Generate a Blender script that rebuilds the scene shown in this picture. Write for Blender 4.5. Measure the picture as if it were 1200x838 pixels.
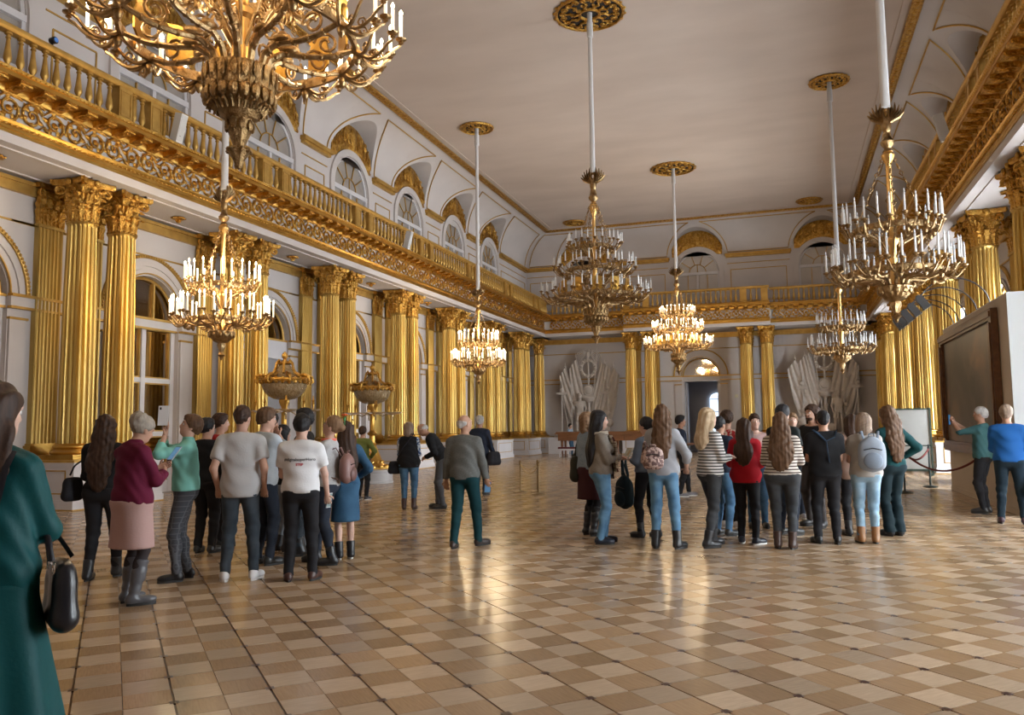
import bpy, math, random
import numpy as np
from mathutils import Matrix, Vector
from mathutils.bvhtree import BVHTree

for o in list(bpy.data.objects):
    bpy.data.objects.remove(o)
SC = bpy.context.scene
COL = SC.collection
R = math.radians
rnd = random.Random(7)

# ------------------------------------------------------------------ camera
def cam_axes(yaw, pitch, roll):
    f = Vector((-math.sin(yaw) * math.cos(pitch), math.cos(yaw) * math.cos(pitch), math.sin(pitch)))
    r = Vector((math.cos(yaw), math.sin(yaw), 0))
    u = r.cross(f)
    return r * math.cos(roll) + u * math.sin(roll), -r * math.sin(roll) + u * math.cos(roll), f
cd = bpy.data.cameras.new('camera')
cam = bpy.data.objects.new('camera', cd)
COL.objects.link(cam)
_r, _u, _f = cam_axes(R(18.671), R(4.977), R(-0.666))
cam.matrix_world = Matrix(((_r.x, _u.x, -_f.x, 0), (_r.y, _u.y, -_f.y, 0), (_r.z, _u.z, -_f.z, 1.55), (0, 0, 0, 1)))
cd.sensor_width = 36.0
cd.lens = 944.54 / 1200 * 36.0
cd.clip_end = 200
SC.camera = cam

# ------------------------------------------------------------------ world, daylight, exposure
w = bpy.data.worlds.new('sky')
SC.world = w
w.use_nodes = True
w.node_tree.nodes['Background'].inputs[0].default_value = (0.62, 0.76, 1.0, 1)
w.node_tree.nodes['Background'].inputs[1].default_value = 1.0
DAY_LOW = 60.0        # radiance of the sunlit sheer blinds in the tall windows of the right wall
DAY_HIGH = 5.0       # the same in the upper windows
LAMP_W = 600.0       # one lit chandelier
vs = SC.view_settings
vs.view_transform = 'Standard'
vs.look = 'None'
vs.exposure = -0.62
vs.gamma = 1.0
vs.use_curve_mapping = False
SC.cycles.max_bounces = 7
SC.cycles.diffuse_bounces = 4
SC.cycles.glossy_bounces = 3
SC.cycles.transmission_bounces = 4
SC.cycles.sample_clamp_indirect = 4.0
SC.cycles.caustics_reflective = False
SC.cycles.caustics_refractive = False
SC.cycles.use_denoising = True

# ------------------------------------------------------------------ materials
MATS = {}
def mat(name, col, rough=0.5, metal=0.0, noise=None, bump=None, coat=0.0, emit=None, spec=0.5, trans=0.0, sheen=0.0):
    """noise = (scale, other colour, stretch xyz); bump = (scale, strength, distance)"""
    if name in MATS:
        return MATS[name]
    m = bpy.data.materials.new(name)
    m.use_nodes = True
    nt = m.node_tree
    b = nt.nodes['Principled BSDF']
    b.inputs['Base Color'].default_value = (*col, 1)
    b.inputs['Roughness'].default_value = rough
    b.inputs['Metallic'].default_value = metal
    b.inputs['Specular IOR Level'].default_value = spec
    if coat:
        b.inputs['Coat Weight'].default_value = coat
        b.inputs['Coat Roughness'].default_value = 0.12
    if trans:
        b.inputs['Transmission Weight'].default_value = trans
    if sheen:
        b.inputs['Sheen Weight'].default_value = sheen
    if emit:
        b.inputs['Emission Color'].default_value = (*emit[0], 1)
        b.inputs['Emission Strength'].default_value = emit[1]
    tc = None
    if noise or bump:
        tc = nt.nodes.new('ShaderNodeTexCoord')
    if noise:
        mp = nt.nodes.new('ShaderNodeMapping')
        mp.inputs['Scale'].default_value = noise[2] if len(noise) > 2 else (1, 1, 1)
        n = nt.nodes.new('ShaderNodeTexNoise')
        n.inputs['Scale'].default_value = noise[0]
        n.inputs['Detail'].default_value = 5
        mx = nt.nodes.new('ShaderNodeMix')
        mx.data_type = 'RGBA'
        mx.inputs[6].default_value = (*col, 1)
        mx.inputs[7].default_value = (*noise[1], 1)
        rp = nt.nodes.new('ShaderNodeMapRange')
        rp.inputs[1].default_value = 0.35
        rp.inputs[2].default_value = 0.65
        nt.links.new(tc.outputs['Object'], mp.inputs[0])
        nt.links.new(mp.outputs[0], n.inputs['Vector'])
        nt.links.new(n.outputs['Fac'], rp.inputs[0])
        nt.links.new(rp.outputs[0], mx.inputs[0])
        nt.links.new(mx.outputs[2], b.inputs['Base Color'])
    if bump:
        n2 = nt.nodes.new('ShaderNodeTexNoise')
        n2.inputs['Scale'].default_value = bump[0]
        n2.inputs['Detail'].default_value = 4
        bp = nt.nodes.new('ShaderNodeBump')
        bp.inputs['Strength'].default_value = bump[1]
        bp.inputs['Distance'].default_value = bump[2]
        nt.links.new(tc.outputs['Object'], n2.inputs['Vector'])
        nt.links.new(n2.outputs['Fac'], bp.inputs['Height'])
        nt.links.new(bp.outputs[0], b.inputs['Normal'])
    MATS[name] = m
    return m

GOLD = mat('gold_leaf', (0.64, 0.395, 0.105), 0.34, 1.0, noise=(3.0, (0.52, 0.29, 0.06)), bump=(60, 0.25, 0.01))
GOLDF = mat('gold_leaf_fluted', (0.60, 0.415, 0.135), 0.40, 1.0, noise=(2.2, (0.49, 0.32, 0.09), (1, 1, 0.35)))
GOLDR = mat('gold_relief', (0.68, 0.42, 0.11), 0.32, 1.0, noise=(9.0, (0.42, 0.2, 0.03)), bump=(22, 0.8, 0.05))
GOLDP = mat('gold_paint', (0.62, 0.38, 0.10), 0.45, 0.6, noise=(4.0, (0.5, 0.29, 0.07)))
BRONZE = mat('gilt_bronze', (0.49, 0.34, 0.175), 0.36, 1.0, noise=(12, (0.27, 0.165, 0.07)), bump=(40, 0.4, 0.02))
WALLM = mat('wall_stucco', (0.66, 0.60, 0.575), 0.6, 0, noise=(0.7, (0.62, 0.56, 0.535)), bump=(40, 0.05, 0.01))
CEILM = mat('ceiling_plaster', (0.60, 0.495, 0.425), 0.8, 0, noise=(0.22, (0.53, 0.43, 0.365), (1, 2.5, 1)), bump=(6, 0.05, 0.02))
WHITE = mat('white_painted_wood', (0.70, 0.67, 0.68), 0.45, 0, noise=(2, (0.66, 0.63, 0.64)))
MIRROR = mat('old_mirror_glass', (0.42, 0.36, 0.30), 0.06, 1.0, noise=(1.2, (0.34, 0.29, 0.23)))
GREYGLASS = mat('blinded_window_glass', (0.34, 0.30, 0.27), 0.12, 0.0, noise=(0.8, (0.42, 0.38, 0.34)), coat=0.6)
PALEGLASS = mat('pale_window_glass', (0.62, 0.56, 0.52), 0.15, 0.0, noise=(0.8, (0.55, 0.5, 0.46)), coat=0.5)
PLASTER = mat('sculpture_plaster', (0.70, 0.635, 0.58), 0.75, 0, noise=(5, (0.62, 0.56, 0.51)), bump=(30, 0.3, 0.02))
CANDLE = mat('candle_wax', (0.86, 0.85, 0.83), 0.4)
FLAME = mat('candle_bulb_glow', (1, 0.9, 0.7), 0.5, emit=((1.0, 0.80, 0.48), 24.0))
FLAME.cycles.emission_sampling = 'NONE'
GLOWCANDLE = mat('lit_candle_tube', (0.9, 0.85, 0.75), 0.5, emit=((1.0, 0.84, 0.6), 0.9))
GLOWCANDLE.cycles.emission_sampling = 'NONE'
CABLE = mat('white_rod_paint', (0.72, 0.70, 0.69), 0.5)
CRYSTAL = mat('cut_glass', (0.40, 0.29, 0.16), 0.22, 0.35, coat=0.5, noise=(18, (0.26, 0.17, 0.07)), bump=(55, 0.9, 0.03), spec=0.9)
BLACKM = mat('black_metal', (0.03, 0.03, 0.035), 0.4, 0.6)
DARKWOOD = mat('dark_frame_wood', (0.14, 0.07, 0.03), 0.4, noise=(14, (0.09, 0.04, 0.02), (1, 1, 0.2)))

def blind_mat(name, strength, tint):
    m = bpy.data.materials.new(name)
    m.use_nodes = True
    nt = m.node_tree
    nt.nodes.clear()
    out = nt.nodes.new('ShaderNodeOutputMaterial')
    e = nt.nodes.new('ShaderNodeEmission')
    e.inputs[0].default_value = (*tint, 1)
    e.inputs[1].default_value = strength
    nt.links.new(e.outputs[0], out.inputs[0])
    return m
BLIND_LOW = blind_mat('sunlit_blind_low', DAY_LOW, (0.90, 0.94, 1.0))
BLIND_HIGH = blind_mat('sunlit_blind_high', DAY_HIGH, (0.92, 0.95, 1.0))
BLIND_DOOR = blind_mat('sunlit_lace', 4.0, (0.55, 0.72, 0.95))

def parquet_mat():
    """oak blocks: light and dark checker of small squares turned 45 degrees, grain along each block"""
    m = bpy.data.materials.new('oak_parquet')
    m.use_nodes = True
    nt = m.node_tree
    N, L = nt.nodes, nt.links
    b = N['Principled BSDF']
    g = N.new('ShaderNodeNewGeometry')
    mp = N.new('ShaderNodeMapping')
    mp.vector_type = 'TEXTURE'
    mp.inputs['Location'].default_value = (PQ_X, PQ_Y, -0.5)
    mp.inputs['Rotation'].default_value = (0, 0, R(45))
    mp.inputs['Scale'].default_value = (PQ_S / 2, PQ_S / 2, 1)
    L.new(g.outputs['Position'], mp.inputs[0])
    fl = N.new('ShaderNodeVectorMath'); fl.operation = 'FLOOR'
    L.new(mp.outputs[0], fl.inputs[0])
    wn = N.new('ShaderNodeTexWhiteNoise'); wn.noise_dimensions = '3D'
    L.new(fl.outputs[0], wn.inputs['Vector'])
    sp = N.new('ShaderNodeSeparateXYZ'); L.new(fl.outputs[0], sp.inputs[0])
    ad = N.new('ShaderNodeMath'); ad.operation = 'ADD'
    L.new(sp.outputs[0], ad.inputs[0]); L.new(sp.outputs[1], ad.inputs[1])
    pm = N.new('ShaderNodeMath'); pm.operation = 'FLOORED_MODULO'; pm.inputs[1].default_value = 2
    L.new(ad.outputs[0], pm.inputs[0])
    # grain: stretched along x or along y by parity
    grains = []
    for sc in ((2.2, 26, 1), (26, 2.2, 1)):
        m2 = N.new('ShaderNodeMapping'); m2.inputs['Scale'].default_value = sc
        L.new(mp.outputs[0], m2.inputs[0])
        va = N.new('ShaderNodeVectorMath'); va.operation = 'ADD'
        L.new(m2.outputs[0], va.inputs[0]); L.new(wn.outputs['Color'], va.inputs[1])
        nz = N.new('ShaderNodeTexNoise'); nz.inputs['Scale'].default_value = 1.0; nz.inputs['Detail'].default_value = 3
        L.new(va.outputs[0], nz.inputs['Vector'])
        grains.append(nz)
    gm = N.new('ShaderNodeMix'); gm.data_type = 'FLOAT'
    L.new(pm.outputs[0], gm.inputs[0]); L.new(grains[0].outputs['Fac'], gm.inputs[2]); L.new(grains[1].outputs['Fac'], gm.inputs[3])
    # strips within a block (three or four staves)
    c1 = N.new('ShaderNodeMix'); c1.data_type = 'RGBA'
    c1.inputs[6].default_value = (0.53, 0.395, 0.275, 1); c1.inputs[7].default_value = (0.385, 0.25, 0.142, 1)  # one oak: pale and dark tones paint in the sheen of turned grain
    L.new(pm.outputs[0], c1.inputs[0])
    hv = N.new('ShaderNodeHueSaturation')
    mr = N.new('ShaderNodeMapRange'); mr.inputs[3].default_value = 0.78; mr.inputs[4].default_value = 1.2
    L.new(wn.outputs['Value'], mr.inputs[0]); L.new(mr.outputs[0], hv.inputs['Value'])
    L.new(c1.outputs[2], hv.inputs['Color'])
    mr2 = N.new('ShaderNodeMapRange'); mr2.inputs[1].default_value = 0.3; mr2.inputs[2].default_value = 0.7
    mr2.inputs[3].default_value = 0.91; mr2.inputs[4].default_value = 1.09
    L.new(gm.outputs[0], mr2.inputs[0])
    hv2 = N.new('ShaderNodeHueSaturation')
    L.new(mr2.outputs[0], hv2.inputs['Value']); L.new(hv.outputs[0], hv2.inputs['Color'])
    L.new(hv2.outputs[0], b.inputs['Base Color'])
    b.inputs['Roughness'].default_value = 0.2
    b.inputs['Specular IOR Level'].default_value = 0.5
    return m
PQ_S, PQ_X, PQ_Y = 0.5345, -1.1255, 4.6615
PARQUET = parquet_mat()
INLAY = mat('dark_inlay_wood', (0.06, 0.022, 0.012), 0.3, noise=(20, (0.045, 0.018, 0.01)))

# ------------------------------------------------------------------ mesh helpers
class MB:
    """collects vertices and faces; build() links them as ONE mesh object"""
    def __init__(self):
        self.v, self.f, self.n = [], [], 0
    def add(self, V, F, M=None):
        V = np.asarray(V, float)
        if M is not None:
            M = np.asarray(M, float)
            V = V @ M[:3, :3].T + M[:3, 3]
        self.v.append(V)
        n = self.n
        self.f.extend([tuple(i + n for i in f) for f in F])
        self.n += len(V)
        return self
    def box(self, c, s, M=None, rz=0.0):
        x, y, z = s[0] / 2, s[1] / 2, s[2] / 2
        V = np.array([(-x, -y, -z), (x, -y, -z), (x, y, -z), (-x, y, -z), (-x, -y, z), (x, -y, z), (x, y, z), (-x, y, z)])
        if rz:
            cz, sz = math.cos(rz), math.sin(rz)
            V = V @ np.array([(cz, sz, 0), (-sz, cz, 0), (0, 0, 1)])
        return self.add(V + np.array(c), [(0, 3, 2, 1), (4, 5, 6, 7), (0, 1, 5, 4), (1, 2, 6, 5), (2, 3, 7, 6), (3, 0, 4, 7)], M)
    def bb(self, x0, x1, y0, y1, z0, z1, M=None):
        return self.box(((x0 + x1) / 2, (y0 + y1) / 2, (z0 + z1) / 2), (abs(x1 - x0), abs(y1 - y0), abs(z1 - z0)), M)
    def lathe(self, prof, n=16, c=(0, 0, 0), M=None, sx=1, sy=1, wob=0, wn=0, caps=True):
        prof = [(max(r, 1e-4), z) for r, z in prof]
        a = np.arange(n) * 2 * math.pi / n
        V = []
        for r, z in prof:
            rr = r * (1 + (wob * np.cos(a * wn) if wob else 0))
            V.append(np.stack([c[0] + rr * np.cos(a) * sx, c[1] + rr * np.sin(a) * sy, np.full(n, c[2] + z)], 1))
        V = np.concatenate(V)
        F = []
        for i in range(len(prof) - 1):
            for j in range(n):
                k = (j + 1) % n
                F.append((i * n + j, i * n + k, (i + 1) * n + k, (i + 1) * n + j))
        if caps:
            F.append(tuple(range(n - 1, -1, -1)))
            F.append(tuple((len(prof) - 1) * n + j for j in range(n)))
        return self.add(V, F, M)
    def tube(self, P, r, n=8, closed=False, M=None, flat=None):
        P = np.asarray(P, float)
        m = len(P)
        r = np.broadcast_to(np.asarray(r, float), (m,))
        if closed:
            T = np.roll(P, -1, 0) - np.roll(P, 1, 0)
        else:
            T = np.gradient(P, axis=0)
        T /= np.linalg.norm(T, axis=1)[:, None] + 1e-12
        ref = np.array((0, 0, 1.0)) if abs(T[0][2]) < 0.9 else np.array((1.0, 0, 0))
        N = np.cross(T[0], ref); N /= np.linalg.norm(N)
        V = []
        a = np.arange(n) * 2 * math.pi / n
        for i in range(m):
            N = N - T[i] * (N @ T[i]); N /= np.linalg.norm(N) + 1e-12
            B = np.cross(T[i], N)
            V.append(P[i] + r[i] * (np.cos(a)[:, None] * N + np.sin(a)[:, None] * B * (flat or 1)))
        V = np.concatenate(V)
        F = []
        for i in range(m if closed else m - 1):
            i2 = (i + 1) % m
            for j in range(n):
                k = (j + 1) % n
                F.append((i * n + j, i * n + k, i2 * n + k, i2 * n + j))
        if not closed:
            F.append(tuple(range(n - 1, -1, -1)))
            F.append(tuple((m - 1) * n + j for j in range(n)))
        return self.add(V, F, M)
    def grid(self, G, M=None, thick=None, closed_u=False):
        """G[i][j] points; optional thickness vector gives it a back and rims"""
        G = np.asarray(G, float)
        a, b = G.shape[:2]
        V = G.reshape(-1, 3)
        F = []
        for i in range(a - 1):
            for j in range(b - 1):
                F.append((i * b + j, i * b + j + 1, (i + 1) * b + j + 1, (i + 1) * b + j))
        if thick is not None:
            t = np.asarray(thick, float)
            V = np.concatenate([V, V + t])
            n = a * b
            F += [tuple(k + n for k in reversed(f)) for f in F]
            rim = [(0 * b + j) for j in range(b)] + [(i * b + b - 1) for i in range(1, a)] + [((a - 1) * b + j) for j in range(b - 2, -1, -1)] + [(i * b) for i in range(a - 2, 0, -1)]
            for q in range(len(rim)):
                p, s = rim[q], rim[(q + 1) % len(rim)]
                F.append((s, p, p + n, s + n))
        return self.add(V, F, M)
    def ell(self, c, r, n=12, m=8, M=None):
        prof = [(math.sin(math.pi * i / m), -math.cos(math.pi * i / m)) for i in range(m + 1)]
        mb = MB(); mb.lathe(prof, n)
        V = mb.v[0] * np.array(r) + np.array(c)
        return self.add(V, mb.f, M)
    def sweep(self, prof, a0, a1, axis_fn, caps=True, M=None):
        """closed profile [(u,z)] extruded from a0 to a1; axis_fn(a,u,z) -> point"""
        n = len(prof)
        V = [axis_fn(a0, u, z) for u, z in prof] + [axis_fn(a1, u, z) for u, z in prof]
        F = [(i, (i + 1) % n, n + (i + 1) % n, n + i) for i in range(n)]
        if caps:
            F += [tuple(range(n - 1, -1, -1)), tuple(range(n, 2 * n))]
        return self.add(V, F, M)
    def mesh(self, name, material, smooth=35):
        me = bpy.data.meshes.new(name)
        V = np.concatenate(self.v) if self.v else np.zeros((0, 3))
        me.from_pydata(V.tolist(), [], self.f)
        if smooth:
            me.polygons.foreach_set('use_smooth', np.ones(len(me.polygons), bool))
            me.set_sharp_from_angle(angle=R(smooth))
        me.materials.append(material)
        me.update()
        return me
    def build(self, name, material, parent=None, smooth=35, M=None):
        return link(self.mesh(name, material, smooth), name, parent, M)

def link(data, name, parent=None, M=None):
    o = bpy.data.objects.new(name, data)
    COL.objects.link(o)
    if parent is not None:
        o.parent = parent
    if M is not None:
        o.matrix_basis = Matrix(M if isinstance(M, (list, tuple)) else np.asarray(M).tolist())
    return o
def thing(name, label, cat, M=None, group=None):
    o = link(None, name, None, M)
    o.empty_display_size = 0.1
    o['label'], o['category'] = label, cat
    if group:
        o['group'] = group
    return o
def tag(o, label, cat, group=None):
    o['label'], o['category'] = label, cat
    if group:
        o['group'] = group
    return o
def struct(o):
    o['kind'] = 'structure'
    return o
def T(x=0, y=0, z=0, rz=0, s=1.0):
    c, sn = math.cos(rz) * s, math.sin(rz) * s
    return np.array([(c, -sn, 0, x), (sn, c, 0, y), (0, 0, s, z), (0, 0, 0, 1.0)])

# wall frames: local (a along the wall, u outward from the hall's axis, z up) -> world
CX = -4.6
FRM = {'left': np.array([(0, -1, 0, CX), (1, 0, 0, 0), (0, 0, 1, 0), (0, 0, 0, 1.0)]),
       'right': np.array([(0, 1, 0, CX), (-1, 0, 0, 0), (0, 0, 1, 0), (0, 0, 0, 1.0)]),
       'far': np.array([(1, 0, 0, 0), (0, 1, 0, 37.3), (0, 0, 1, 0), (0, 0, 0, 1.0)]),
       'near': np.array([(-1, 0, 0, 0), (0, -1, 0, 5.6), (0, 0, 1, 0), (0, 0, 0, 1.0)])}
WU = 10.6
auz = lambda a, u, z: (a, u, z)
# ------------------------------------------------------------------ floor
Y0, Y1 = -5.0, 47.9
XL, XR = CX - WU, CX + WU
mb = MB(); mb.bb(XL - .5, XR + .5, Y0 - .5, Y1 + 4.6, -0.12, -0.006)
floor = struct(mb.build('floor', INLAY, smooth=0))
c45 = math.sqrt(.5)
def pq(i, j):
    return PQ_X + PQ_S * c45 * (i - j), PQ_Y + PQ_S * c45 * (i + j)
blocks = []
half = PQ_S / 2
for i in range(-60, 150):
    for j in range(-60, 150):
        cx, cy = pq(i / 2 + .25, j / 2 + .25)
        if XL - .2 < cx < XR + .2 and -2 < cy < Y1 + .1:
            d = Vector((cx, cy, -1.55))
            zc = d.dot(_f)
            vis = False
            if zc > .5:
                px, py = 600 + 944.54 * d.dot(_r) / zc, 419 - 944.54 * d.dot(_u) / zc
                vis = -20 < px < 1220 and py < 850
            blocks.append((cx, cy, i, j, zc if vis else 1e9))
gap_p, gap_i = 0.011, 0.0016     # joint between panels / inside a panel
def block_rect(i, j):
    lo_i = gap_p / 2 if i % 2 == 0 else gap_i / 2
    hi_i = gap_i / 2 if i % 2 == 0 else gap_p / 2
    lo_j = gap_p / 2 if j % 2 == 0 else gap_i / 2
    hi_j = gap_i / 2 if j % 2 == 0 else gap_p / 2
    return -half / 2 + lo_i, half / 2 - hi_i, -half / 2 + lo_j, half / 2 - hi_j
def block_mesh(i, j, mb, M):
    x0, x1, y0, y1 = block_rect(i, j)
    e = 0.0012
    V = [(x0, y0, -.008), (x1, y0, -.008), (x1, y1, -.008), (x0, y1, -.008), (x0 + e, y0 + e, 0), (x1 - e, y0 + e, 0), (x1 - e, y1 - e, 0), (x0 + e, y1 - e, 0)]
    mb.add(V, [(4, 5, 6, 7), (0, 1, 5, 4), (1, 2, 6, 5), (2, 3, 7, 6), (3, 0, 4, 7)], M)
blocks.sort(key=lambda b: b[4])
shared = {}
rest = MB()
for k, (cx, cy, i, j, zc) in enumerate(blocks):
    if k < 300:
        key = (i % 2, j % 2)
        if key not in shared:
            m_ = MB(); block_mesh(i, j, m_, None)
            shared[key] = m_.mesh('parquet_block', PARQUET, 0)
        link(shared[key], 'parquet_block', floor, T(cx, cy, 0, R(45)))
    else:
        block_mesh(i, j, rest, T(cx, cy, 0, R(45)))
o = rest.build('parquet_field', PARQUET, floor, 0); o['kind'] = 'stuff'
inl = MB()
for i in range(-30, 75):
    for j in range(-30, 75):
        x, y = pq(i, j)
        if XL < x < XR and 0 < y < Y1:
            s = .026
            V = [(-s, -s, -.006), (s, -s, -.006), (s, s, -.006), (-s, s, -.006), (-s, -s, .0006), (s, -s, .0006), (s, s, .0006), (-s, s, .0006)]
            inl.add(V, [(4, 5, 6, 7), (0, 1, 5, 4), (1, 2, 6, 5), (2, 3, 7, 6), (3, 0, 4, 7)], T(x, y, 0, R(45)))
o = inl.build('corner_inlay', INLAY, floor, 0); o['kind'] = 'stuff'

# ------------------------------------------------------------------ walls with arched openings
BAY = [-3.75 + 5 * k for k in range(10)]           # bay centres between column pairs (Y)
BAYS_LR = [y for y in BAY if y < 44]
ZS, HW = 4.42, 1.08                                  # lower openings: spring line, half width
ZU, HU = 10.52, 1.24                                 # upper windows
ZI, ZC = 11.5, 13.3                                  # impost of the cove, ceiling
NARC = 16
def arch_wall(mb, a0, a1, z0, z1, holes, u=WU, depth=.32):
    """front face of a wall with round-arched holes (centre, half width, sill, spring) and their reveals"""
    a = a0
    def quad(p, q, r, s):
        mb.add([p, q, r, s], [(0, 1, 2, 3)])
    for c, hw, zb, zs in sorted(holes):
        quad((a, u, z0), (c - hw, u, z0), (c - hw, u, z1), (a, u, z1))
        if zb > z0 + 1e-3:
            quad((c - hw, u, z0), (c + hw, u, z0), (c + hw, u, zb), (c - hw, u, zb))
            quad((c - hw, u, zb), (c + hw, u, zb), (c + hw, u + depth, zb), (c - hw, u + depth, zb))
        for s in (-1, 1):
            quad((c + s * hw, u, zb), (c + s * hw, u + depth, zb), (c + s * hw, u + depth, zs), (c + s * hw, u, zs))
        for k in range(NARC):
            t0, t1 = math.pi * k / NARC, math.pi * (k + 1) / NARC
            p = (c + hw * math.cos(t0), zs + hw * math.sin(t0)); q = (c + hw * math.cos(t1), zs + hw * math.sin(t1))
            quad((p[0], u, p[1]), (p[0], u, z1), (q[0], u, z1), (q[0], u, q[1]))
            quad((p[0], u, p[1]), (q[0], u, q[1]), (q[0], u + depth, q[1]), (p[0], u + depth, p[1]))
        a = c + hw
    quad((a, u, z0), (a1, u, z0), (a1, u, z1), (a, u, z1))
def arc_pts(c, r, zs, n=24, u=WU, t0=0, t1=math.pi):
    return [(c + r * math.cos(t0 + (t1 - t0) * k / n), u, zs + r * math.sin(t0 + (t1 - t0) * k / n)) for k in range(n + 1)]
def band(mb, c, r0, r1, zs, u0, u1, n=24):
    """raised flat arch band between radii r0 and r1"""
    G = []
    for k in range(n + 1):
        t = math.pi * k / n
        cs, sn = math.cos(t), math.sin(t)
        G.append([(c + r0 * cs, u1, zs + r0 * sn), (c + r0 * cs, u0, zs + r0 * sn), (c + r1 * cs, u0, zs + r1 * sn), (c + r1 * cs, u1, zs + r1 * sn)])
    mb.grid(G)
def beads(mb, pts, r, step):
    P = np.array(pts); d = np.r_[0, np.cumsum(np.linalg.norm(np.diff(P, axis=0), axis=1))]
    for s in np.arange(step / 2, d[-1], step):
        p = [np.interp(s, d, P[:, q]) for q in range(3)]
        mb.ell(p, (r, r, r), 6, 4)

SIDES = {'left': (Y0, Y1, [y for y in BAYS_LR]), 'right': (-Y1, -Y0, [-y for y in BAYS_LR]), 'far': (XL, XR, [CX]), 'near': (-XR, -XL, [])}
UPB = {'left': SIDES['left'][2], 'right': SIDES['right'][2], 'far': [CX - 6.86, CX, CX + 6.86], 'near': [-CX - 6.86, -CX, -CX + 6.86]}
WALL = {}
for s, (a0, a1, bays) in SIDES.items():
    mb = MB()
    arch_wall(mb, a0, a1, 0, 8.2, [(c, HW, 0.0, ZS) for c in bays])
    arch_wall(mb, a0, a1, 8.2, ZI, [(c, HU, 8.35, ZU) for c in UPB[s] if s != 'x'])
    if s == 'far':       # solid back pieces beside the doorway
        mb.bb(a0 - .4, CX - HW, WU + .33, WU + .5, 0, 13.3); mb.bb(CX + HW, a1 + .4, WU + .33, WU + .5, 0, 13.3)
        mb.bb(CX - HW, CX + HW, WU + .33, WU + .5, ZS, 13.3)
    else:
        mb.bb(a0 - .4, a1 + .4, WU + .34, WU + .6, 0, 13.3)
    # wall strips above the impost, behind the vaults
    mb.add([(a0, WU, ZI), (a1, WU, ZI), (a1, WU, ZC), (a0, WU, ZC)], [(0, 1, 2, 3)])
    wl = struct(mb.build('wall_' + s, WALLM, None, 30, FRM[s]))
    WALL[s] = wl
    # stucco and gilt dressings of the wall, parts of it
    white, gold = MB(), MB()
    segs = []
    a = a0
    for c in sorted(bays):
        segs.append((a, c - HW)); a = c + HW
    segs.append((a, a1))
    for (b0, b1) in segs:
        white.bb(b0, b1, WU - .10, WU + .01, ZS - .22, ZS - .02)
        gold.bb(b0, b1, WU - .14, WU + .01, ZS - .02, ZS + .04)
        gold.bb(b0, b1, WU - .12, WU + .01, ZS - .27, ZS - .22)
        gold.bb(b0, b1, WU - .03, WU + .01, 5.98, 6.03)
        white.bb(b0, b1, WU - .05, WU + .01, 0, .28)
    for c in bays:
        white_u = WU - .06
        band(white, c, HW + .02, HW + .16, ZS, white_u, WU)
        band(white, c, HW + .24, HW + .36, ZS, WU - .04, WU)
        gold.tube(arc_pts(c, 1.53, ZS + .03, u=WU - .03), .045, 6)
        beads(gold, arc_pts(c, 1.53, ZS + .03, 48, u=WU - .07), .035, .085)
        gold.tube(arc_pts(c, HW + .02, ZS + .03, u=WU - .06), .022, 5)
        gold.bb(c - 2.5, c + 2.5, WU - .03, WU + .01, 5.985, 6.025)
        for sg in (-1, 1):
            white.bb(c + sg * (HW + .02), c + sg * (HW + .40), WU - .06, WU + .01, 0, ZS - .45)
            gold.bb(c + sg * (HW + .0), c + sg * (HW + .44), WU - .085, WU + .01, ZS - .5, ZS - .45)
    gold.bb(a0, a1, WU - .10, WU + .01, 6.62, 6.82)
    gold.bb(a0, a1, WU - .15, WU + .01, 6.82, 6.90)
    # upper storey
    ub = sorted(UPB[s])
    edges = [a0] + [x for c in ub for x in (c - 1.6, c + 1.6)] + [a1]
    for q in range(0, len(edges), 2):
        b0, b1 = edges[q] + (.0 if q else 0), edges[q + 1]
        gold.bb(b0, b1, WU - .22, WU + .01, ZI - .14, ZI)
        gold.bb(b0 + .05, b1 - .05, WU - .14, WU + .01, ZI - .24, ZI - .14)
        gold.bb(b0 + .1, b1 - .1, WU - .02, WU + .01, ZI - .60, ZI - .56)
        p0, p1 = b0 + .3, b1 - .3
        for z in (8.7, ZI - .95):
            gold.bb(p0, p1, WU - .025, WU + .01, z - .02, z + .02)
        for a_ in (p0, p1):
            gold.bb(a_ - .02, a_ + .02, WU - .023, WU + .01, 8.7, ZI - .95)
    for c in ub:
        band(white, c, HU + .02, HU + .28, ZU, WU - .07, WU)
        for sg in (-1, 1):
            white.bb(c + sg * (HU + .02), c + sg * (HU + .28), WU - .07, WU + .01, 8.2, ZU)
    white.build('stucco_moulding', WALLM, wl, 30)
    gold.build('gilt_moulding', GOLDP, wl, 40)

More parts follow.
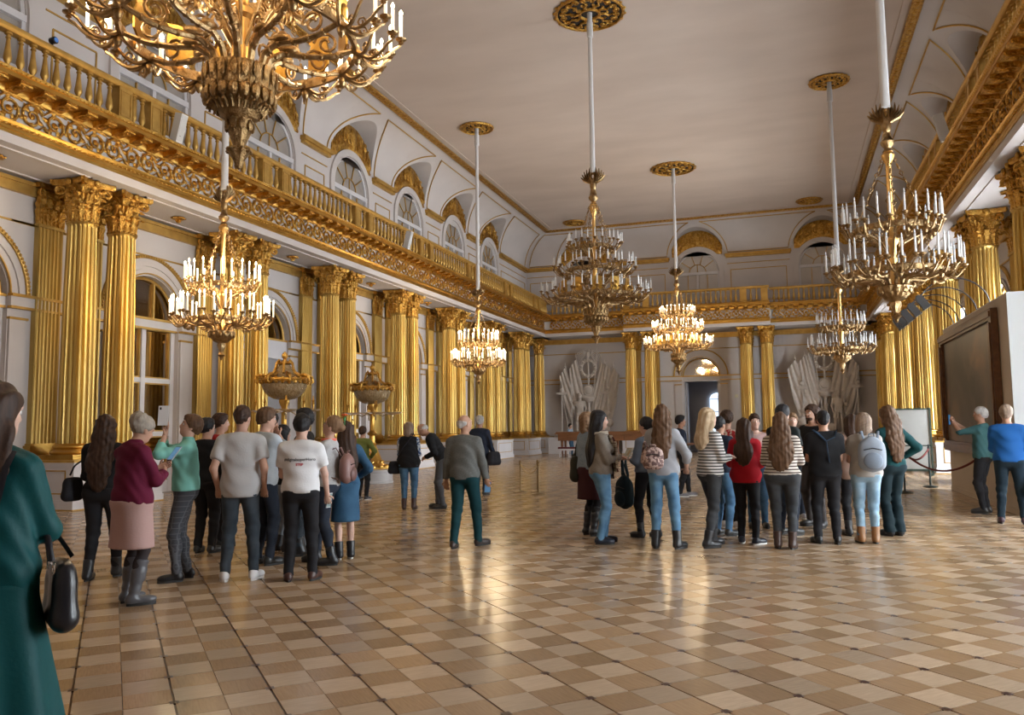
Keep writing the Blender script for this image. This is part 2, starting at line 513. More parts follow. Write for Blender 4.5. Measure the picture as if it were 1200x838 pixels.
# ------------------------------------------------------------------ cove with vaulted lunettes, ceiling
RV, DC, HC = 1.55, 1.95, ZC - ZI
def cove(t, off=0.0):   # t 0..pi/2 -> (u, z)
    return WU - DC * (1 - math.cos(t)) - off * math.cos(t) * 0, ZI + HC * math.sin(t)
for s, (a0, a1, _) in SIDES.items():
    mb = MB(); gold = MB(); trim = MB(); relief = []
    ub = sorted(UPB[s])
    NT = 20
    def cove_pt(a, t, lim0=None, lim1=None, lift=0.0):
        u, z = cove(t)
        d = WU - u
        aa = max(a, a0 + d) if lim0 else a
        aa = min(aa, a1 - d) if lim1 else aa
        # lift towards the room
        return (aa, u - lift * math.cos(t), z - lift * math.sin(t))
    # vaults and the cove strips above them
    for c in ub:
        NA = 32
        G, Vv = [], []
        for k in range(NA + 1):
            a = c - RV * math.cos(math.pi * k / NA)
            zv = ZI + math.sqrt(max(0, RV * RV - (a - c) ** 2))
            t0 = math.asin(min(1, (zv - ZI) / HC))
            G.append([cove_pt(a, t0 + (math.pi / 2 - t0) * q / 10) for q in range(11)])
            Vv.append([(a, WU + .0, zv), (a, cove(t0)[0], zv)])
        mb.grid(G); mb.grid(Vv)
    ed = [a0] + [x for c in ub for x in (c - RV, c + RV)] + [a1]
    for q in range(0, len(ed), 2):
        b0, b1 = ed[q], ed[q + 1]
        first, last = q == 0, q == len(ed) - 2
        n = 8
        mb.grid([[cove_pt(b0 + (b1 - b0) * k / n, math.pi / 2 * m / NT, first, last) for m in range(NT + 1)] for k in range(n + 1)])
        # gilt outline of the spandrel
        ro, tb, tt = RV + .2, .06, 1.30
        zt = cove(tt)[1]
        loop = []
        cl = None if first else b0 - RV
        cr = None if last else b1 + RV
        def side(cc, sg):
            pts = []
            zz = ZI + np.sin(np.linspace(math.asin((cove(tb)[1] - ZI) / ro), math.asin(min(zt - ZI, ro * .985) / ro), 18)) * ro
            for z in zz:
                a = cc + sg * math.sqrt(max(0, ro * ro - (z - ZI) ** 2))
                pts.append(cove_pt(a, math.asin(min(1, (z - ZI) / HC)), lift=.02))
            return pts
        if cl is not None:
            loop += side(cl, 1)
        else:
            loop += [cove_pt(b0 + .25 + (WU - cove(t)[0]), t, lift=.012) for t in np.linspace(tb, tt, 10)]
        if cr is not None:
            loop += side(cr, -1)[::-1]
        else:
            loop += [cove_pt(b1 - .25 - (WU - cove(t)[0]), t, lift=.012) for t in np.linspace(tt, tb, 10)]
        gold.tube(loop, .026, 5, closed=True)
    # flat frieze band round the ceiling
    ui = WU - DC
    L0, L1 = a0 + DC, a1 - DC
    trim.bb(L0 - .05, L1 + .05, ui - .24, ui + .03, ZC - .055, ZC + .02)
    trim.tube([(L0, ui + .02, ZC - .05), (L1, ui + .02, ZC - .05)], .03, 6)
    trim.tube([(L0 + .24, ui - .24, ZC - .05), (L1 - .24, ui - .24, ZC - .05)], .03, 6)
    st = .42
    for k in range(int((L1 - L0) / st)):
        a = L0 + st * (k + .5)
        trim.ell((a, ui - .105, ZC - .055), (.15, .085, .03), 10, 5)
        trim.ell((a + st / 2, ui - .105, ZC - .055), (.045, .06, .035), 8, 4)
    cv = struct(mb.build('ceiling_cove', WALLM, None, 25, FRM[s]))
    cv.name = 'trim_1'
    gold.build('gilt_line', GOLDP, cv, 40)
    trim.build('gilt_ceiling_band', GOLDR, cv, 30)
    wm = MB(); wm.bb(L0 + .3, L1 - .3, ui - .5, ui - .42, ZC - .03, ZC + .01); wm.build('white_moulding', CEILM, cv, 0)
    # gilded lunette reliefs between window arch and vault
    for c in ub:
        lm = MB()
        G = []
        NA, NZ = 36, 8
        rr = random.Random(3)
        for k in range(NA + 1):
            a = -1.45 + 2.90 * k / NA
            lo = max(ZI + .02, ZU + math.sqrt(max(0, 1.53 ** 2 - a * a)))
            hi = ZI + math.sqrt(max(0, RV * RV - a * a)) - .03
            row = []
            for q in range(NZ + 1):
                z = lo + (hi - lo) * q / NZ
                h = .05 + .045 * math.sin(a * 13 + 2 * math.sin(z * 9)) * math.cos(z * 15 + abs(a) * 5) + .03 * math.exp(-(a / .35) ** 2)
                if q in (0, NZ):
                    h = .03
                row.append((c + a, WU - h, z))
            G.append(row)
        lm.grid(G, thick=(0, .06, 0))
        for k in range(9):
            a = -1.15 + 2.3 * k / 8
            lo = max(ZI + .02, ZU + math.sqrt(1.53 ** 2 - a * a)); hi = ZI + math.sqrt(RV * RV - a * a)
            zc = (lo + hi) / 2; hh = (hi - lo) / 2
            if k == 4:
                lm.ell((c, WU - .1, zc), (.22, .07, hh * .8), 12, 6)
            else:
                sp = [(c + a + .13 * (1 - t) * math.cos(7 * t + k), WU - .1, zc + hh * .7 * (1 - t) * math.sin(7 * t + k)) for t in np.linspace(0, .9, 14)]
                lm.tube(sp, np.linspace(.035, .02, 14), 5)
        lm.build('lunette_relief', GOLDR, cv, 30)
mb = MB(); mb.bb(XL - .6, XR + .6, Y0 - .6, Y1 + .6, ZC, ZC + .15)
ceil = struct(mb.build('ceiling', CEILM, None, 0))

# ------------------------------------------------------------------ windows and doors
WIN_N = [0]; DOOR_N = [0]
def lower_window(s, a, glass, kind):
    WIN_N[0] += 1
    root = struct(link(None, f'window_{WIN_N[0]}', None, FRM[s] @ T(a, 0, 0)))
    fr, gb = MB(), MB()
    ug = WU + .22
    for sg in (-1, 1):
        fr.bb(sg * HW, sg * (HW - .13), ug - .09, ug + .03, 0, ZS)
    fr.bb(-.07, .07, ug - .09, ug + .03, 0, ZS - .02)
    fr.bb(-HW, HW, ug - .16, ug + .03, ZS - .24, ZS - .02)
    for z in (.12, 1.5, 2.86):
        fr.bb(-HW + .005, HW - .005, ug - .082, ug + .025, z - .06 if z > .2 else 0, z + .06 if z > .2 else .3)
    gb.tube(arc_pts(0, HW - .05, ZS, 24, u=ug - .05), .045, 6)
    gb.bb(-HW, HW, ug - .19, ug - .05, ZS - .03, ZS + .03)
    gb.bb(-HW, HW, ug - .18, ug - .1, ZS - .27, ZS - .22)
    for x in (-.34, .34):
        h = math.sqrt((HW - .06) ** 2 - x * x)
        gb.bb(x - .03, x + .03, ug - .06, ug + .0, ZS, ZS + h)
    pm = MB()
    rows = [(.3, 1.44), (1.56, 2.80), (2.92, ZS - .24)]
    for sg in (-1, 1):
        for z0, z1 in rows:
            x0, x1 = (.07, HW - .13) if sg > 0 else (-HW + .13, -.07)
            for (q0, q1, r0, r1) in ((x0, x1, z0, z0 + .035), (x0, x1, z1 - .035, z1), (x0, x0 + .035, z0 + .035, z1 - .035), (x1 - .035, x1, z0 + .035, z1 - .035)):
                gb.bb(q0, q1, ug - .05, ug + .0, r0, r1)
            m_ = MB(); m_.bb(x0, x1, ug, ug + .012, z0, z1); m_.build('pane', glass, root, 0)
    for x0, x1 in ((-HW + .03, -.34), (-.34, .34), (.34, HW - .03)):
        m_ = MB(); n = 10
        pts = [(x0 + (x1 - x0) * k / n) for k in range(n + 1)]
        top = [ZS + math.sqrt(max(0, (HW - .02) ** 2 - x * x)) for x in pts]
        m_.grid([[(x, ug, ZS), (x, ug, t)] for x, t in zip(pts, top)], thick=(0, .012, 0))
        m_.build('lunette_pane', glass, root, 0)
    fr.build('frame', WHITE, root, 20); gb.build('gilt_bead', GOLDP, root, 30)
    if kind == 'day':
        b = MB(); b.bb(-HW + .02, HW - .02, ug + .06, ug + .07, .1, ZS)
        G = [[(x, ug + .06, ZS), (x, ug + .06, ZS + math.sqrt(max(0, (HW - .03) ** 2 - x * x)))] for x in np.linspace(-HW + .03, HW - .03, 13)]
        b.grid(G); b.build('sheer_blind', BLIND_LOW, root, 0)
    return root
def upper_window(s, a, glass, day=None):
    WIN_N[0] += 1
    root = struct(link(None, f'window_{WIN_N[0]}', None, FRM[s] @ T(a, 0, 0)))
    fr, gb = MB(), MB()
    ug = WU + .10
    fr.tube(arc_pts(0, HU - .05, ZU, 24, u=ug - .03), .06, 6)
    for sg in (-1, 1):
        fr.bb(sg * HU, sg * (HU - .1), ug - .09, ug + .03, 8.35, ZU)
    fr.bb(-HU, HU, ug - .11, ug + .03, ZU - .14, ZU + .02)
    fr.bb(-.06, .06, ug - .09, ug + .03, 8.35, ZU)
    fr.bb(-HU + .005, HU - .005, ug - .082, ug + .025, 9.28, 9.36); fr.bb(-HU + .005, HU - .005, ug - .082, ug + .025, 8.355, 8.47)
    ri = .48
    gb.tube(arc_pts(0, ri, ZU, 16, u=ug - .03), .022, 5)
    angs = [math.pi * k / 5 for k in range(1, 5)]
    for t in angs:
        gb.tube([(ri * math.cos(t), ug - .03, ZU + ri * math.sin(t)), ((HU - .06) * math.cos(t), ug - .03, ZU + (HU - .06) * math.sin(t))], .022, 5)
    gb.tube([(0, ug - .03, ZU), (0, ug - .03, ZU + ri)], .02, 5)
    for x in (-.56, .56):
        gb.bb(x - .018, x + .018, ug - .05, ug, 8.47, ZU - .14)
    # panes
    lim = [0] + angs + [math.pi]
    for k in range(5):
        m_ = MB()
        ts = np.linspace(lim[k], lim[k + 1], 5)
        m_.grid([[(ri * math.cos(t), ug, ZU + ri * math.sin(t)), ((HU - .03) * math.cos(t), ug, ZU + (HU - .03) * math.sin(t))] for t in ts], thick=(0, .012, 0))
        m_.build('fan_pane', glass, root, 0)
    for sg in (-1, 1):
        m_ = MB()
        ts = np.linspace(0, math.pi / 2, 5) if sg > 0 else np.linspace(math.pi / 2, math.pi, 5)
        m_.grid([[(0, ug, ZU), (ri * math.cos(t), ug, ZU + ri * math.sin(t))] for t in ts], thick=(0, .012, 0))
        m_.build('fan_pane', glass, root, 0)
        for z0, z1 in ((8.47, 9.28), (9.36, ZU - .14)):
            for x0, x1 in ((.06, .56), (.56, HU - .1)):
                p0, p1 = (x0, x1) if sg > 0 else (-x1, -x0)
                m_ = MB(); m_.bb(p0, p1, ug, ug + .012, z0, z1); m_.build('pane', glass, root, 0)
    fr.build('frame', WHITE, root, 25); gb.build('glazing_bar', GOLDP, root, 30)
    if day:
        b = MB(); b.bb(-HU + .02, HU - .02, ug + .06, ug + .07, 8.4, ZU)
        b.grid([[(x, ug + .06, ZU), (x, ug + .06, ZU + math.sqrt(max(0, (HU - .03) ** 2 - x * x)))] for x in np.linspace(-HU + .03, HU - .03, 13)])
        b.build('sheer_blind', day, root, 0)
CLEAR = bpy.data.materials.new('thin_window_glass')
CLEAR.use_nodes = True
_n = CLEAR.node_tree.nodes; _l = CLEAR.node_tree.links
_n.clear()
_o = _n.new('ShaderNodeOutputMaterial'); _m = _n.new('ShaderNodeMixShader'); _t = _n.new('ShaderNodeBsdfTransparent'); _g = _n.new('ShaderNodeBsdfGlossy')
_g.inputs['Roughness'].default_value = 0.03
_t.inputs[0].default_value = (.95, .97, .97, 1)
_m.inputs[0].default_value = .07
_l.new(_t.outputs[0], _m.inputs[1]); _l.new(_g.outputs[0], _m.inputs[2]); _l.new(_m.outputs[0], _o.inputs[0])
for y in BAYS_LR:
    if y > 8 and abs(y - 21.25) > .1:
        lower_window('left', y, MIRROR, 'mirror')
    if y > 8:
        upper_window('left', y, GREYGLASS)
for y in BAYS_LR:
    if y > 5:
        lower_window('right', -y, CLEAR, 'day')
        upper_window('right', -y, CLEAR, BLIND_HIGH)
for c in UPB['far']:
    upper_window('far', c, PALEGLASS)
# doorway on the left: grey leaf under a mirrored lunette
GREYDOOR = mat('grey_door_paint', (0.30, 0.285, 0.29), 0.5)
d1 = struct(link(None, 'door_1', None, FRM['left'] @ T(21.25)))
fr = MB(); ug = WU + .22
for sg in (-1, 1):
    fr.bb(sg * HW, sg * (HW - .13), ug - .1, ug + .03, 0, ZS)
fr.bb(-HW, HW, ug - .16, ug + .03, ZS - .6, ZS - .02)
fr.build('frame', WHITE, d1, 0)
m_ = MB(); m_.bb(-HW + .13, HW - .13, ug - .03, ug, 0, ZS - .6)
for z0, z1 in ((.3, 1.2), (1.4, 3.5)):
    for x0, x1 in ((-.8, -.12), (.12, .8)):
        m_.bb(x0, x1, ug - .05, ug, z0, z1)
m_.build('door_leaf', GREYDOOR, d1, 0)
g_ = MB(); g_.tube(arc_pts(0, HW - .05, ZS, 24, u=ug - .05), .045, 6); g_.bb(-HW, HW, ug - .19, ug - .05, ZS - .03, ZS + .03)
g_.build('gilt_bead', GOLDP, d1, 30)
m_ = MB(); m_.grid([[(x, ug, ZS), (x, ug, ZS + math.sqrt(max(0, (HW - .02) ** 2 - x * x)))] for x in np.linspace(-HW + .02, HW - .02, 17)], thick=(0, .012, 0))
m_.build('lunette_pane', MIRROR, d1, 0)
# far doorway, open to the next room
d2 = struct(link(None, 'door_2', None, FRM['far'] @ T(CX)))
m_ = MB(); m_.grid([[(x, WU + .2, ZS), (x, WU + .2, ZS + math.sqrt(max(0, (HW - .02) ** 2 - x * x)))] for x in np.linspace(-HW + .02, HW - .02, 17)], thick=(0, .012, 0))
m_.build('lunette_pane', mat('clear_mirror', (.8, .74, .66), .04, 1.0), d2, 0)
g_ = MB(); g_.tube(arc_pts(0, HW - .05, ZS, 24, u=WU + .15), .035, 6); g_.bb(-HW, HW, WU - .1, WU + .2, ZS - .03, ZS + .03); g_.build('gilt_bead', GOLDP, d2, 30)
fr = MB()
fr.bb(-HW - .02, HW + .02, WU - .02, WU + .33, ZS - .3, ZS - .03)
for sg in (-1, 1):
    fr.bb(sg * (HW + .02), sg * (HW - .14), WU - .04, WU + .5, 0, ZS - .3)
fr.build('frame', WHITE, d2, 0)
leaf = MB()
leaf.bb(-HW + .15, -HW + .2, WU + .5, WU + 1.35, 0, ZS - .32)
for z0, z1 in ((.3, 1.1), (1.3, 2.6), (2.8, 3.9)):
    leaf.bb(-HW + .19, -HW + .22, WU + .62, WU + 1.24, z0, z1)
leaf.build('door_leaf', WHITE, d2, 0)
# the next room: shell, window with lace
nx = MB()
nx.bb(-3.2, -3.1, WU + .5, WU + 4.5, 0, 4.6); nx.bb(3.1, 3.2, WU + .5, WU + 4.5, 0, 4.6)
nx.bb(-3.2, 3.2, WU + 4.4, WU + 4.5, 0, 4.6); nx.bb(-3.2, 3.2, WU + .5, WU + 4.5, 4.6, 4.7)
nx.build('next_room_wall', mat('next_room_paint', (.55, .53, .54), .6), WALL['far'], 0, T(CX))
WIN_N[0] += 1
wn = struct(link(None, f'window_{WIN_N[0]}', None, FRM['far'] @ T(CX + .62, WU + 4.30)))
m_ = MB(); m_.bb(-.55, .55, 0, .02, .6, 3.2)
G = [[(x, 0, 3.2), (x, 0, 3.2 + .7 * math.sqrt(max(0, .55 ** 2 - x * x)))] for x in np.linspace(-.55, .55, 9)]
m_.grid(G); m_.build('lace_curtain', BLIND_DOOR, wn, 0)
m_ = MB()
for x in (-.55, 0, .55):
    m_.bb(x - .02, x + .02, -.05, .0, .6, 3.4 if x == 0 else 3.2)
for z in (.6, 1.5, 2.4, 3.2):
    m_.bb(-.55, .55, -.05, 0, z - .02, z + .02)
for x in np.linspace(-.48, .48, 13):
    m_.bb(x - .008, x + .008, -.03, .0, .62, 3.2)
m_.build('frame', WHITE, wn, 0)
# ------------------------------------------------------------------ gallery: entablature, soffit, balustrade
ZP, ZBASE, ZSH, ZCAP = 1.0, 1.32, 6.05, 6.93      # pedestal top, top of base, top of shaft, top of capital
GU = 8.9                                           # front of the architrave
def scroll_mesh():
    mb = MB()
    sp = []
    for t in np.linspace(0, 1, 26):
        ang = 0.4 + 10.0 * t
        r = .205 * (1 - t) ** .8 + .02
        sp.append((r * math.cos(ang), -.02, r * math.sin(ang)))
    mb.tube(sp, np.linspace(.03, .018, 26), 5)
    mb.ell((0, -.02, 0), (.055, .03, .055), 8, 5)
    for k in range(5):        # leaves thrown off the spiral
        an = 1.0 + k * 1.25
        c, s = math.cos(an), math.sin(an)
        G = []
        for q in range(4):
            rr = .10 + .05 * q
            wd = (.03, .05, .04, .008)[q]
            G.append([(rr * c - wd * s, -.008, rr * s + wd * c), (rr * c, -.035 + .006 * q, rr * s), (rr * c + wd * s, -.008, rr * s - wd * c)])
        mb.grid(G)
    mb.tube([(-.25, -.015, -.2), (-.18, -.02, -.22), (-.05, -.02, -.23), (.1, -.02, -.21), (.2, -.02, -.12)], (.012, .022, .026, .022, .012), 5)
    mb.tube([(.25, -.015, .2), (.18, -.02, .22), (.05, -.02, .235), (-.08, -.02, .23)], (.012, .022, .024, .012), 5)
    return mb.mesh('scroll', GOLDR, 40)
SCROLL = scroll_mesh()
def modillion_mesh():
    mb = MB()
    mb.grid([[(x, -.45 + .0 * q, .0) for x in (-.13, .13)] for q in range(2)])
    pr = [(-.42, 0), (-.42, -.06), (-.34, -.10), (-.2, -.085), (-.1, -.11), (0, -.14), (0, 0)]
    for sgn, wd in ((1, .12),):
        mb.sweep(pr, -wd, wd, lambda a, u, z: (a, u, z))
    mb.tube([(-.13, -.40, -.05), (.13, -.40, -.05)], .035, 6)
    mb.ell((0, -.22, -.10), (.07, .14, .04), 8, 5)
    mb.ell((.25, -.2, -.01), (.06, .12, .025), 8, 4)
    return mb.mesh('modillion', GOLDR, 40)
MODIL = modillion_mesh()
BAL = MB()
BAL.lathe([(.075, 0), (.075, .035), (.05, .05), (.035, .08), (.045, .13), (.058, .15), (.072, .19), (.074, .23), (.062, .31), (.047, .42), (.036, .53), (.034, .58), (.05, .59), (.05, .61), (.036, .62), (.036, .65), (.066, .66), (.066, .70)], 10)
BALM = BAL.mesh('baluster', GOLDP, 40)
ENT_N = [10]
def entablature(frm, a0, a1, gu, dress0, dress1, back=WU, step=.5):
    ENT_N[0] += 1
    M = FRM[frm]
    white, gold, fr, cor = MB(), MB(), MB(), MB()
    white.bb(a0, a1, gu, back, 6.95, 7.36)
    white.bb(a0, a1, gu + .03, back, 7.36, 8.0)
    root = struct(white.build(f'trim_{ENT_N[0]}', WALLM, None, 0, M))
    gold.sweep([(gu + .02, 7.13), (gu - .02, 7.13), (gu - .02, 7.19), (gu - .04, 7.20), (gu - .04, 7.27), (gu - .09, 7.30), (gu - .11, 7.35), (gu + .02, 7.36)], a0, a1, auz)
    n = int((dress1 - dress0) / .12)
    for k in range(n):
        gold.ell((dress0 + .12 * (k + .5), gu - .06, 7.285), (.045, .03, .03), 6, 4)
    gold.build('gilt_architrave_moulding', GOLD, root, 40)
    cor.sweep([(gu + .03, 7.86), (gu - .03, 7.87), (gu - .06, 7.92), (gu - .06, 8.02), (gu - .46, 8.02), (gu - .46, 8.10), (gu - .49, 8.11), (gu - .52, 8.16), (gu + .2, 8.17), (gu + .2, 7.86)], a0, a1, auz)
    n = int((dress1 - dress0) / .1)
    for k in range(n):
        cor.ell((dress0 + .1 * (k + .5), gu - .49, 8.125), (.036, .026, .026), 6, 4)
    cor.build('gilt_cornice', GOLD, root, 40)
    n = int((dress1 - dress0) / step)
    off = ((dress1 - dress0) - n * step) / 2
    for k in range(n):
        a = dress0 + off + step * (k + .5)
        S = np.diag([1 if k % 2 else -1, 1, 1.0, 1.0]) if False else np.eye(4)
        Mk = T(a, gu + .02, 7.605, 0, 1.14)
        if k % 2:
            Mk = Mk @ np.diag([-1.0, 1, -1, 1])
        link(SCROLL, 'scroll', root, Mk)
        link(MODIL, 'modillion', root, T(a, gu - .02, 8.02))
    return root
entablature('left', 5.0, Y1, GU, 8.0, 46.1)
entablature('right', -Y1, 3.0, GU, -46.1, -12.0)
PJ = 4.0                              # half width of the projecting centre of the far gallery
entablature('far', XL, CX - PJ, GU, XL + 1.9, CX - PJ)
entablature('far', CX + PJ, XR, GU, CX + PJ, XR - 1.9)
entablature('far', CX - PJ, CX + PJ, GU - .8, CX - PJ, CX + PJ)

# soffit coffers with gilt rosettes
for s, ys in (('left', [y for y in BAYS_LR if y > 7]), ('right', [-y for y in BAYS_LR if y > 12])):
    w_, g_ = MB(), MB()
    for a in ys:
        for q0, q1 in ((a - 1.75, a + 1.75),):
            w_.bb(q0, q1, 9.15, 9.2, 6.92, 6.955); w_.bb(q0, q1, 10.3, 10.35, 6.92, 6.955)
            w_.bb(q0, q0 + .05, 9.15, 10.35, 6.92, 6.955); w_.bb(q1 - .05, q1, 9.15, 10.35, 6.92, 6.955)
        g_.lathe([(.001, -.16), (.04, -.15), (.07, -.1), (.06, -.08), (.16, -.06), (.17, -.03), (.12, 0)], 16, (a, 9.75, 6.955), wob=.12, wn=8)
    rt = struct(w_.build('trim_30' if s == 'left' else 'trim_31', WALLM, None, 0, FRM[s]))
    g_.build('gilt_rosette', GOLDR, rt, 40)

def balustrade(frm, items, a0, a1, u, label):
    """items: ('p', a) pedestal, ('b', a) baluster"""
    t = thing('balustrade', label, 'balustrade', FRM[frm])
    mb = MB()
    mb.sweep([(u - .14, 8.16), (u + .14, 8.16), (u + .14, 8.21), (u + .11, 8.235), (u - .11, 8.235), (u - .14, 8.21)], a0, a1, auz)
    mb.build('plinth', GOLDP, t, 30)
    mb = MB()
    mb.sweep([(u - .09, 8.93), (u - .12, 8.95), (u - .14, 8.98), (u - .14, 9.03), (u - .11, 9.06), (u + .11, 9.06), (u + .14, 9.03), (u + .14, 8.98), (u + .09, 8.93)], a0, a1, auz)
    mb.build('rail', GOLDP, t, 30)
    for k, a in items:
        if k == 'b':
            link(BALM, 'baluster', t, T(a, u, 8.23))
        else:
            m = MB(); m.bb(a - .18, a + .18, u - .11, u + .11, 8.23, 8.935)
            for q in ((a - .14, a + .14, 8.31, 8.33), (a - .14, a + .14, 8.84, 8.86), (a - .14, a - .12, 8.33, 8.84), (a + .12, a + .14, 8.33, 8.84)):
                m.bb(q[0], q[1], u - .125, u - .10, q[2], q[3])
            m.build('pedestal', GOLDP, t, 0)
def bay_items(c0, sgn, kmax, amin, amax):
    it = []
    for c in c0:
        it += [('p', c - .45), ('p', c + .45), ('b', c - .125), ('b', c + .125)]
        it += [('b', c + .795 + .2623 * k) for k in range(14)]
    return [q for q in it if amin <= q[1] <= amax]
CL = [13.75 + 5 * k for k in range(-1, 7)]        # column pairs (Y)
balustrade('left', bay_items([3.75] + CL, 1, 11, 8.2, 46.1), 7.0, 46.5, 8.72, 'long gilded balustrade of the gallery above the mirrored windows')
balustrade('right', bay_items([-c for c in CL] + [-48.75], 1, 11, -46.1, -13.0), -46.5, -11.0, 8.72, 'long gilded balustrade of the gallery on the daylight window side')
n = 14
spanL = (XL + 2.1, CX - PJ - .1)
balustrade('far', [('b', spanL[0] + (spanL[1] - spanL[0]) * (k + .5) / 17) for k in range(17)], XL + 1.9, CX - PJ, 8.72, 'short gilded balustrade above the plaster trophy beside the mirrored-window wall')
spanR = (CX + PJ + .1, XR - 2.1)
balustrade('far', [('b', spanR[0] + (spanR[1] - spanR[0]) * (k + .5) / 17) for k in range(17)], CX + PJ, XR - 1.9, 8.72, 'short gilded balustrade above the plaster trophy beside the daylight windows')
it = []
for sg in (-1, 1):
    it += [('p', CX + sg * 3.75), ('p', CX + sg * 2.65), ('b', CX + sg * 3.05), ('b', CX + sg * 3.35)]
it += [('b', CX - 2.4 + 4.8 * (k + .5) / 18) for k in range(18)]
balustrade('far', it, CX - PJ, CX + PJ, 7.92, 'projecting gilded balustrade over the far doorway')

# ------------------------------------------------------------------ columns, pilasters, pedestals
def fluted_shaft():
    mb = MB()
    nf, pts = 20, []
    for k in range(nf):
        for q, d in ((.0, 0), (.18, 0), (.32, .030), (.5, .042), (.68, .030), (.82, 0)):
            an = 2 * math.pi * (k + q) / nf
            pts.append((an, d))
    rings = [(ZBASE, .335, 1), (ZBASE + .03, .335, 1), (2.6, .335, 1), (4.4, .318, 1), (ZSH - .14, .288, 1), (ZSH - .09, .29, .15), (ZSH - .07, .30, 0), (ZSH - .05, .315, 0), (ZSH, .30, 0)]
    V, F = [], []
    m = len(pts)
    for z, r, fl in rings:
        V += [((r - d * fl) * math.cos(a), (r - d * fl) * math.sin(a), z - ZP) for a, d in pts]
    for i in range(len(rings) - 1):
        for j in range(m):
            k = (j + 1) % m
            F.append((i * m + j, i * m + k, (i + 1) * m + k, (i + 1) * m + j))
    mb.add(V, F)
    return mb.mesh('shaft', GOLDF, 40)
def col_base():
    mb = MB()
    mb.box((0, 0, .05), (.92, .92, .10))
    mb.lathe([(.44, .10), (.46, .12), (.465, .145), (.45, .17), (.40, .18), (.385, .21), (.40, .235), (.415, .25), (.41, .28), (.37, .30), (.335, .33)], 32)
    return mb.mesh('base', GOLD, 40)
def leaf_mesh(h, w, curl=.13):
    mb = MB()
    G = []
    n = 9
    for i in range(n + 1):
        t = i / n
        if t < .72:
            z, y = h * t / .72 * .92, .05 * (t / .72) ** 2
        else:
            an = (t - .72) / .28 * math.pi * 1.05
            z, y = h * .92 + h * .085 * math.sin(an), .05 + curl * .5 * (1 - math.cos(an))
        ww = w * (.55 + .45 * math.sin(min(1, t / .6) * math.pi / 2)) * (1 if t < .7 else 1 - .75 * (t - .7) / .3)
        ww *= 1 + .26 * math.sin(t * 26)
        G.append([(-ww, y - .035 - .0, z), (-ww * .55, y + .02 + .012 * math.sin(t * 26), z), (0, y + .012, z), (ww * .55, y + .02 + .012 * math.sin(t * 26), z), (ww, y - .035, z)])
    mb.grid(G, thick=(0, -.02, 0))
    return mb
L1 = leaf_mesh(.36, .105); L2 = leaf_mesh(.60, .105, .15)
def leaf_places():
    out = []
    for k in range(8):
        an = 2 * math.pi * k / 8
        out.append((0, T(.285 * math.sin(-an), .285 * math.cos(an), 0, an)))
        an = 2 * math.pi * (k + .5) / 8
        out.append((1, T(.275 * math.sin(-an), .275 * math.cos(an), 0, an)))
    return out
def capital(with_leaves):
    mb = MB()
    H = ZCAP - ZSH
    mb.lathe([(.27, 0), (.275, .3), (.29, .55), (.34, .72), (.38, .76)], 20)
    # abacus: concave sides, cut corners
    P = []
    for k in range(4):
        a = math.pi / 2 * k
        for q in np.linspace(-1, 1, 7):
            x, y = .47 * q, .47 - .10 * (1 - q * q)
            if abs(q) == 1:
                x *= .9
            P.append((x * math.cos(a) + y * math.sin(a), -x * math.sin(a) + y * math.cos(a)))
    n = len(P)
    V = [(x * .93, y * .93, H - .12) for x, y in P] + [(x, y, H - .08) for x, y in P] + [(x, y, H) for x, y in P]
    F = [(i, (i + 1) % n, n + (i + 1) % n, n + i) for i in range(n)] + [(n + i, n + (i + 1) % n, 2 * n + (i + 1) % n, 2 * n + i) for i in range(n)]
    F += [tuple(range(n - 1, -1, -1)), tuple(range(2 * n, 3 * n))]
    mb.add(V, F)
    for k in range(4):
        M = T(0, 0, 0, math.pi / 2 * k)
        mb.ell((0, .40, H - .07), (.085, .05, .085), 10, 6, M)
        Md = T(0, 0, 0, math.pi / 2 * k + math.pi / 4)
        sp = [(0, .36 + .09 * (1 - t * .8) * math.cos(2.6 - 9.5 * t) + .09, H - .22 + .095 * (1 - t * .8) * math.sin(2.6 - 9.5 * t)) for t in np.linspace(0, 1, 18)]
        mb.tube([(0, .29, .42), (0, .30, .58)] + sp, [.03, .035] + list(np.linspace(.042, .025, 18)), 6, M=Md)
        for sg in (-1, 1):
            sp = [(sg * (.07 + .0) + sg * .055 * (1 - t * .8) * math.cos(2.6 - 8 * t) * -1, .345, H - .25 + .06 * (1 - t * .8) * math.sin(2.6 - 8 * t)) for t in np.linspace(0, 1, 12)]
            mb.tube([(sg * .12, .30, .42)] + sp, .022, 5, M=M)
    if with_leaves:
        for t, M in leaf_places():
            s = (L1, L2)[t]
            mb.add(np.concatenate(s.v), s.f, M)
    for k in range(20):
        an = 2 * math.pi * k / 20
        mb.ell((.30 * math.cos(an), .30 * math.sin(an), -.01), (.03, .03, .02), 6, 4)
    return mb.mesh('capital', GOLDR, 45)
SHAFT, CBASE, CAPF, CAPN = fluted_shaft(), col_base(), capital(True), capital(False)
LEAF = (L1.mesh('leaf', GOLDR, 45), L2.mesh('leaf', GOLDR, 45))
LP = leaf_places()
def column(M, label, near):
    t = thing('column', label, 'column', M)
    link(CBASE, 'base', t)
    link(SHAFT, 'shaft', t)
    c = link(CAPN if near else CAPF, 'capital', t, T(0, 0, ZSH - ZP))
    if near:
        for k, m in LP:
            link(LEAF[k], 'leaf', c, m)
    return t
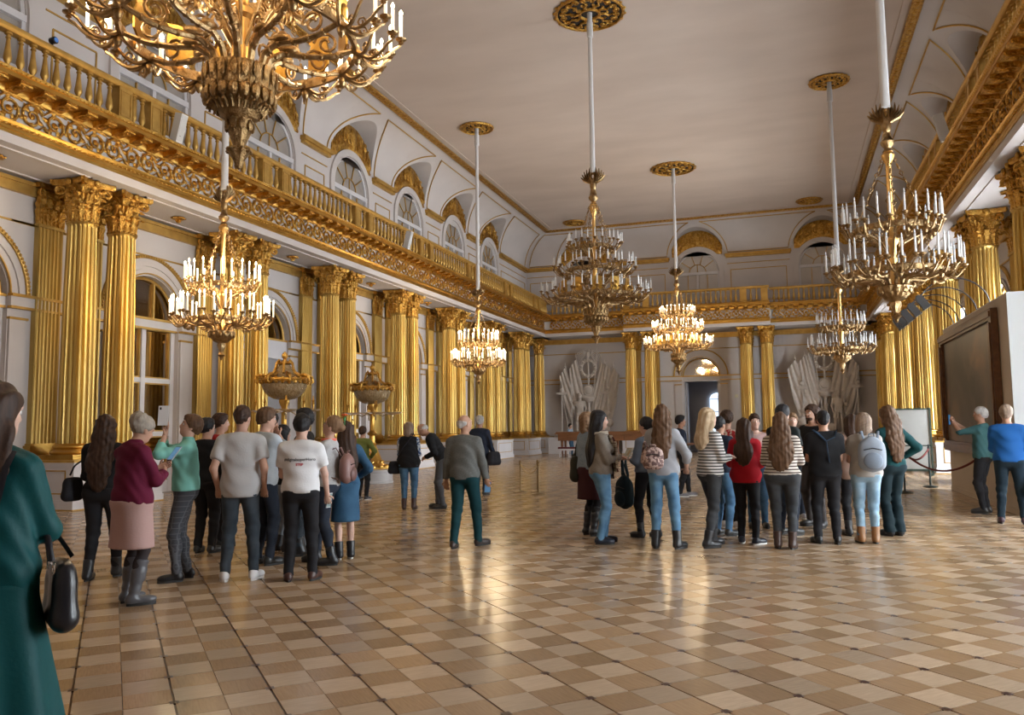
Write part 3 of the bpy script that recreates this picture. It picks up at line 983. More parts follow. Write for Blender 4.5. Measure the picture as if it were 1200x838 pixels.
def pil_mesh():
    sh, ba, ca = MB(), MB(), MB()
    W = .31
    pts = [(-W, 0), (-W, -.13)]
    nf = 6
    for k in range(nf):
        x0 = -W + .03 + k * (2 * W - .06) / nf
        dx = (2 * W - .06) / nf
        pts += [(x0 + dx * .15, -.13), (x0 + dx * .3, -.105), (x0 + dx * .5, -.095), (x0 + dx * .7, -.105), (x0 + dx * .85, -.13)]
    pts += [(W, -.13), (W, 0)]
    n = len(pts)
    z0, z1 = ZBASE - ZP, ZSH - ZP
    V = [(x, y, z0) for x, y in pts] + [(x, y, z1) for x, y in pts]
    sh.add(V, [(i, i + 1, n + i + 1, n + i) for i in range(n - 1)])
    sh.bb(-W - .02, W + .02, -.16, 0, z1 - .06, z1)
    ba.bb(-.42, .42, -.24, 0, 0, .1); ba.bb(-.40, .40, -.22, 0, .1, .18); ba.bb(-.36, .36, -.18, 0, .18, .24); ba.bb(-.38, .38, -.2, 0, .24, .29); ba.bb(-.34, .34, -.16, 0, .29, .33)
    H = ZCAP - ZSH
    ca.bb(-W + .02, W - .02, -.13, 0, 0, H - .1)
    ca.bb(-.44, .44, -.28, 0, H - .11, H)
    for x in (-.2, 0, .2):
        ca.add(np.concatenate(L1.v) * (.9, -1, 1), L1.f, T(x, -.13, 0))
    for x in (-.29, -.1, .1, .29):
        ca.add(np.concatenate(L2.v) * (.9, -1, 1), L2.f, T(x, -.12, 0))
    for sg in (-1, 1):
        sp = [(sg * (.33 + .085 * (1 - t * .8) * math.cos(2.6 - 9 * t)), -.2, H - .22 + .09 * (1 - t * .8) * math.sin(2.6 - 9 * t)) for t in np.linspace(0, 1, 16)]
        ca.tube([(sg * .2, -.15, .45)] + sp, .035, 6)
    ca.ell((0, -.28, H - .06), (.08, .05, .08), 8, 5)
    return sh.mesh('shaft', GOLDF, 40), ba.mesh('base', GOLD, 0), ca.mesh('capital', GOLDR, 45)
PIL = pil_mesh()
def pilaster(M, label):
    t = thing('pilaster', label, 'pilaster', M)
    link(PIL[0], 'shaft', t); link(PIL[1], 'base', t); link(PIL[2], 'capital', t, T(0, 0, ZSH - ZP))
def pedestal(M, hw, u0, u1, label):
    """hw half length along the wall, u0 front, u1 back"""
    t = thing('pedestal', label, 'pedestal', M)
    b = MB(); b.bb(-hw, hw, u0, u1, .0, ZP - .07); b.bb(-hw - .04, hw + .04, u0 - .04, u1, 0, .16); b.bb(-hw - .02, hw + .02, u0 - .02, u1, .16, .2)
    b.bb(-hw - .03, hw + .03, u0 - .03, u1, ZP - .12, ZP - .05)
    b.build('body', WHITE, t, 0)
    g = MB()
    g.bb(-hw - .01, hw + .01, u0 - .01, u1, ZP - .05, ZP)
    g.bb(-hw - .045, hw + .045, u0 - .045, u1, -.0, .025)
    def frame_a(x0, x1, z0, z1, uu):
        for q in ((x0, x1, z0, z0 + .025), (x0, x1, z1 - .025, z1), (x0, x0 + .025, z0 + .025, z1 - .025), (x1 - .025, x1, z0 + .025, z1 - .025)):
            g.bb(q[0], q[1], uu - .012, uu + .01, q[2], q[3])
    frame_a(-hw + .18, hw - .18, .32, .80, u0)
    for sg in (-1, 1):
        y0, y1 = u0 + .2, u1 - .3
        for q in ((y0, y1, .32, .345), (y0, y1, .775, .8), (y0, y0 + .025, .32, .8), (y1 - .025, y1, .32, .8)):
            g.bb(sg * (hw - .01), sg * (hw + .012), q[0], q[1], q[2], q[3])
    g.build('gilt_moulding', GOLDP, t, 0)
ORD = ['first', 'second', 'third', 'fourth', 'fifth', 'sixth', 'seventh', 'eighth']
CUL, DP = 9.6, .55
for s, side in (('left', 'mirrored-window wall'), ('right', 'daylight-window wall')):
    ys = [y for y in (CL if s == 'left' else CL) if y > (12 if s == 'left' else 17)]
    for i, y in enumerate(ys):
        sg = 1 if s == 'left' else -1
        a = sg * y
        od = ORD[i]
        pedestal(FRM[s] @ T(a), 1.2, GU, WU, f'white panelled pedestal under the {od} pair of gold columns from the camera, {side}')
        for q, nm in ((-DP, 'nearer'), (DP, 'farther')):
            Mc = FRM[s] @ T(a + sg * q, CUL, ZP)
            column(Mc, f'{nm} gold fluted column of the {od} pair from the camera, {side}', y < 26)
            pilaster(FRM[s] @ T(a + sg * q, WU, ZP), f'{nm} flat gold pilaster behind the {od} column pair, {side}')
    a = (47.15 if s == 'left' else -47.15)
    cl = 'plaster trophy beside the mirrored windows' if s == 'left' else 'plaster trophy beside the daylight windows'
    column(FRM[s] @ T(a, CUL, ZP), f'single gold column in the far corner next to the {cl}', False)
    pedestal(FRM[s] @ T(a), .62, GU, WU, f'white pedestal in the far corner next to the {cl}')
for sg, nm in ((-1, 'mirrored-window'), (1, 'daylight-window')):
    pedestal(FRM['far'] @ T(CX + sg * 3.2), 1.0, 8.1, WU, f'white pedestal of the far doorway columns on the {nm} side')
    for x, q in ((2.65, 'inner'), (3.75, 'outer')):
        column(FRM['far'] @ T(CX + sg * x, 8.8, ZP), f'{q} gold column beside the far doorway, {nm} side', False)
        pilaster(FRM['far'] @ T(CX + sg * x, WU, ZP), f'{q} flat gold pilaster behind the far doorway columns, {nm} side')
# ------------------------------------------------------------------ ceiling rosettes and chandeliers
def rosette(x, y, r, label):
    t = thing('ceiling_rosette', label, 'rosette', T(x, y, ZC))
    b = MB(); b.lathe([(r * .97, -.02), (r * .99, 0)], 32); b.build('backing', mat('rosette_void', (.02, .015, .012), .8), t, 0)
    mb = MB()
    mb.tube([(r * math.cos(a), r * math.sin(a), -.04) for a in np.linspace(0, 2 * math.pi, 41)[:-1]], .045, 6, closed=True)
    mb.tube([(r * .3 * math.cos(a), r * .3 * math.sin(a), -.05) for a in np.linspace(0, 2 * math.pi, 25)[:-1]], .05, 6, closed=True)
    for k in range(20):
        an = 2 * math.pi * k / 20
        mb.ell((0, r * 1.04, -.03), (.075 * r, .07 * r, .03), 8, 4, T(0, 0, 0, an))
        sg = 1 if k % 2 else -1
        sp = [(sg * .11 * r * (1 - .8 * q) * math.cos(8 * q), .78 * r + .12 * r * (1 - .8 * q) * math.sin(8 * q), -.05) for q in np.linspace(0, 1, 12)]
        mb.tube(sp, .022 * r + .008, 5, M=T(0, 0, 0, an))
        if k % 2 == 0:
            mb.tube([(0, .3 * r, -.04), (.06 * r, .45 * r, -.06), (-.05 * r, .58 * r, -.06), (.02 * r, .7 * r, -.05)], [.05 * r, .045 * r, .04 * r, .02 * r], 5, M=T(0, 0, 0, an))
            mb.ell((.1 * r, .52 * r, -.04), (.06 * r, .05 * r, .03), 6, 4, T(0, 0, 0, an))
    mb.build('openwork', GOLDR, t, 40)

BRONZED = mat('aged_bronze', (.40, .26, .12), .34, 1.0, noise=(16, (.2, .12, .05)), bump=(50, .6, .03))
def candle_mesh(mt):
    mb = MB(); mb.lathe([(.017, 0), (.017, .28), (.012, .29)], 8)
    return mb.mesh('candle', mt, 40)
CANDM, CANDG = candle_mesh(CANDLE), candle_mesh(GLOWCANDLE)
_m = MB(); _m.lathe([(.004, 0), (.013, .012), (.019, .03), (.016, .05), (.006, .075), (.001, .085)], 8); FLAMEM = _m.mesh('flame', FLAME, 60)
_m = MB(); _m.lathe([(.004, 0), (.010, .012), (.014, .03), (.012, .05), (.005, .07), (.001, .078)], 8); BULBM = _m.mesh('bulb', mat('unlit_bulb', (.7, .72, .75), .15, coat=.5), 60)
def arm_end(mb, p):
    mb.lathe([(.012, -.05), (.03, -.035), (.018, -.02), (.05, -.005), (.058, .01), (.022, .014), (.02, .03)], 8, p)
def eagle(mb, z, s=1.0):
    mb.lathe([(.04 * s, -.5 * s), (.09 * s, -.46 * s), (.05 * s, -.4 * s), (.11 * s, -.33 * s), (.12 * s, -.28 * s), (.05 * s, -.22 * s), (.04 * s, -.12 * s)], 12, (0, 0, z))
    mb.ell((0, 0, z + .02 * s), (.085 * s, .07 * s, .16 * s), 10, 8)
    for sg in (-1, 1):
        mb.tube([(sg * .03 * s, 0, z + .12 * s), (sg * .06 * s, 0, z + .22 * s), (sg * .09 * s, .01, z + .27 * s), (sg * .13 * s, .02, z + .26 * s)], [.05 * s, .04 * s, .04 * s, .012 * s], 7)
        for k in range(6):          # feathers
            a = R(28 + k * 13)
            L = (.30 + .025 * k) * s
            mb.tube([(sg * .06 * s, 0, z + .06 * s), (sg * (.06 * s + L * .6 * math.cos(a)), 0, z + .06 * s + L * .6 * math.sin(a)), (sg * (.06 * s + L * math.cos(a + .15)), 0, z + .06 * s + L * math.sin(a + .15))], [.05 * s, .062 * s, .02 * s], 6, flat=.45)
        mb.tube([(sg * .03 * s, 0, z - .1 * s), (sg * .07 * s, .02, z - .22 * s)], [.035 * s, .02 * s], 6)
    for k in (-1, 0, 1):
        mb.tube([(0, 0, z - .1 * s), (k * .09 * s, -.02, z - .26 * s)], [.04 * s, .02 * s], 5, flat=.5)
    mb.lathe([(.03 * s, .0), (.05 * s, .03 * s), (.03 * s, .06 * s), (.012 * s, .1 * s)], 8, (0, 0, z + .28 * s))
def chain(mb, p, q, link_len=.12):
    p, q = np.array(p, float), np.array(q, float)
    L = np.linalg.norm(q - p); n = max(2, int(L / link_len))
    d = (q - p) / L
    for k in range(n):
        c0, c1 = p + d * L * (k + .1) / n, p + d * L * (k + .9) / n
        s = np.cross(d, (0, 0, 1.0)) if k % 2 else np.cross(d, np.cross(d, (0, 0, 1.0)))
        s = s / (np.linalg.norm(s) + 1e-9) * .028
        m = (c0 + c1) / 2
        mb.tube([c0, m + s, c1, m - s], .012, 4, closed=True)
ARMCACHE = {}
def arm_cluster(key, L, angs, dz):
    """several curved candle arms spreading from one node of a hoop (local +x outward, node at 0)"""
    if key in ARMCACHE:
        return ARMCACHE[key]
    mb = MB(); tips = []
    mb.ell((0, 0, 0), (.05, .06, .06), 8, 6)
    mb.lathe([(.002, -.17), (.03, -.14), (.045, -.09), (.02, -.05)], 8, (.02, 0, 0))
    for i, an in enumerate(angs):
        c, s = math.cos(an), math.sin(an)
        l = L * (1 - .12 * abs(an))
        drop = dz[i % len(dz)]
        pts = []
        for t in np.linspace(0, 1, 9):
            r = l * t
            z = drop - .10 * math.sin(t * math.pi * .9) - (.0 if t < .8 else -(t - .8) / .2 * .10)
            z = drop * t - .11 * math.sin(min(t / .85, 1) * math.pi) + (0 if t < .8 else (t - .8) / .2 * .05)
            pts.append((r * c, r * s, z))
        mb.tube(pts, np.linspace(.022, .014, 9), 5)
        cr = [(pts[4][0] + .05 * (1 - .7 * q) * math.cos(7 * q) * c, pts[4][1] + .05 * (1 - .7 * q) * math.cos(7 * q) * s, pts[4][2] + .045 + .05 * (1 - .7 * q) * math.sin(7 * q)) for q in np.linspace(0, 1, 8)]
        mb.tube(cr, .010, 4)
        tip = (pts[-1][0], pts[-1][1], pts[-1][2] + .06)
        arm_end(mb, tip)
        tips.append((tip[0], tip[1], tip[2] + .03))
    ARMCACHE[key] = (mb.mesh('candle_arm_spray', BRONZE, 50), tips)
    return ARMCACHE[key]
def tier(t, key, z, Rr, n, L, angs, dz, lit, phase=0.0, hoop_h=.05, ch=1.0):
    me, tips = arm_cluster(key, L, angs, dz)
    mb = MB()
    mb.lathe([(Rr - .02, -hoop_h), (Rr + .015, -hoop_h), (Rr + .025, 0), (Rr + .015, hoop_h), (Rr - .02, hoop_h), (Rr - .02, -hoop_h)], 48, (0, 0, z), caps=False)
    for k in range(n * 2):
        a = 2 * math.pi * k / (n * 2)
        mb.ell((Rr * math.cos(a), Rr * math.sin(a), z), (.05, .05, .05), 6, 4)
    mb.build('hoop', BRONZE, t, 40)
    for k in range(n):
        a = 2 * math.pi * (k + phase) / n
        M = T(Rr * math.cos(a), Rr * math.sin(a), z, a)
        link(me, 'candle_arm_spray', t, M)
        for j, tp in enumerate(tips):
            on = lit > 0 and (lit >= 1 or rnd.random() < lit)
            c = link(CANDG if on else CANDM, 'candle', t, M @ T(*tp) @ np.diag((1, 1, ch, 1.0)))
            link(FLAMEM if on else BULBM, 'flame' if on else 'bulb', c, T(0, 0, .285))
def glow(t, z, r, n, power):
    """the light of one ring of candles, as n small lamps among them"""
    for k in range(n):
        ld = bpy.data.lights.new('candle_glow', 'POINT')
        ld.energy = power / n
        ld.color = (1.0, 0.76, 0.46)
        ld.shadow_soft_size = .16
        o = bpy.data.objects.new('candle_glow', ld)
        COL.objects.link(o); o.parent = t
        a = 2 * math.pi * (k + .5) / n
        o.location = (r * math.cos(a), r * math.sin(a), z)
def rod(t, z0, dz, x=0, y=0):
    ZC = 13.3 - dz
    mb = MB(); mb.lathe([(.055, 0), (.085, .02), (.075, .25), (.06, ZC - z0 - 1.0), (.058, ZC - z0 - .75), (.09, ZC - z0 - .74), (.09, ZC - z0 - .3), (.075, ZC - z0 - .29), (.075, ZC - z0 - .02)], 12, (x, y, z0))
    mb.build('suspension_rod', CABLE, t, 40)
def big_chandelier(x, y, lit, label, dz=0.0):
    t = thing('chandelier', label, 'chandelier', T(x, y, dz))
    rod(t, 8.62, dz)
    mb = MB(); eagle(mb, 8.25, 1.15); mb.build('eagle_finial', BRONZE, t, 45)
    for k in range(8):
        a = 2 * math.pi * k / 8
        mb = MB(); chain(mb, (.12 * math.cos(a), .12 * math.sin(a), 7.68), (.45 * math.cos(a), .45 * math.sin(a), 6.58)); mb.build('chain', BRONZE, t, 0)
        mb = MB(); chain(mb, (.48 * math.cos(a), .48 * math.sin(a), 6.45), (.74 * math.cos(a), .74 * math.sin(a), 5.9)); chain(mb, (.8 * math.cos(a), .8 * math.sin(a), 5.78), (1.05 * math.cos(a), 1.05 * math.sin(a), 5.2)); mb.build('lower_chain', BRONZE, t, 0)
    mb = MB(); mb.lathe([(.08, 4.6), (.11, 4.7), (.09, 4.8), (.085, 5.3), (.12, 5.34), (.12, 5.4), (.07, 5.45), (.06, 6.1), (.09, 6.15), (.05, 6.2), (.045, 7.4), (.09, 7.5), (.13, 7.6), (.10, 7.72), (.06, 7.8)], 14)
    mb.build('stem', mat('gilt_stem', (.85, .52, .18), .3, 1.0), t, 40)
    mb = MB(); mb.lathe([(.10, 4.28), (.17, 4.32), (.20, 4.40), (.28, 4.46), (.30, 4.52), (.31, 4.62), (.325, 4.74), (.33, 4.78), (.29, 4.79), (.27, 4.7), (.1, 4.66)], 40, wob=.035, wn=20)
    for k in range(20):
        a = 2 * math.pi * (k + .5) / 20
        mb.ell((.315, 0, 4.50), (.035, .045, .075), 6, 5, T(0, 0, 0, a))
        mb.ell((.335, 0, 4.70), (.02, .035, .09), 6, 5, T(0, 0, 0, a))
    for k in range(26):
        a = 2 * math.pi * k / 26
        mb.tube([(.275 + .045 * (1 - .7 * q) * math.cos(8 * q), .0, 4.55 + .05 * (1 - .7 * q) * math.sin(8 * q)) for q in np.linspace(0, 1, 9)], .012, 4, M=T(0, 0, 0, a))
        mb.tube([(.21, 0, 4.36), (.25, 0, 4.42), (.29, 0, 4.44), (.30, 0, 4.40)], .014, 4, M=T(0, 0, 0, a))
    mb.build('leafy_bowl', BRONZED, t, 45)
    mb = MB(); mb.lathe([(.002, 3.82), (.03, 3.84), (.045, 3.90), (.06, 3.93), (.09, 3.97), (.11, 4.0), (.06, 4.02), (.05, 4.05), (.07, 4.10), (.10, 4.18), (.12, 4.26), (.13, 4.30), (.10, 4.34)], 18, wob=.06, wn=9)
    for k in range(9):
        a = 2 * math.pi * k / 9
        mb.ell((.09, 0, 4.0), (.04, .03, .03), 6, 4, T(0, 0, 0, a)); mb.ell((.12, 0, 4.24), (.025, .035, .06), 6, 4, T(0, 0, 0, a))
    mb.build('drop_finial', BRONZED, t, 45)
    tier(t, 'b1', 5.1, 1.08, 12, .45, [R(q) for q in (-62, -32, 0, 32, 62)], (.02, -.03), lit, ch=.78)
    tier(t, 'b2', 5.83, .76, 10, .40, [R(q) for q in (-48, -16, 16, 48)], (.02, -.02), lit, .5, ch=.74)
    tier(t, 'b3', 6.5, .44, 8, .34, [R(q) for q in (-35, 0, 35)], (.02, -.02), lit, ch=.7)
    am = MB()
    pts = [(.2, 0, 4.72), (.27, 0, 4.92), (.40, 0, 5.0), (.62, 0, 4.98), (.85, 0, 5.0), (1.06, 0, 5.08)]
    P = np.array(pts)
    tt = np.linspace(0, 5, 22)
    P2 = np.stack([np.interp(tt, range(6), P[:, q]) for q in range(3)], 1)
    am.tube(P2, np.linspace(.035, .025, 22), 6)
    for k in range(6, 21, 3):
        am.ell(P2[k], (.03, .038, .038), 6, 4)
    for (x0, z0, r0, d) in ((.36, 5.12, .11, 1), (.80, 5.13, .12, -1)):
        am.tube([(x0 + d * r0 * (1 - .75 * q) * math.cos(9 * q), 0, z0 + r0 * (1 - .75 * q) * math.sin(9 * q)) for q in np.linspace(0, 1, 16)], .016, 5)
    am.ell((.45, 0, 5.04), (.10, .055, .05), 8, 5)
    ame = am.mesh('branch', BRONZE, 45)
    pl = MB()
    G = [[(1.0, .15 * sx * w_, z) for sx in np.linspace(-1, 1, 5)] for z, w_ in ((5.14, .5), (5.2, 1), (5.36, 1), (5.46, .75), (5.5, 1.0), (5.53, .2))]
    pl.grid(G, thick=(-.02, 0, 0)); pl.ell((1.01, 0, 5.33), (.035, .07, .09), 8, 6)
    plm = pl.mesh('shield_plaque', GOLD, 40)
    for k in range(12):
        link(ame, 'branch', t, T(0, 0, 0, 2 * math.pi * k / 12))
        link(plm, 'shield_plaque', t, T(0, 0, 0, 2 * math.pi * (k + .5) / 12))
    sc = MB()
    sc.tube([(.06, 0, 5.0), (.25, 0, 5.35), (.5, 0, 5.72), (.74, 0, 5.8)], .02, 5)
    for (x0, z0, r0) in ((.3, 5.55, .10), (.52, 5.6, .08)):
        sc.tube([(x0 + r0 * (1 - .75 * q) * math.cos(9 * q), 0, z0 + r0 * (1 - .75 * q) * math.sin(9 * q)) for q in np.linspace(0, 1, 14)], .013, 5)
    sc.tube([(.05, 0, 5.9), (.15, 0, 6.2), (.3, 0, 6.42), (.44, 0, 6.48)], .018, 5)
    scm = sc.mesh('scroll_bracket', BRONZE, 45)
    for k in range(10):
        link(scm, 'scroll_bracket', t, T(0, 0, 0, 2 * math.pi * (k + .5) / 10))
    if lit:
        glow(t, 5.5, 1.42, 6, LAMP_W * .6); glow(t, 6.25, .95, 4, LAMP_W * .4)
    return t
def small_chandelier(x, y, lit, label, dz=0.0):
    t = thing('chandelier', label, 'chandelier', T(x, y, dz))
    rod(t, 6.86, dz)
    mb = MB(); eagle(mb, 6.55, .95); mb.build('eagle_finial', BRONZE, t, 45)
    for k in range(8):
        a = 2 * math.pi * k / 8
        mb = MB(); chain(mb, (.07 * math.cos(a), .07 * math.sin(a), 6.03), (.55 * math.cos(a), .55 * math.sin(a), 4.82)) if k % 2 == 0 else chain(mb, (.58 * math.cos(a), .58 * math.sin(a), 4.72), (.70 * math.cos(a), .70 * math.sin(a), 4.12)); mb.build('chain', BRONZE, t, 0)
    mb = MB(); mb.lathe([(.06, 3.6), (.10, 3.75), (.08, 3.95), (.06, 4.0), (.055, 4.5), (.10, 4.56), (.10, 4.62), (.05, 4.66), (.045, 5.9), (.09, 5.98), (.11, 6.05), (.05, 6.14)], 14)
    mb.build('stem', mat('gilt_stem', (.85, .52, .18), .3, 1.0), t, 40)
    mb = MB(); mb.lathe([(.05, 3.55), (.16, 3.60), (.22, 3.68), (.26, 3.75), (.27, 3.80), (.25, 3.82), (.20, 3.80), (.06, 3.78)], 32, wob=.05, wn=16)
    for k in range(12):
        a = 2 * math.pi * k / 12
        mb.ell((.25, 0, 3.73), (.03, .045, .06), 6, 5, T(0, 0, 0, a))
    mb.build('leafy_bowl', BRONZE, t, 45)
    mb = MB(); mb.lathe([(.002, 3.20), (.025, 3.22), (.035, 3.27), (.08, 3.31), (.05, 3.34), (.035, 3.37), (.07, 3.45), (.09, 3.52), (.07, 3.57)], 14, wob=.06, wn=7)
    mb.build('drop_finial', BRONZE, t, 45)
    tier(t, 's1', 4.02, .72, 12, .33, [R(q) for q in (-42, 0, 42)], (.03, -.03), lit)
    tier(t, 's2', 4.75, .60, 12, .19, [R(q) for q in (-30, 30)], (.02, -.01), lit, .5)
    am = MB()
    P = np.array([(.15, 0, 3.78), (.22, 0, 3.92), (.36, 0, 3.95), (.55, 0, 3.93), (.72, 0, 4.0)])
    tt = np.linspace(0, 4, 16)
    am.tube(np.stack([np.interp(tt, range(5), P[:, q]) for q in range(3)], 1), np.linspace(.03, .022, 16), 6)
    am.tube([(.4 + .09 * (1 - .75 * q) * math.cos(9 * q), 0, 4.06 + .09 * (1 - .75 * q) * math.sin(9 * q)) for q in np.linspace(0, 1, 14)], .013, 5)
    am.ell((.3, 0, 3.97), (.07, .045, .04), 8, 5)
    ame = am.mesh('branch', BRONZE, 45)
    sc = MB()
    sc.tube([(.05, 0, 4.3), (.2, 0, 4.55), (.4, 0, 4.66), (.6, 0, 4.74)], .016, 5)
    sc.tube([(.3 + .07 * (1 - .75 * q) * math.cos(9 * q), 0, 4.72 + .07 * (1 - .75 * q) * math.sin(9 * q)) for q in np.linspace(0, 1, 12)], .011, 5)
    scm = sc.mesh('scroll_bracket', BRONZE, 45)
    for k in range(12):
        link(ame, 'branch', t, T(0, 0, 0, 2 * math.pi * k / 12))
        if k % 2:
            link(scm, 'scroll_bracket', t, T(0, 0, 0, 2 * math.pi * k / 12))
    if lit:
        glow(t, 4.5, .95, 5, LAMP_W * .45); glow(t, 5.25, .7, 3, LAMP_W * .3)
    return t
big_chandelier(-4.83, 6.25, .85, 'huge lit three-tier gilt chandelier hanging closest to the camera', .2)
small_chandelier(-11.25, 14.1, 1, 'lit two-tier gilt chandelier in front of the second pair of columns', -.16)
small_chandelier(-11.05, 28.7, 1, 'lit two-tier gilt chandelier farther along the mirrored-window wall')
big_chandelier(-4.85, 21.6, 0, 'large unlit three-tier chandelier with eagle, over the middle of the hall')
big_chandelier(-4.45, 36.5, 1, 'lit three-tier chandelier hanging before the far doorway')
small_chandelier(1.80, 14.6, 0, 'unlit two-tier chandelier with white candles near the painting partition')
small_chandelier(1.85, 28.9, 0, 'unlit two-tier chandelier hanging in front of the far plaster trophy')
rosette(-4.85, 21.6, .95, 'gold openwork ceiling rosette above the unlit middle chandelier')
rosette(-11.05, 28.7, .62, 'gold openwork ceiling rosette above the farther lit side chandelier')
rosette(-4.45, 36.5, .95, 'gold openwork ceiling rosette above the far lit chandelier')
rosette(1.85, 28.9, .62, 'gold openwork ceiling rosette above the far unlit side chandelier')
rosette(1.80, 14.6, .62, 'gold openwork ceiling rosette above the near unlit side chandelier')
rosette(-11.25, 14.1, .62, 'gold openwork ceiling rosette above the near lit side chandelier')
rosette(-4.83, 6.25, .95, 'gold openwork ceiling rosette above the huge closest chandelier')
rosette(-11.1, 44.4, .62, 'gold openwork ceiling rosette with no lamp, at the far corner by the mirrored windows')
rosette(1.6, 44.4, .62, 'gold openwork ceiling rosette with no lamp, at the far corner by the daylight windows')
# ------------------------------------------------------------------ bodies and clothes from distance fields
def surface_net(f, xs, ys, zs):
    nx, ny, nz = f.shape
    s = f < 0
    acc = np.zeros((nx - 1, ny - 1, nz - 1, 3), np.float32)
    cnt = np.zeros((nx - 1, ny - 1, nz - 1), np.float32)
    quads = []
    for ax in range(3):
        a = [slice(None)] * 3; b = [slice(None)] * 3
        a[ax] = slice(0, -1); b[ax] = slice(1, None)
        f0, f1 = f[tuple(a)], f[tuple(b)]
        I = np.argwhere(s[tuple(a)] != s[tuple(b)])
        if not len(I):
            continue
        v0, v1 = f0[tuple(I.T)], f1[tuple(I.T)]
        t = v0 / (v0 - v1)
        p = I.astype(np.float32)
        p[:, ax] += t
        o1, o2 = [q for q in range(3) if q != ax]
        cells = []
        for d1, d2 in ((0, 0), (-1, 0), (-1, -1), (0, -1)):
            c = I.copy(); c[:, o1] += d1; c[:, o2] += d2
            cells.append(c)
        ok = np.all([np.all((c >= 0) & (c < np.array([nx - 1, ny - 1, nz - 1])), axis=1) for c in cells], axis=0)
        flat = []
        for c in cells:
            c = c[ok]
            idx = np.ravel_multi_index(c.T, (nx - 1, ny - 1, nz - 1))
            flat.append(idx)
            np.add.at(acc.reshape(-1, 3), idx, p[ok]); np.add.at(cnt.reshape(-1), idx, 1)
        q = np.stack(flat, 1)
        inside0 = s[tuple(a)][tuple(I.T)][ok]
        flip = inside0 if ax != 1 else ~inside0
        q[~flip] = q[~flip][:, ::-1]
        quads.append(q)
    if not quads:
        return np.zeros((0, 3)), []
    Q = np.concatenate(quads)
    used, inv = np.unique(Q, return_inverse=True)
    P = acc.reshape(-1, 3)[used] / cnt.reshape(-1)[used][:, None]
    V = np.stack([np.interp(P[:, k], np.arange(len(g)), g) for k, g in enumerate((xs, ys, zs))], 1)
    return V, inv.reshape(Q.shape)
class Field:
    def __init__(self):
        self.P = []
    def cap(self, a, b, r1, r2=None, k=.03, flat=None, clip=()):
        self.P.append(('c', np.array(a, float), np.array(b, float), r1, r1 if r2 is None else r2, k, flat, clip)); return self
    def ell(self, c, r, k=.04, rot=None, clip=()):
        self.P.append(('e', np.array(c, float), np.array(r, float), rot, 0, k, None, clip)); return self
    def mesh(self, res, clip=(), disp=None):
        los, his = [], []
        for p in self.P:
            if p[0] == 'c':
                r = max(p[3], p[4])
                los.append(np.minimum(p[1], p[2]) - r); his.append(np.maximum(p[1], p[2]) + r)
            else:
                r = p[2] if p[3] is None else np.full(3, max(p[2]))
                los.append(p[1] - r); his.append(p[1] + r)
        pad = 3 * res + .01
        lo, hi = np.min(los, 0) - pad, np.max(his, 0) + pad
        ax = [np.arange(lo[k], hi[k] + res, res).astype(np.float32) for k in range(3)]
        f = np.full([len(a) for a in ax], .12, np.float32)
        for p, l, h in zip(self.P, los, his):
            m = p[5] + 2.5 * res + .02
            sl = tuple(slice(max(0, int((l[k] - m - lo[k]) / res)), min(len(ax[k]), int((h[k] + m - lo[k]) / res) + 2)) for k in range(3))
            X, Y, Z = np.meshgrid(*[ax[k][sl[k]] for k in range(3)], indexing='ij', copy=False)
            if p[0] == 'c':
                a, b = p[1], p[2]
                G = [X - a[0], Y - a[1], Z - a[2]]
                ba = b - a
                if p[6] is not None:
                    n, fac = np.array(p[6][0], float), p[6][1]
                    n = n / np.linalg.norm(n)
                    dn = (G[0] * n[0] + G[1] * n[1] + G[2] * n[2]) * (1 / fac - 1)
                    G = [G[q] + dn * n[q] for q in range(3)]
                    ba = ba + n * (ba @ n) * (1 / fac - 1)
                L = float(ba @ ba) + 1e-9
                t = np.clip((G[0] * ba[0] + G[1] * ba[1] + G[2] * ba[2]) / L, 0, 1)
                d = np.sqrt((G[0] - ba[0] * t) ** 2 + (G[1] - ba[1] * t) ** 2 + (G[2] - ba[2] * t) ** 2) - (p[3] + (p[4] - p[3]) * t)
                if p[6] is not None:
                    d = d * (.5 + .5 * p[6][1])
            else:
                G = [X - p[1][0], Y - p[1][1], Z - p[1][2]]
                if p[3] is not None:
                    Rm = np.asarray(p[3])
                    G = [G[0] * Rm[0, q] + G[1] * Rm[1, q] + G[2] * Rm[2, q] for q in range(3)]
                k0 = np.sqrt(sum((G[q] / p[2][q]) ** 2 for q in range(3)))
                k1 = np.sqrt(sum((G[q] / p[2][q] ** 2) ** 2 for q in range(3))) + 1e-6
                d = k0 * (k0 - 1) / k1
            for pt, n in p[7]:
                d = np.maximum(d, (X - pt[0]) * n[0] + (Y - pt[1]) * n[1] + (Z - pt[2]) * n[2])
            k = p[5]
            g = f[sl]
            if k > 0:
                h_ = np.maximum(k - np.abs(g - d), 0) / k
                f[sl] = np.minimum(g, d) - h_ * h_ * k * .25
            else:
                f[sl] = np.minimum(g, d)
        if clip or disp:
            X, Y, Z = np.meshgrid(*ax, indexing='ij', copy=False)
            if disp:
                f = f + disp(X, Y, Z).astype(np.float32)
            for pt, n in clip:
                f = np.maximum(f, (X - pt[0]) * n[0] + (Y - pt[1]) * n[1] + (Z - pt[2]) * n[2])
        return surface_net(f.astype(np.float32), *ax)
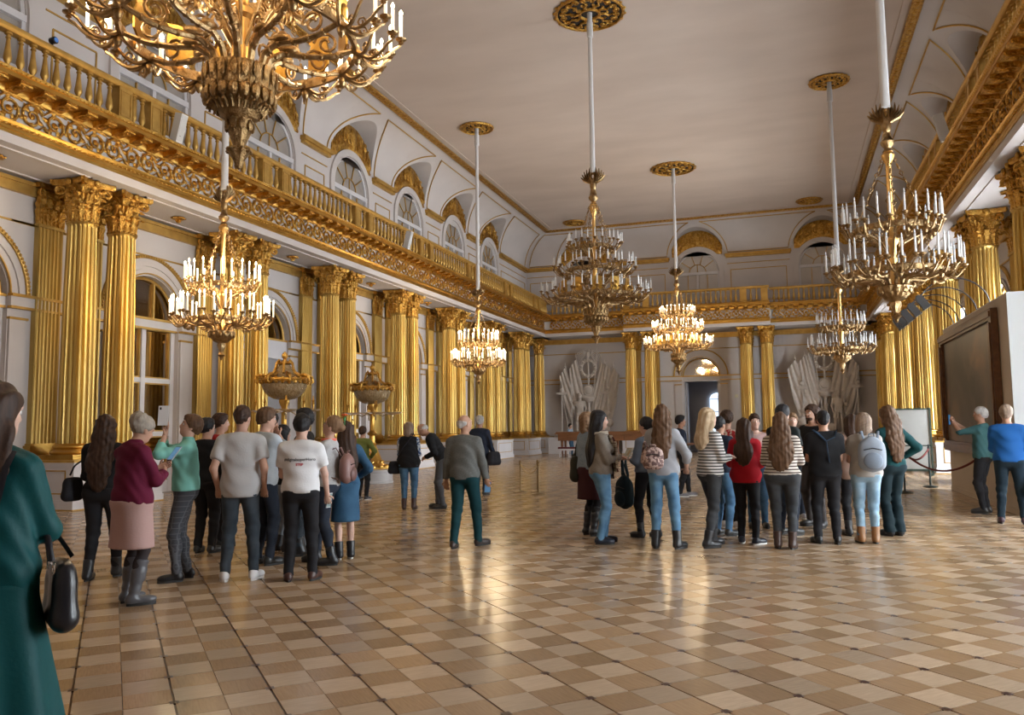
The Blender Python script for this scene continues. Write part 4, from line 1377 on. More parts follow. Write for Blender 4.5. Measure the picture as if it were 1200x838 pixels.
def np_mesh(name, V, F, m, smooth=True):
    me = bpy.data.meshes.new(name)
    if isinstance(F, np.ndarray):
        me.vertices.add(len(V)); me.vertices.foreach_set('co', np.asarray(V, np.float32).ravel())
        me.loops.add(F.size); me.loops.foreach_set('vertex_index', F.ravel().astype(np.int32))
        me.polygons.add(len(F)); me.polygons.foreach_set('loop_start', (np.arange(len(F)) * F.shape[1]).astype(np.int32))
        me.update(calc_edges=True); me.validate()
    else:
        me.from_pydata(np.asarray(V).tolist(), [], F)
    if smooth:
        me.polygons.foreach_set('use_smooth', np.ones(len(me.polygons), bool))
    me.materials.append(m)
    me.update()
    return me
V3 = lambda *a: np.array(a, float)
def unit(v):
    return v / (np.linalg.norm(v) + 1e-9)
def ik(S, W, l1, l2, pole):
    d = W - S; L = np.linalg.norm(d)
    if L > (l1 + l2) * .995:
        W = S + d / L * (l1 + l2) * .995; d = W - S; L = np.linalg.norm(d)
    u = d / L
    x = (l1 * l1 - l2 * l2 + L * L) / (2 * L)
    h = math.sqrt(max(0, l1 * l1 - x * x))
    p = unit(np.array(pole, float) - u * (np.array(pole, float) @ u))
    return S + u * x + p * h, W
def rotm(yaw=0, pitch=0, roll=0):
    """yaw about z (+ = to the figure's left), pitch forward/down, roll to the right"""
    cy, sy, cp, sp, cr, sr = math.cos(yaw), math.sin(yaw), math.cos(pitch), math.sin(pitch), math.cos(roll), math.sin(roll)
    Rz = np.array([(cy, -sy, 0), (sy, cy, 0), (0, 0, 1)])
    Rx = np.array([(1, 0, 0), (0, cp, sp), (0, -sp, cp)])
    Ry = np.array([(cr, 0, sr), (0, 1, 0), (-sr, 0, cr)])
    return Rz @ Rx @ Ry
ARM = {   # wrist (x times side, y, z), elbow pole (x times side, y, z)
    'down': ((.27, .03, .87), (.3, -1, 0)), 'relaxed': ((.26, .12, .90), (.4, -1, 0)), 'pocket': ((.225, .04, .93), (.35, -1, 0)),
    'front': ((.07, .25, 1.14), (.5, -.6, -.6)), 'hold': ((.12, .30, 1.12), (.5, -.5, -.7)), 'phone': ((.07, .30, 1.24), (.6, -.3, -.8)),
    'raise': ((.06, .36, 1.60), (.5, .1, -1)), 'chin': ((.03, .19, 1.44), (.6, .2, -1)), 'hips': ((.19, .08, 1.03), (1, -.5, 0)),
    'cross': ((-.10, .19, 1.14), (.7, -.2, -.6)), 'behind': ((.05, -.17, .98), (1, -.2, 0)), 'strap': ((.13, .13, 1.30), (.6, -.2, -1)),
    'carry': ((.30, .06, .86), (.4, -1, 0)), 'side': ((.30, .16, 1.05), (.6, -1, -.2)), 'high': ((.20, .22, 1.72), (.8, .1, -1))}
SKINS = {}
def cloth(name, col, rough=.8, kind=None, col2=None):
    if name in MATS:
        return MATS[name]
    m = mat(name, col, rough, 0, bump=(55, .22, .006), spec=.22)
    nt = m.node_tree
    N, L = nt.nodes, nt.links
    b = N['Principled BSDF']
    tc = [n for n in N if n.type == 'TEX_COORD'][0]
    if kind in ('stripes', 'plaid', 'pattern', 'heather', 'jeans', 'sleeves'):
        mx = N.new('ShaderNodeMix'); mx.data_type = 'RGBA'
        mx.inputs[6].default_value = (*col, 1); mx.inputs[7].default_value = (*col2, 1)
        L.new(mx.outputs[2], b.inputs['Base Color'])
        if kind == 'stripes' or kind == 'plaid':
            sp = N.new('ShaderNodeSeparateXYZ'); L.new(tc.outputs['Object'], sp.inputs[0])
            outs = []
            for q, (scale, thr) in (((2, (26.0, .62)),) if kind == 'stripes' else ((2, (18.0, .86)), (0, (20.0, .86)))):
                mm = N.new('ShaderNodeMath'); mm.operation = 'MULTIPLY'; mm.inputs[1].default_value = scale
                L.new(sp.outputs[q], mm.inputs[0])
                fr = N.new('ShaderNodeMath'); fr.operation = 'FRACT'; L.new(mm.outputs[0], fr.inputs[0])
                gt = N.new('ShaderNodeMath'); gt.operation = 'GREATER_THAN'; gt.inputs[1].default_value = thr; L.new(fr.outputs[0], gt.inputs[0])
                outs.append(gt)
            if len(outs) == 2:
                mxm = N.new('ShaderNodeMath'); mxm.operation = 'MAXIMUM'
                L.new(outs[0].outputs[0], mxm.inputs[0]); L.new(outs[1].outputs[0], mxm.inputs[1]); outs = [mxm]
            L.new(outs[0].outputs[0], mx.inputs[0])
        else:
            n = N.new('ShaderNodeTexNoise'); n.inputs['Scale'].default_value = {'pattern': 24, 'heather': 60, 'jeans': 7, 'sleeves': 30}[kind]
            n.inputs['Detail'].default_value = 3
            L.new(tc.outputs['Object'], n.inputs['Vector'])
            mr = N.new('ShaderNodeMapRange')
            lohi = {'pattern': (.48, .52), 'heather': (.3, .7), 'jeans': (.35, .65), 'sleeves': (.49, .52)}[kind]
            mr.inputs[1].default_value, mr.inputs[2].default_value = lohi
            L.new(n.outputs['Fac'], mr.inputs[0]); L.new(mr.outputs[0], mx.inputs[0])
    return m
def hair_mat(name, c1, c2):
    return mat('hair_' + name, c1, .55, 0, noise=(9, c2, (6, 6, .7)), bump=(60, .3, .006), spec=.22)
HAIRC = {'black': ((.010, .009, .010), (.022, .019, .02)), 'darkbrown': ((.028, .014, .009), (.06, .03, .018)), 'brown': ((.075, .038, .02), (.13, .07, .038)),
         'lightbrown': ((.16, .09, .05), (.25, .15, .085)), 'blond': ((.42, .30, .18), (.55, .42, .28)), 'grey': ((.34, .32, .30), (.5, .48, .46)), 'white': ((.55, .52, .48), (.42, .39, .35)), 'silver': ((.33, .28, .23), (.22, .185, .15)), 'ash': ((.19, .13, .095), (.30, .22, .16))}
def skin_mat(tone='fair'):
    c = {'fair': (.58, .34, .25), 'warm': (.50, .28, .19), 'pale': (.66, .42, .33), 'tan': (.42, .22, .14)}[tone]
    return mat('skin_' + tone, c, .5, 0, noise=(14, tuple(q * .86 for q in c)), spec=.35)
EYEW = mat('eye_white', (.75, .72, .70), .25); IRIS = mat('eye_iris', (.03, .025, .02), .2); LIPS = mat('lips', (.40, .14, .12), .5)
_m = MB(); _m.ell((0, 0, 0), (.0125, .0125, .0125), 10, 8); EYEM = _m.mesh('eye', EYEW, 60)
_m = MB(); _m.ell((0, .0095, 0), (.0065, .004, .0065), 8, 5); IRISM = _m.mesh('iris', IRIS, 60)
_m = MB(); _m.ell((0, 0, .002), (.021, .006, .005), 10, 5); _m.ell((0, 0, -.004), (.018, .007, .006), 10, 5); LIPM = _m.mesh('mouth', LIPS, 60)

def person(x, y, rz, h, label, sex='f', wd=1.0, skin='fair', hair=('short', 'black'), top=None, sleeve='long', hem=.93, loose=1.0, bottom=('trousers', None), legw=1.0,
           shoes=('shoe', (.02, .02, .02)), armL='down', armR='down', stance=((-.10, 0, 8), (.10, 0, -8)), lean=0.0, twist=0.0, head=(0, 0, 0), vest=None, collar=None, group=None, res=.0135, extra=None, leanside=0.0, hemsoft=0.0):
    sc = h / 1.75
    root = thing('person', label, 'person', T(x, y, 0, R(rz)), group)
    skm = skin_mat(skin)
    male = sex == 'm'
    hipz, hipx = .93, .085 * wd
    shx = (.178 if male else .150) * (.6 + .4 * wd)
    HIP = V3(0, 0, .95)
    TM = rotm(R(twist), R(lean), R(leanside))
    tx = lambda p: HIP + TM @ (np.array(p, float) - HIP)
    NK = V3(0, -.012, 1.46)
    HM = TM @ rotm(R(head[0]), R(head[1]), R(head[2]))
    nk = tx(NK)
    hx = lambda p: nk + HM @ (np.array(p, float) - NK)
    # --- limbs
    legs = []
    zmin = 0
    for s, st in zip((-1, 1), stance):
        fx, fy, toe = st[:3]
        hp = V3(s * hipx, 0, hipz)
        an = V3(fx, fy, .085 + (st[3] if len(st) > 3 else 0))
        kn, an = ik(hp, an, .435, .425, (0, 1, 0))
        td = V3(-math.sin(R(toe)), math.cos(R(toe)), 0)
        legs.append((hp, kn, an, td))
    arms = []
    for s, nm in zip((-1, 1), (armL, armR)):
        sh = tx((s * shx, -.015, 1.395))
        if isinstance(nm, str):
            wv, pv = ARM[nm]
        else:
            wv, pv = nm
        wr = tx((s * wv[0] * (1 if abs(wv[0]) < .15 else (.7 + .3 * wd)), wv[1], wv[2])); po = TM @ V3(s * pv[0], pv[1], pv[2])
        el, wr = ik(sh, wr, .285, .245, po)
        hd = unit(wr - el)
        if nm in ('down', 'carry', 'pocket', 'relaxed'):
            hd = unit(hd + V3(0, .15, -.6))
        arms.append((sh, el, wr, hd, s))
    # --- torso primitives, inflated by g
    def torso(F, g, zhem=None, flare=0.0):
        cw = (.168 if male else .148) * wd
        F.ell(tx((0, -.005, 1.27)), (cw + g, (.112 if male else .102) * (.5 + .5 * wd) + g, .19 + g), .06, TM)
        F.ell(tx((0, .0, 1.10)), ((.142 if male else .122) * wd + g + flare * .5, (.098) * wd + g, .16 + g), .06, TM)
        F.ell(tx((0, -.01, .97)), ((.158 if male else .168) * wd + g + flare, .115 * wd + g, .13 + g), .06, TM)
        F.cap(tx((-shx * .82, -.018, 1.395)), tx((shx * .82, -.018, 1.395)), .058 + g * .8, None, .06)
        F.cap(tx((-shx * .45, -.022, 1.43)), tx((shx * .45, -.022, 1.43)), .05 + g * .7, None, .06)
        if not male:
            for s in (-1, 1):
                F.ell(tx((s * .068 * wd, .082 * wd, 1.265)), (.062 * wd + g * .6, .055 * wd + g * .6, .062 + g * .6), .05)
        F.cap(tx((0, -.02, 1.45)), hx((0, .0, 1.55)), .056 + g * .5 if g == 0 else .05, .053, .04)
    # --- body
    B = Field()
    torso(B, 0)
    B.ell(hx((0, -.008, 1.655)), (.074, .096, .099), .03, HM)
    B.ell(hx((0, .030, 1.595)), (.055, .062, .062), .04, HM)
    B.cap(hx((0, .062, 1.562)), hx((0, .066, 1.560)), .026, None, .03)
    B.cap(hx((0, .090, 1.655)), hx((0, .104, 1.618)), .010, .016, .02)
    for s in (-1, 1):
        B.ell(hx((s * .077, -.006, 1.628)), (.010, .021, .032), .012, HM)
        B.ell(hx((s * .033, .077, 1.672)), (.028, .014, .012), .02, HM)
    mb_f = []
    for sh, el, wr, hd, s in arms:
        B.cap(sh, el, .048 * (.7 + .3 * wd), .038, .03); B.cap(el, wr, .038, .026, .02)
        pn = unit(np.cross(hd, V3(0, 1, 0)) if abs(hd[1]) < .8 else np.cross(hd, V3(0, 0, 1)))   # across the palm
        nm = unit(np.cross(pn, hd))
        Rm = np.stack([pn, nm, hd], 1)
        B.ell(wr + hd * .055, (.040, .018, .055), .02, Rm)
        inward = nm if (nm @ V3(-s, .3, 0)) > 0 else -nm
        for q in range(4):
            b0 = wr + hd * .085 + pn * (.030 - .020 * q)
            Lf = (.066, .076, .071, .056)[q]
            d1 = unit(hd + inward * .25); d2 = unit(hd * .6 + inward * .8); d3 = unit(hd * .1 + inward)
            p = [b0 - hd * .02, b0, b0 + d1 * Lf * .45, b0 + d1 * Lf * .45 + d2 * Lf * .32, b0 + d1 * Lf * .45 + d2 * Lf * .32 + d3 * Lf * .25]
            mb_f.append((p, [.0095, .0095, .009, .0082, .006]))
        fwd = pn if pn @ V3(0, 1, .2) > 0 else -pn
        b0 = wr + hd * .03 + fwd * .03
        d1 = unit(hd * .6 + fwd * .8 + inward * .3)
        mb_f.append(([b0 - d1 * .02, b0, b0 + d1 * .035, b0 + unit(hd + inward * .5) * .025 + d1 * .04], [.012, .012, .0105, .007]))
    for hp, kn, an, td in legs:
        B.cap(hp, kn, .078 * wd, .052, .03); B.cap(kn, an, .050, .034, .02)
        B.ell((kn * .6 + an * .4) + V3(0, -.018, .02), (.042, .045, .09), .03)
        B.cap(an + V3(0, -.02, -.04), an + td * .13 + V3(0, 0, -.055), .030, .024, .02)
    V, Fq = B.mesh(res)
    mbf = MB()
    for p, r in mb_f:
        mbf.tube(p, r, 6)
    if mbf.n:
        FV = np.concatenate(mbf.v)
        faces = [tuple(q) for q in Fq.tolist()] + [tuple(i + len(V) for i in f) for f in mbf.f]
        V = np.concatenate([V, FV])
    else:
        faces = Fq
    link(np_mesh('body', V * sc, faces, skm), 'body', root)
    # --- face
    HMm = np.eye(4); HMm[:3, :3] = HM
    for s in (-1, 1):
        Me = HMm.copy(); Me[:3, 3] = hx((s * .032, .0795, 1.650)) * sc; Me[:3, :3] = HM * sc
        e = link(EYEM, 'eye', root, Me); link(IRISM, 'iris', e)
    Me = HMm.copy(); Me[:3, 3] = hx((0, .0915, 1.588)) * sc; Me[:3, :3] = HM * sc
    link(LIPM, 'mouth', root, Me)
    hm = hair_mat(hair[1], *HAIRC[hair[1]])
    mb = MB()
    for s in (-1, 1):
        mb.tube([hx((s * .016, .090, 1.676)) * sc, hx((s * .035, .088, 1.682)) * sc, hx((s * .052, .074, 1.674)) * sc], [.0035 * sc, .0045 * sc, .002 * sc], 5)
    mb.build('eyebrows', hm, root, 40)
    # --- hair
    hs = hair[0]
    Hf = Field()
    cp = hx((0, -.012, 1.672))
    nf = HM @ V3(0, .80, -.60)
    face_cut = (hx((0, .052, 1.662)), nf)
    low_cut = (hx((0, -.02, 1.585)), HM @ V3(0, .15, -1))
    dispf = lambda X, Y, Z: .0035 * np.sin(70 * X + 25 * np.sin(6 * Z)) * np.sin(60 * Y + 3) + .002 * np.sin(140 * X + 40 * Y)
    if hs in ('short', 'crop', 'balding'):
        g = {'short': .016, 'crop': .007, 'balding': .005}[hs]
        clips = [face_cut, low_cut]
        if hs == 'balding':
            clips.append((hx((0, 0, 1.655)), HM @ V3(0, .25, 1)))
        Hf.ell(cp, (.078 + g, .10 + g, .098 + g), .02, HM, clips)
        if hs == 'short':
            Hf.ell(hx((0, .035, 1.742)), (.06, .055, .03), .02, HM)
        Hf.cap(hx((0, -.085, 1.62)), hx((0, -.07, 1.585)), .035, .03, .03, clip=[low_cut])
    elif hs == 'curly':
        Hf.ell(hx((0, -.02, 1.685)), (.105, .125, .115), .02, HM, [(hx((0, .062, 1.66)), HM @ V3(0, .9, -.4))])
        dispf = lambda X, Y, Z: .010 * np.sin(85 * X) * np.sin(85 * Y + 1) * np.sin(80 * Z)
    elif hs in ('updo', 'bun'):
        Hf.ell(cp, (.090, .112, .112), .02, HM, [face_cut, low_cut])
        if hs == 'updo':
            Hf.ell(hx((0, -.10, 1.70)), (.075, .06, .075), .03, HM)
            for q in range(7):
                a = q * .9
                Hf.ell(hx((.055 * math.cos(a), -.09 + .02 * math.sin(a * 2), 1.70 + .06 * math.sin(a))), (.035, .035, .035), .02)
        else:
            Hf.ell(hx((0, -.115, 1.66)), (.048, .048, .048), .02, HM)
    elif hs == 'bob':
        Hf.ell(cp, (.098, .118, .113), .02, HM, [face_cut])
        for s in (-1, 1):
            Hf.cap(hx((s * .075, -.02, 1.66)), hx((s * .085, -.02, 1.53)), .040, .034, .03, flat=(HM @ V3(1, 0, 0), .7))
        Hf.cap(hx((0, -.08, 1.66)), hx((0, -.085, 1.53)), .085, .075, .04, flat=(HM @ V3(0, 1, 0), .55))
    elif hs in ('long', 'longcurly', 'ponytail', 'braid'):
        zend = hair[2] if len(hair) > 2 else 1.25
        wv = hair[3] if len(hair) > 3 else 1.0
        Hf.ell(cp, (.092, .114, .110), .02, HM, [face_cut, (hx((0, .09, 1.5)), HM @ V3(0, 1, 0))])
        if hs in ('long', 'longcurly'):
            for s in (-1, 1):
                Hf.cap(hx((s * .072, -.005, 1.68)), hx((s * .086, -.02, 1.54)), .036, .032, .03, flat=(HM @ V3(1, 0, 0), .75))
                Hf.cap(hx((s * .082, -.03, 1.56)), tx((s * .09 * wv, -.10, max(zend + .06, 1.3))), .04, .04, .04)
            Hf.cap(hx((0, -.075, 1.68)), hx((0, -.095, 1.53)), .085, .088, .04, flat=(HM @ V3(0, 1, 0), .6))
            Hf.cap(hx((0, -.095, 1.53)), tx((0, -.145, (1.40 + zend) / 2)), .092, .105 * wv, .05, flat=(TM @ V3(0, 1, 0), .5))
            Hf.cap(tx((0, -.145, (1.40 + zend) / 2)), tx((0, -.15, zend + .03)), .105 * wv, .085 * wv, .05, flat=(TM @ V3(0, 1, 0), .45))
            if hs == 'longcurly':
                dispf = lambda X, Y, Z: .009 * np.sin(60 * X + 2 * np.sin(25 * Z)) * np.sin(34 * Z + 20 * X) + .004 * np.sin(150 * X)
            else:
                dispf = lambda X, Y, Z: .0045 * np.sin(110 * X + 2.5 * np.sin(9 * Z)) + .003 * np.sin(60 * X + 10 * Z)
        else:
            Hf.ell(hx((0, -.112, 1.69)), (.03, .03, .03), .03)
            Hf.cap(hx((0, -.12, 1.69)), hx((0, -.155, 1.58)), .034, .036, .03)
            Hf.cap(hx((0, -.155, 1.58)), tx((.02, -.16, zend)), .036, .018, .03)
    elif hs == 'manlong':
        Hf.ell(cp, (.096, .118, .113), .02, HM, [face_cut])
        for s in (-1, 1):
            Hf.cap(hx((s * .078, -.01, 1.67)), hx((s * .088, -.03, 1.50)), .036, .034, .03)
        Hf.cap(hx((0, -.08, 1.66)), hx((0, -.10, 1.47)), .09, .085, .04, flat=(HM @ V3(0, 1, 0), .55))
        Bd = Field(); Bd.ell(hx((0, .050, 1.572)), (.052, .050, .048), .02, HM, [(hx((0, .05, 1.592)), HM @ V3(0, .1, 1))])
        Bd.cap(hx((-.03, .092, 1.606)), hx((.03, .092, 1.606)), .009, None, .01)
        bv, bf = Bd.mesh(.009)
        link(np_mesh('beard', bv * sc, bf, hm), 'beard', root)
    hv, hf = Hf.mesh(res * .9, disp=dispf)
    link(np_mesh('hair', hv * sc, hf, hm), 'hair', root)
    # --- upper garment
    if top is not None:
        S = Field()
        g = .014 * loose
        torso_hem = hem
        S_g = g
        torso(S, S_g, flare=.006 * loose)
        if hem < .90 or loose > 1.3:
            S.cap(tx((0, -.005, 1.12)), tx((0, -.005, hem - .03)), .135 * wd + g, (.15 if not hemsoft else .15 + hemsoft) * wd + g, .05, flat=(TM @ V3(0, 1, 0), .72))
        for sh, el, wr, hd, s in arms:
            gs = .014 * (.7 + .3 * loose)
            S.cap(sh, sh * .5 + el * .5 if sleeve == 'short' else el, .052 * (.7 + .3 * wd) + gs, (.050 if sleeve == 'short' else .041) + gs, .035)
            if sleeve == 'short':
                q = sh * .32 + el * .68
                S.cap(sh * .6 + el * .4, q, .052 * (.8 + .2 * wd) + gs, .050 + gs * 1.1, .02, clip=[(q, unit(el - sh))])
            elif sleeve == '34':
                q = el * .45 + wr * .55
                S.cap(el, q, .041 + gs, .036 + gs, .025, clip=[(q, unit(wr - el))])
            elif sleeve == 'long':
                q = wr + hd * .005
                S.cap(el, q, .041 + gs, .031 + gs, .025, clip=[(q, hd)])
        if collar == 'high':
            S.cap(tx((0, -.018, 1.45)), hx((0, -.006, 1.515)), .064, .062, .02, clip=[(hx((0, 0, 1.525)), HM @ V3(0, 0, 1))])
        if collar == 'hood':
            S.ell(tx((0, -.085, 1.435)), (.13, .075, .06), .04, TM)
        ph = rnd.random() * 6
        dsp = lambda X, Y, Z: .0035 * np.sin(38 * Z + 14 * X + 9 * np.sin(9 * Y + ph) + ph) + .003 * np.sin(24 * X + 11 * Z + ph * 2)
        cl = [(tx((0, 0, hem)), TM @ V3(0, 0, -1))]
        ncol = 1.475 if collar != 'high' else 1.53
        cl.append((tx((0, -.01, ncol)), TM @ V3(0, .35 if collar != 'high' else 0, 1)))
        sv, sf = S.mesh(res, clip=cl, disp=dsp)
        root_top = link(np_mesh('top', sv * sc, sf, top), 'top', root)
        bv = sv * sc
        root['_top'] = root_top.name
        if vest is not None:
            Q = Field(); torso(Q, g + .014, flare=.012)
            Q.cap(tx((0, -.005, 1.12)), tx((0, -.005, hem - .06)), .14 * wd + g + .012, .155 * wd + g + .012, .05, flat=(TM @ V3(0, 1, 0), .74))
            qv, qf = Q.mesh(res, clip=[(tx((0, 0, hem - .03)), TM @ V3(0, 0, -1)), (tx((0, -.01, 1.47)), TM @ V3(0, .35, 1))], disp=dsp)
            link(np_mesh('vest', qv * sc, qf, vest), 'vest', root)
    # --- lower garment
    kind, bm = bottom
    if kind in ('trousers', 'flared', 'boot_trousers', 'tights'):
        Q = Field()
        g = {'tights': .005}.get(kind, .012)
        Q.ell(V3(0, -.012, .955), ((.158 if male else .168) * wd + g, .115 * wd + g, .125), .05)
        for hp, kn, an, td in legs:
            Q.cap(hp, kn, .084 * wd + g * legw, .056 + g * legw, .03)
            endr = (.036 if kind != 'flared' else .062) + g * legw
            Q.cap(kn, an + V3(0, 0, -.035), .054 + g * legw, endr, .03)
            Q.ell(kn * .62 + an * .38 + V3(0, -.016, .02), (.046 + g * .6, .048 + g * .6, .09), .03)
            Q.ell(hp + V3(0, -.05, .0), (.085 * wd, .075 * wd, .09), .04)
        ph = rnd.random() * 6
        dsp = lambda X, Y, Z: (.004 * np.sin(55 * Z + 30 * Y + 12 * X + ph) * (np.abs(Z - .47) < .14) + .003 * np.sin(48 * Z + 20 * X + ph) * (Z < .25) + .0025 * np.sin(30 * X + 20 * Z)) * (0 if kind == 'tights' else 1)
        zb = {'boot_trousers': .22}.get(kind, .055)
        qv, qf = Q.mesh(res, clip=[(V3(0, 0, min(1.03, hem + .035) if lean < 10 else 1.0), V3(0, 0, 1)), (V3(0, 0, zb), V3(0, 0, -1))], disp=dsp)
        link(np_mesh('trousers' if kind != 'tights' else 'tights', qv * sc, qf, bm), 'trousers' if kind != 'tights' else 'tights', root)
    elif kind in ('skirt', 'dress', 'gown'):
        zb = {'skirt': .52, 'dress': .48, 'gown': .10}[kind]
        Q = Field()
        rb = {'skirt': .205, 'dress': .19, 'gown': .35}[kind] * wd
        Q.ell(V3(0, -.012, .96), (.182 * wd, .134 * wd, .14), .05)
        Q.cap(V3(0, -.005, 1.0), V3(0, 0, zb - .1), .165 * wd, rb, .06, flat=(V3(0, 1, 0), .74))
        dsp = (lambda X, Y, Z: (.016 * np.clip((1.0 - Z) / .7, 0, 1) * np.sin(9 * np.arctan2(Y, X) + .8))) if kind == 'gown' else (lambda X, Y, Z: .003 * np.sin(30 * X + 9 * Z))
        qv, qf = Q.mesh(res * 1.05, clip=[(V3(0, 0, min(1.07, hem + .035)), V3(0, 0, 1)), (V3(0, 0, zb), V3(0, 0, -1))], disp=dsp)
        link(np_mesh('skirt', qv * sc, qf, bm), 'skirt', root)
        if len(bottom) == 2 and kind == 'skirt' and extra and 'tights' in extra:
            pass
    if extra and 'tights' in extra:
        Q = Field()
        for hp, kn, an, td in legs:
            Q.cap(hp + V3(0, 0, -.2), kn, .072, .055, .03); Q.cap(kn, an, .054, .038, .03); Q.ell(kn * .6 + an * .4 + V3(0, -.018, .02), (.046, .049, .09), .03)
        qv, qf = Q.mesh(res); link(np_mesh('tights', qv * sc, qf, extra['tights']), 'tights', root)
    # --- shoes
    sk, scol = shoes[0], shoes[1]
    sm = mat('shoe_%s_%02d%02d%02d' % (sk, scol[0] * 99, scol[1] * 99, scol[2] * 99), scol, .38, 0, bump=(40, .1, .004))
    solem = mat('sole_dark', (.015, .014, .014), .6) if 'light' not in shoes else mat('sole_light', (.75, .74, .72), .55)
    for hp, kn, an, td in legs:
        Q = Field()
        lift = an[2] - .085
        base = V3(an[0], an[1], lift)
        up = unit(kn - an)
        px = V3(td[1], -td[0], 0)
        Rm = np.stack([px, td, V3(0, 0, 1)], 1)
        Q.ell(base + td * .075 + V3(0, 0, .045), (.044, .125, .045), .03, Rm)
        Q.ell(base + V3(0, 0, .05) - td * .02, (.040, .052, .055), .03, Rm)
        Q.ell(base + td * .13 + V3(0, 0, .036), (.043, .065, .034), .02, Rm)
        if sk == 'shoe' or sk == 'sneaker':
            Q.cap(an + V3(0, 0, -.02), an + V3(0, 0, .0), .042, .042, .03)
        elif sk == 'boot':
            Q.cap(an + V3(0, 0, -.02), an + up * .13, .050, .058, .03)
        elif sk == 'tallboot':
            Q.cap(an + V3(0, 0, .0), an + up * .20, .046, .062, .03); Q.cap(an + up * .2, an + up * .33, .062, .066, .03)
        cl = [(base + V3(0, 0, .022), V3(0, 0, -1))]
        if sk == 'boot':
            cl.append((an + up * .14, up))
        if sk == 'tallboot':
            cl.append((an + up * .335, up))
        dsp = (lambda X, Y, Z: .003 * np.sin(75 * Z)) if sk == 'tallboot' else None
        v, f_ = Q.mesh(.0105, clip=cl, disp=dsp)
        so = link(np_mesh('shoe' if sk in ('shoe', 'sneaker') else 'boot', v * sc, f_, sm), 'shoe' if sk in ('shoe', 'sneaker') else 'boot', root)
        heel = len(shoes) > 3 and shoes[3]
        m = MB()
        Ms = np.eye(4); Ms[:3, :3] = Rm; Ms[:3, 3] = base
        for z0, z1 in ((0, .026),):
            P = []
            for q in range(20):
                a = 2 * math.pi * q / 20
                yy = .07 + .128 * math.sin(a)
                ww = (.041 + .006 * math.sin(a)) * math.cos(a)
                P.append((ww, yy))
            n = len(P)
            VV = [(p[0], p[1], z0) for p in P] + [(p[0], p[1], z1) for p in P]
            m.add(VV, [(i, (i + 1) % n, n + (i + 1) % n, n + i) for i in range(n)] + [tuple(range(n - 1, -1, -1)), tuple(range(n, 2 * n))], Ms)
        mm_ = m.v[0] * sc
        m.v[0] = mm_
        m.build('sole', solem, so, 40)
    if collar == 'shirt' and top is not None:
        m = MB()
        m.tube([tx((.075 * math.cos(a), -.012 + .062 * math.sin(a), 1.468 - .015 * math.sin(a))) * sc for a in np.linspace(math.radians(-230), math.radians(50), 14)], .014 * sc, 6)
        m.build('collar', top, root, 60)
    return root, sc, tx, hx, arms, TM
def to_world(root, p):
    return root.matrix_basis @ Vector(p)
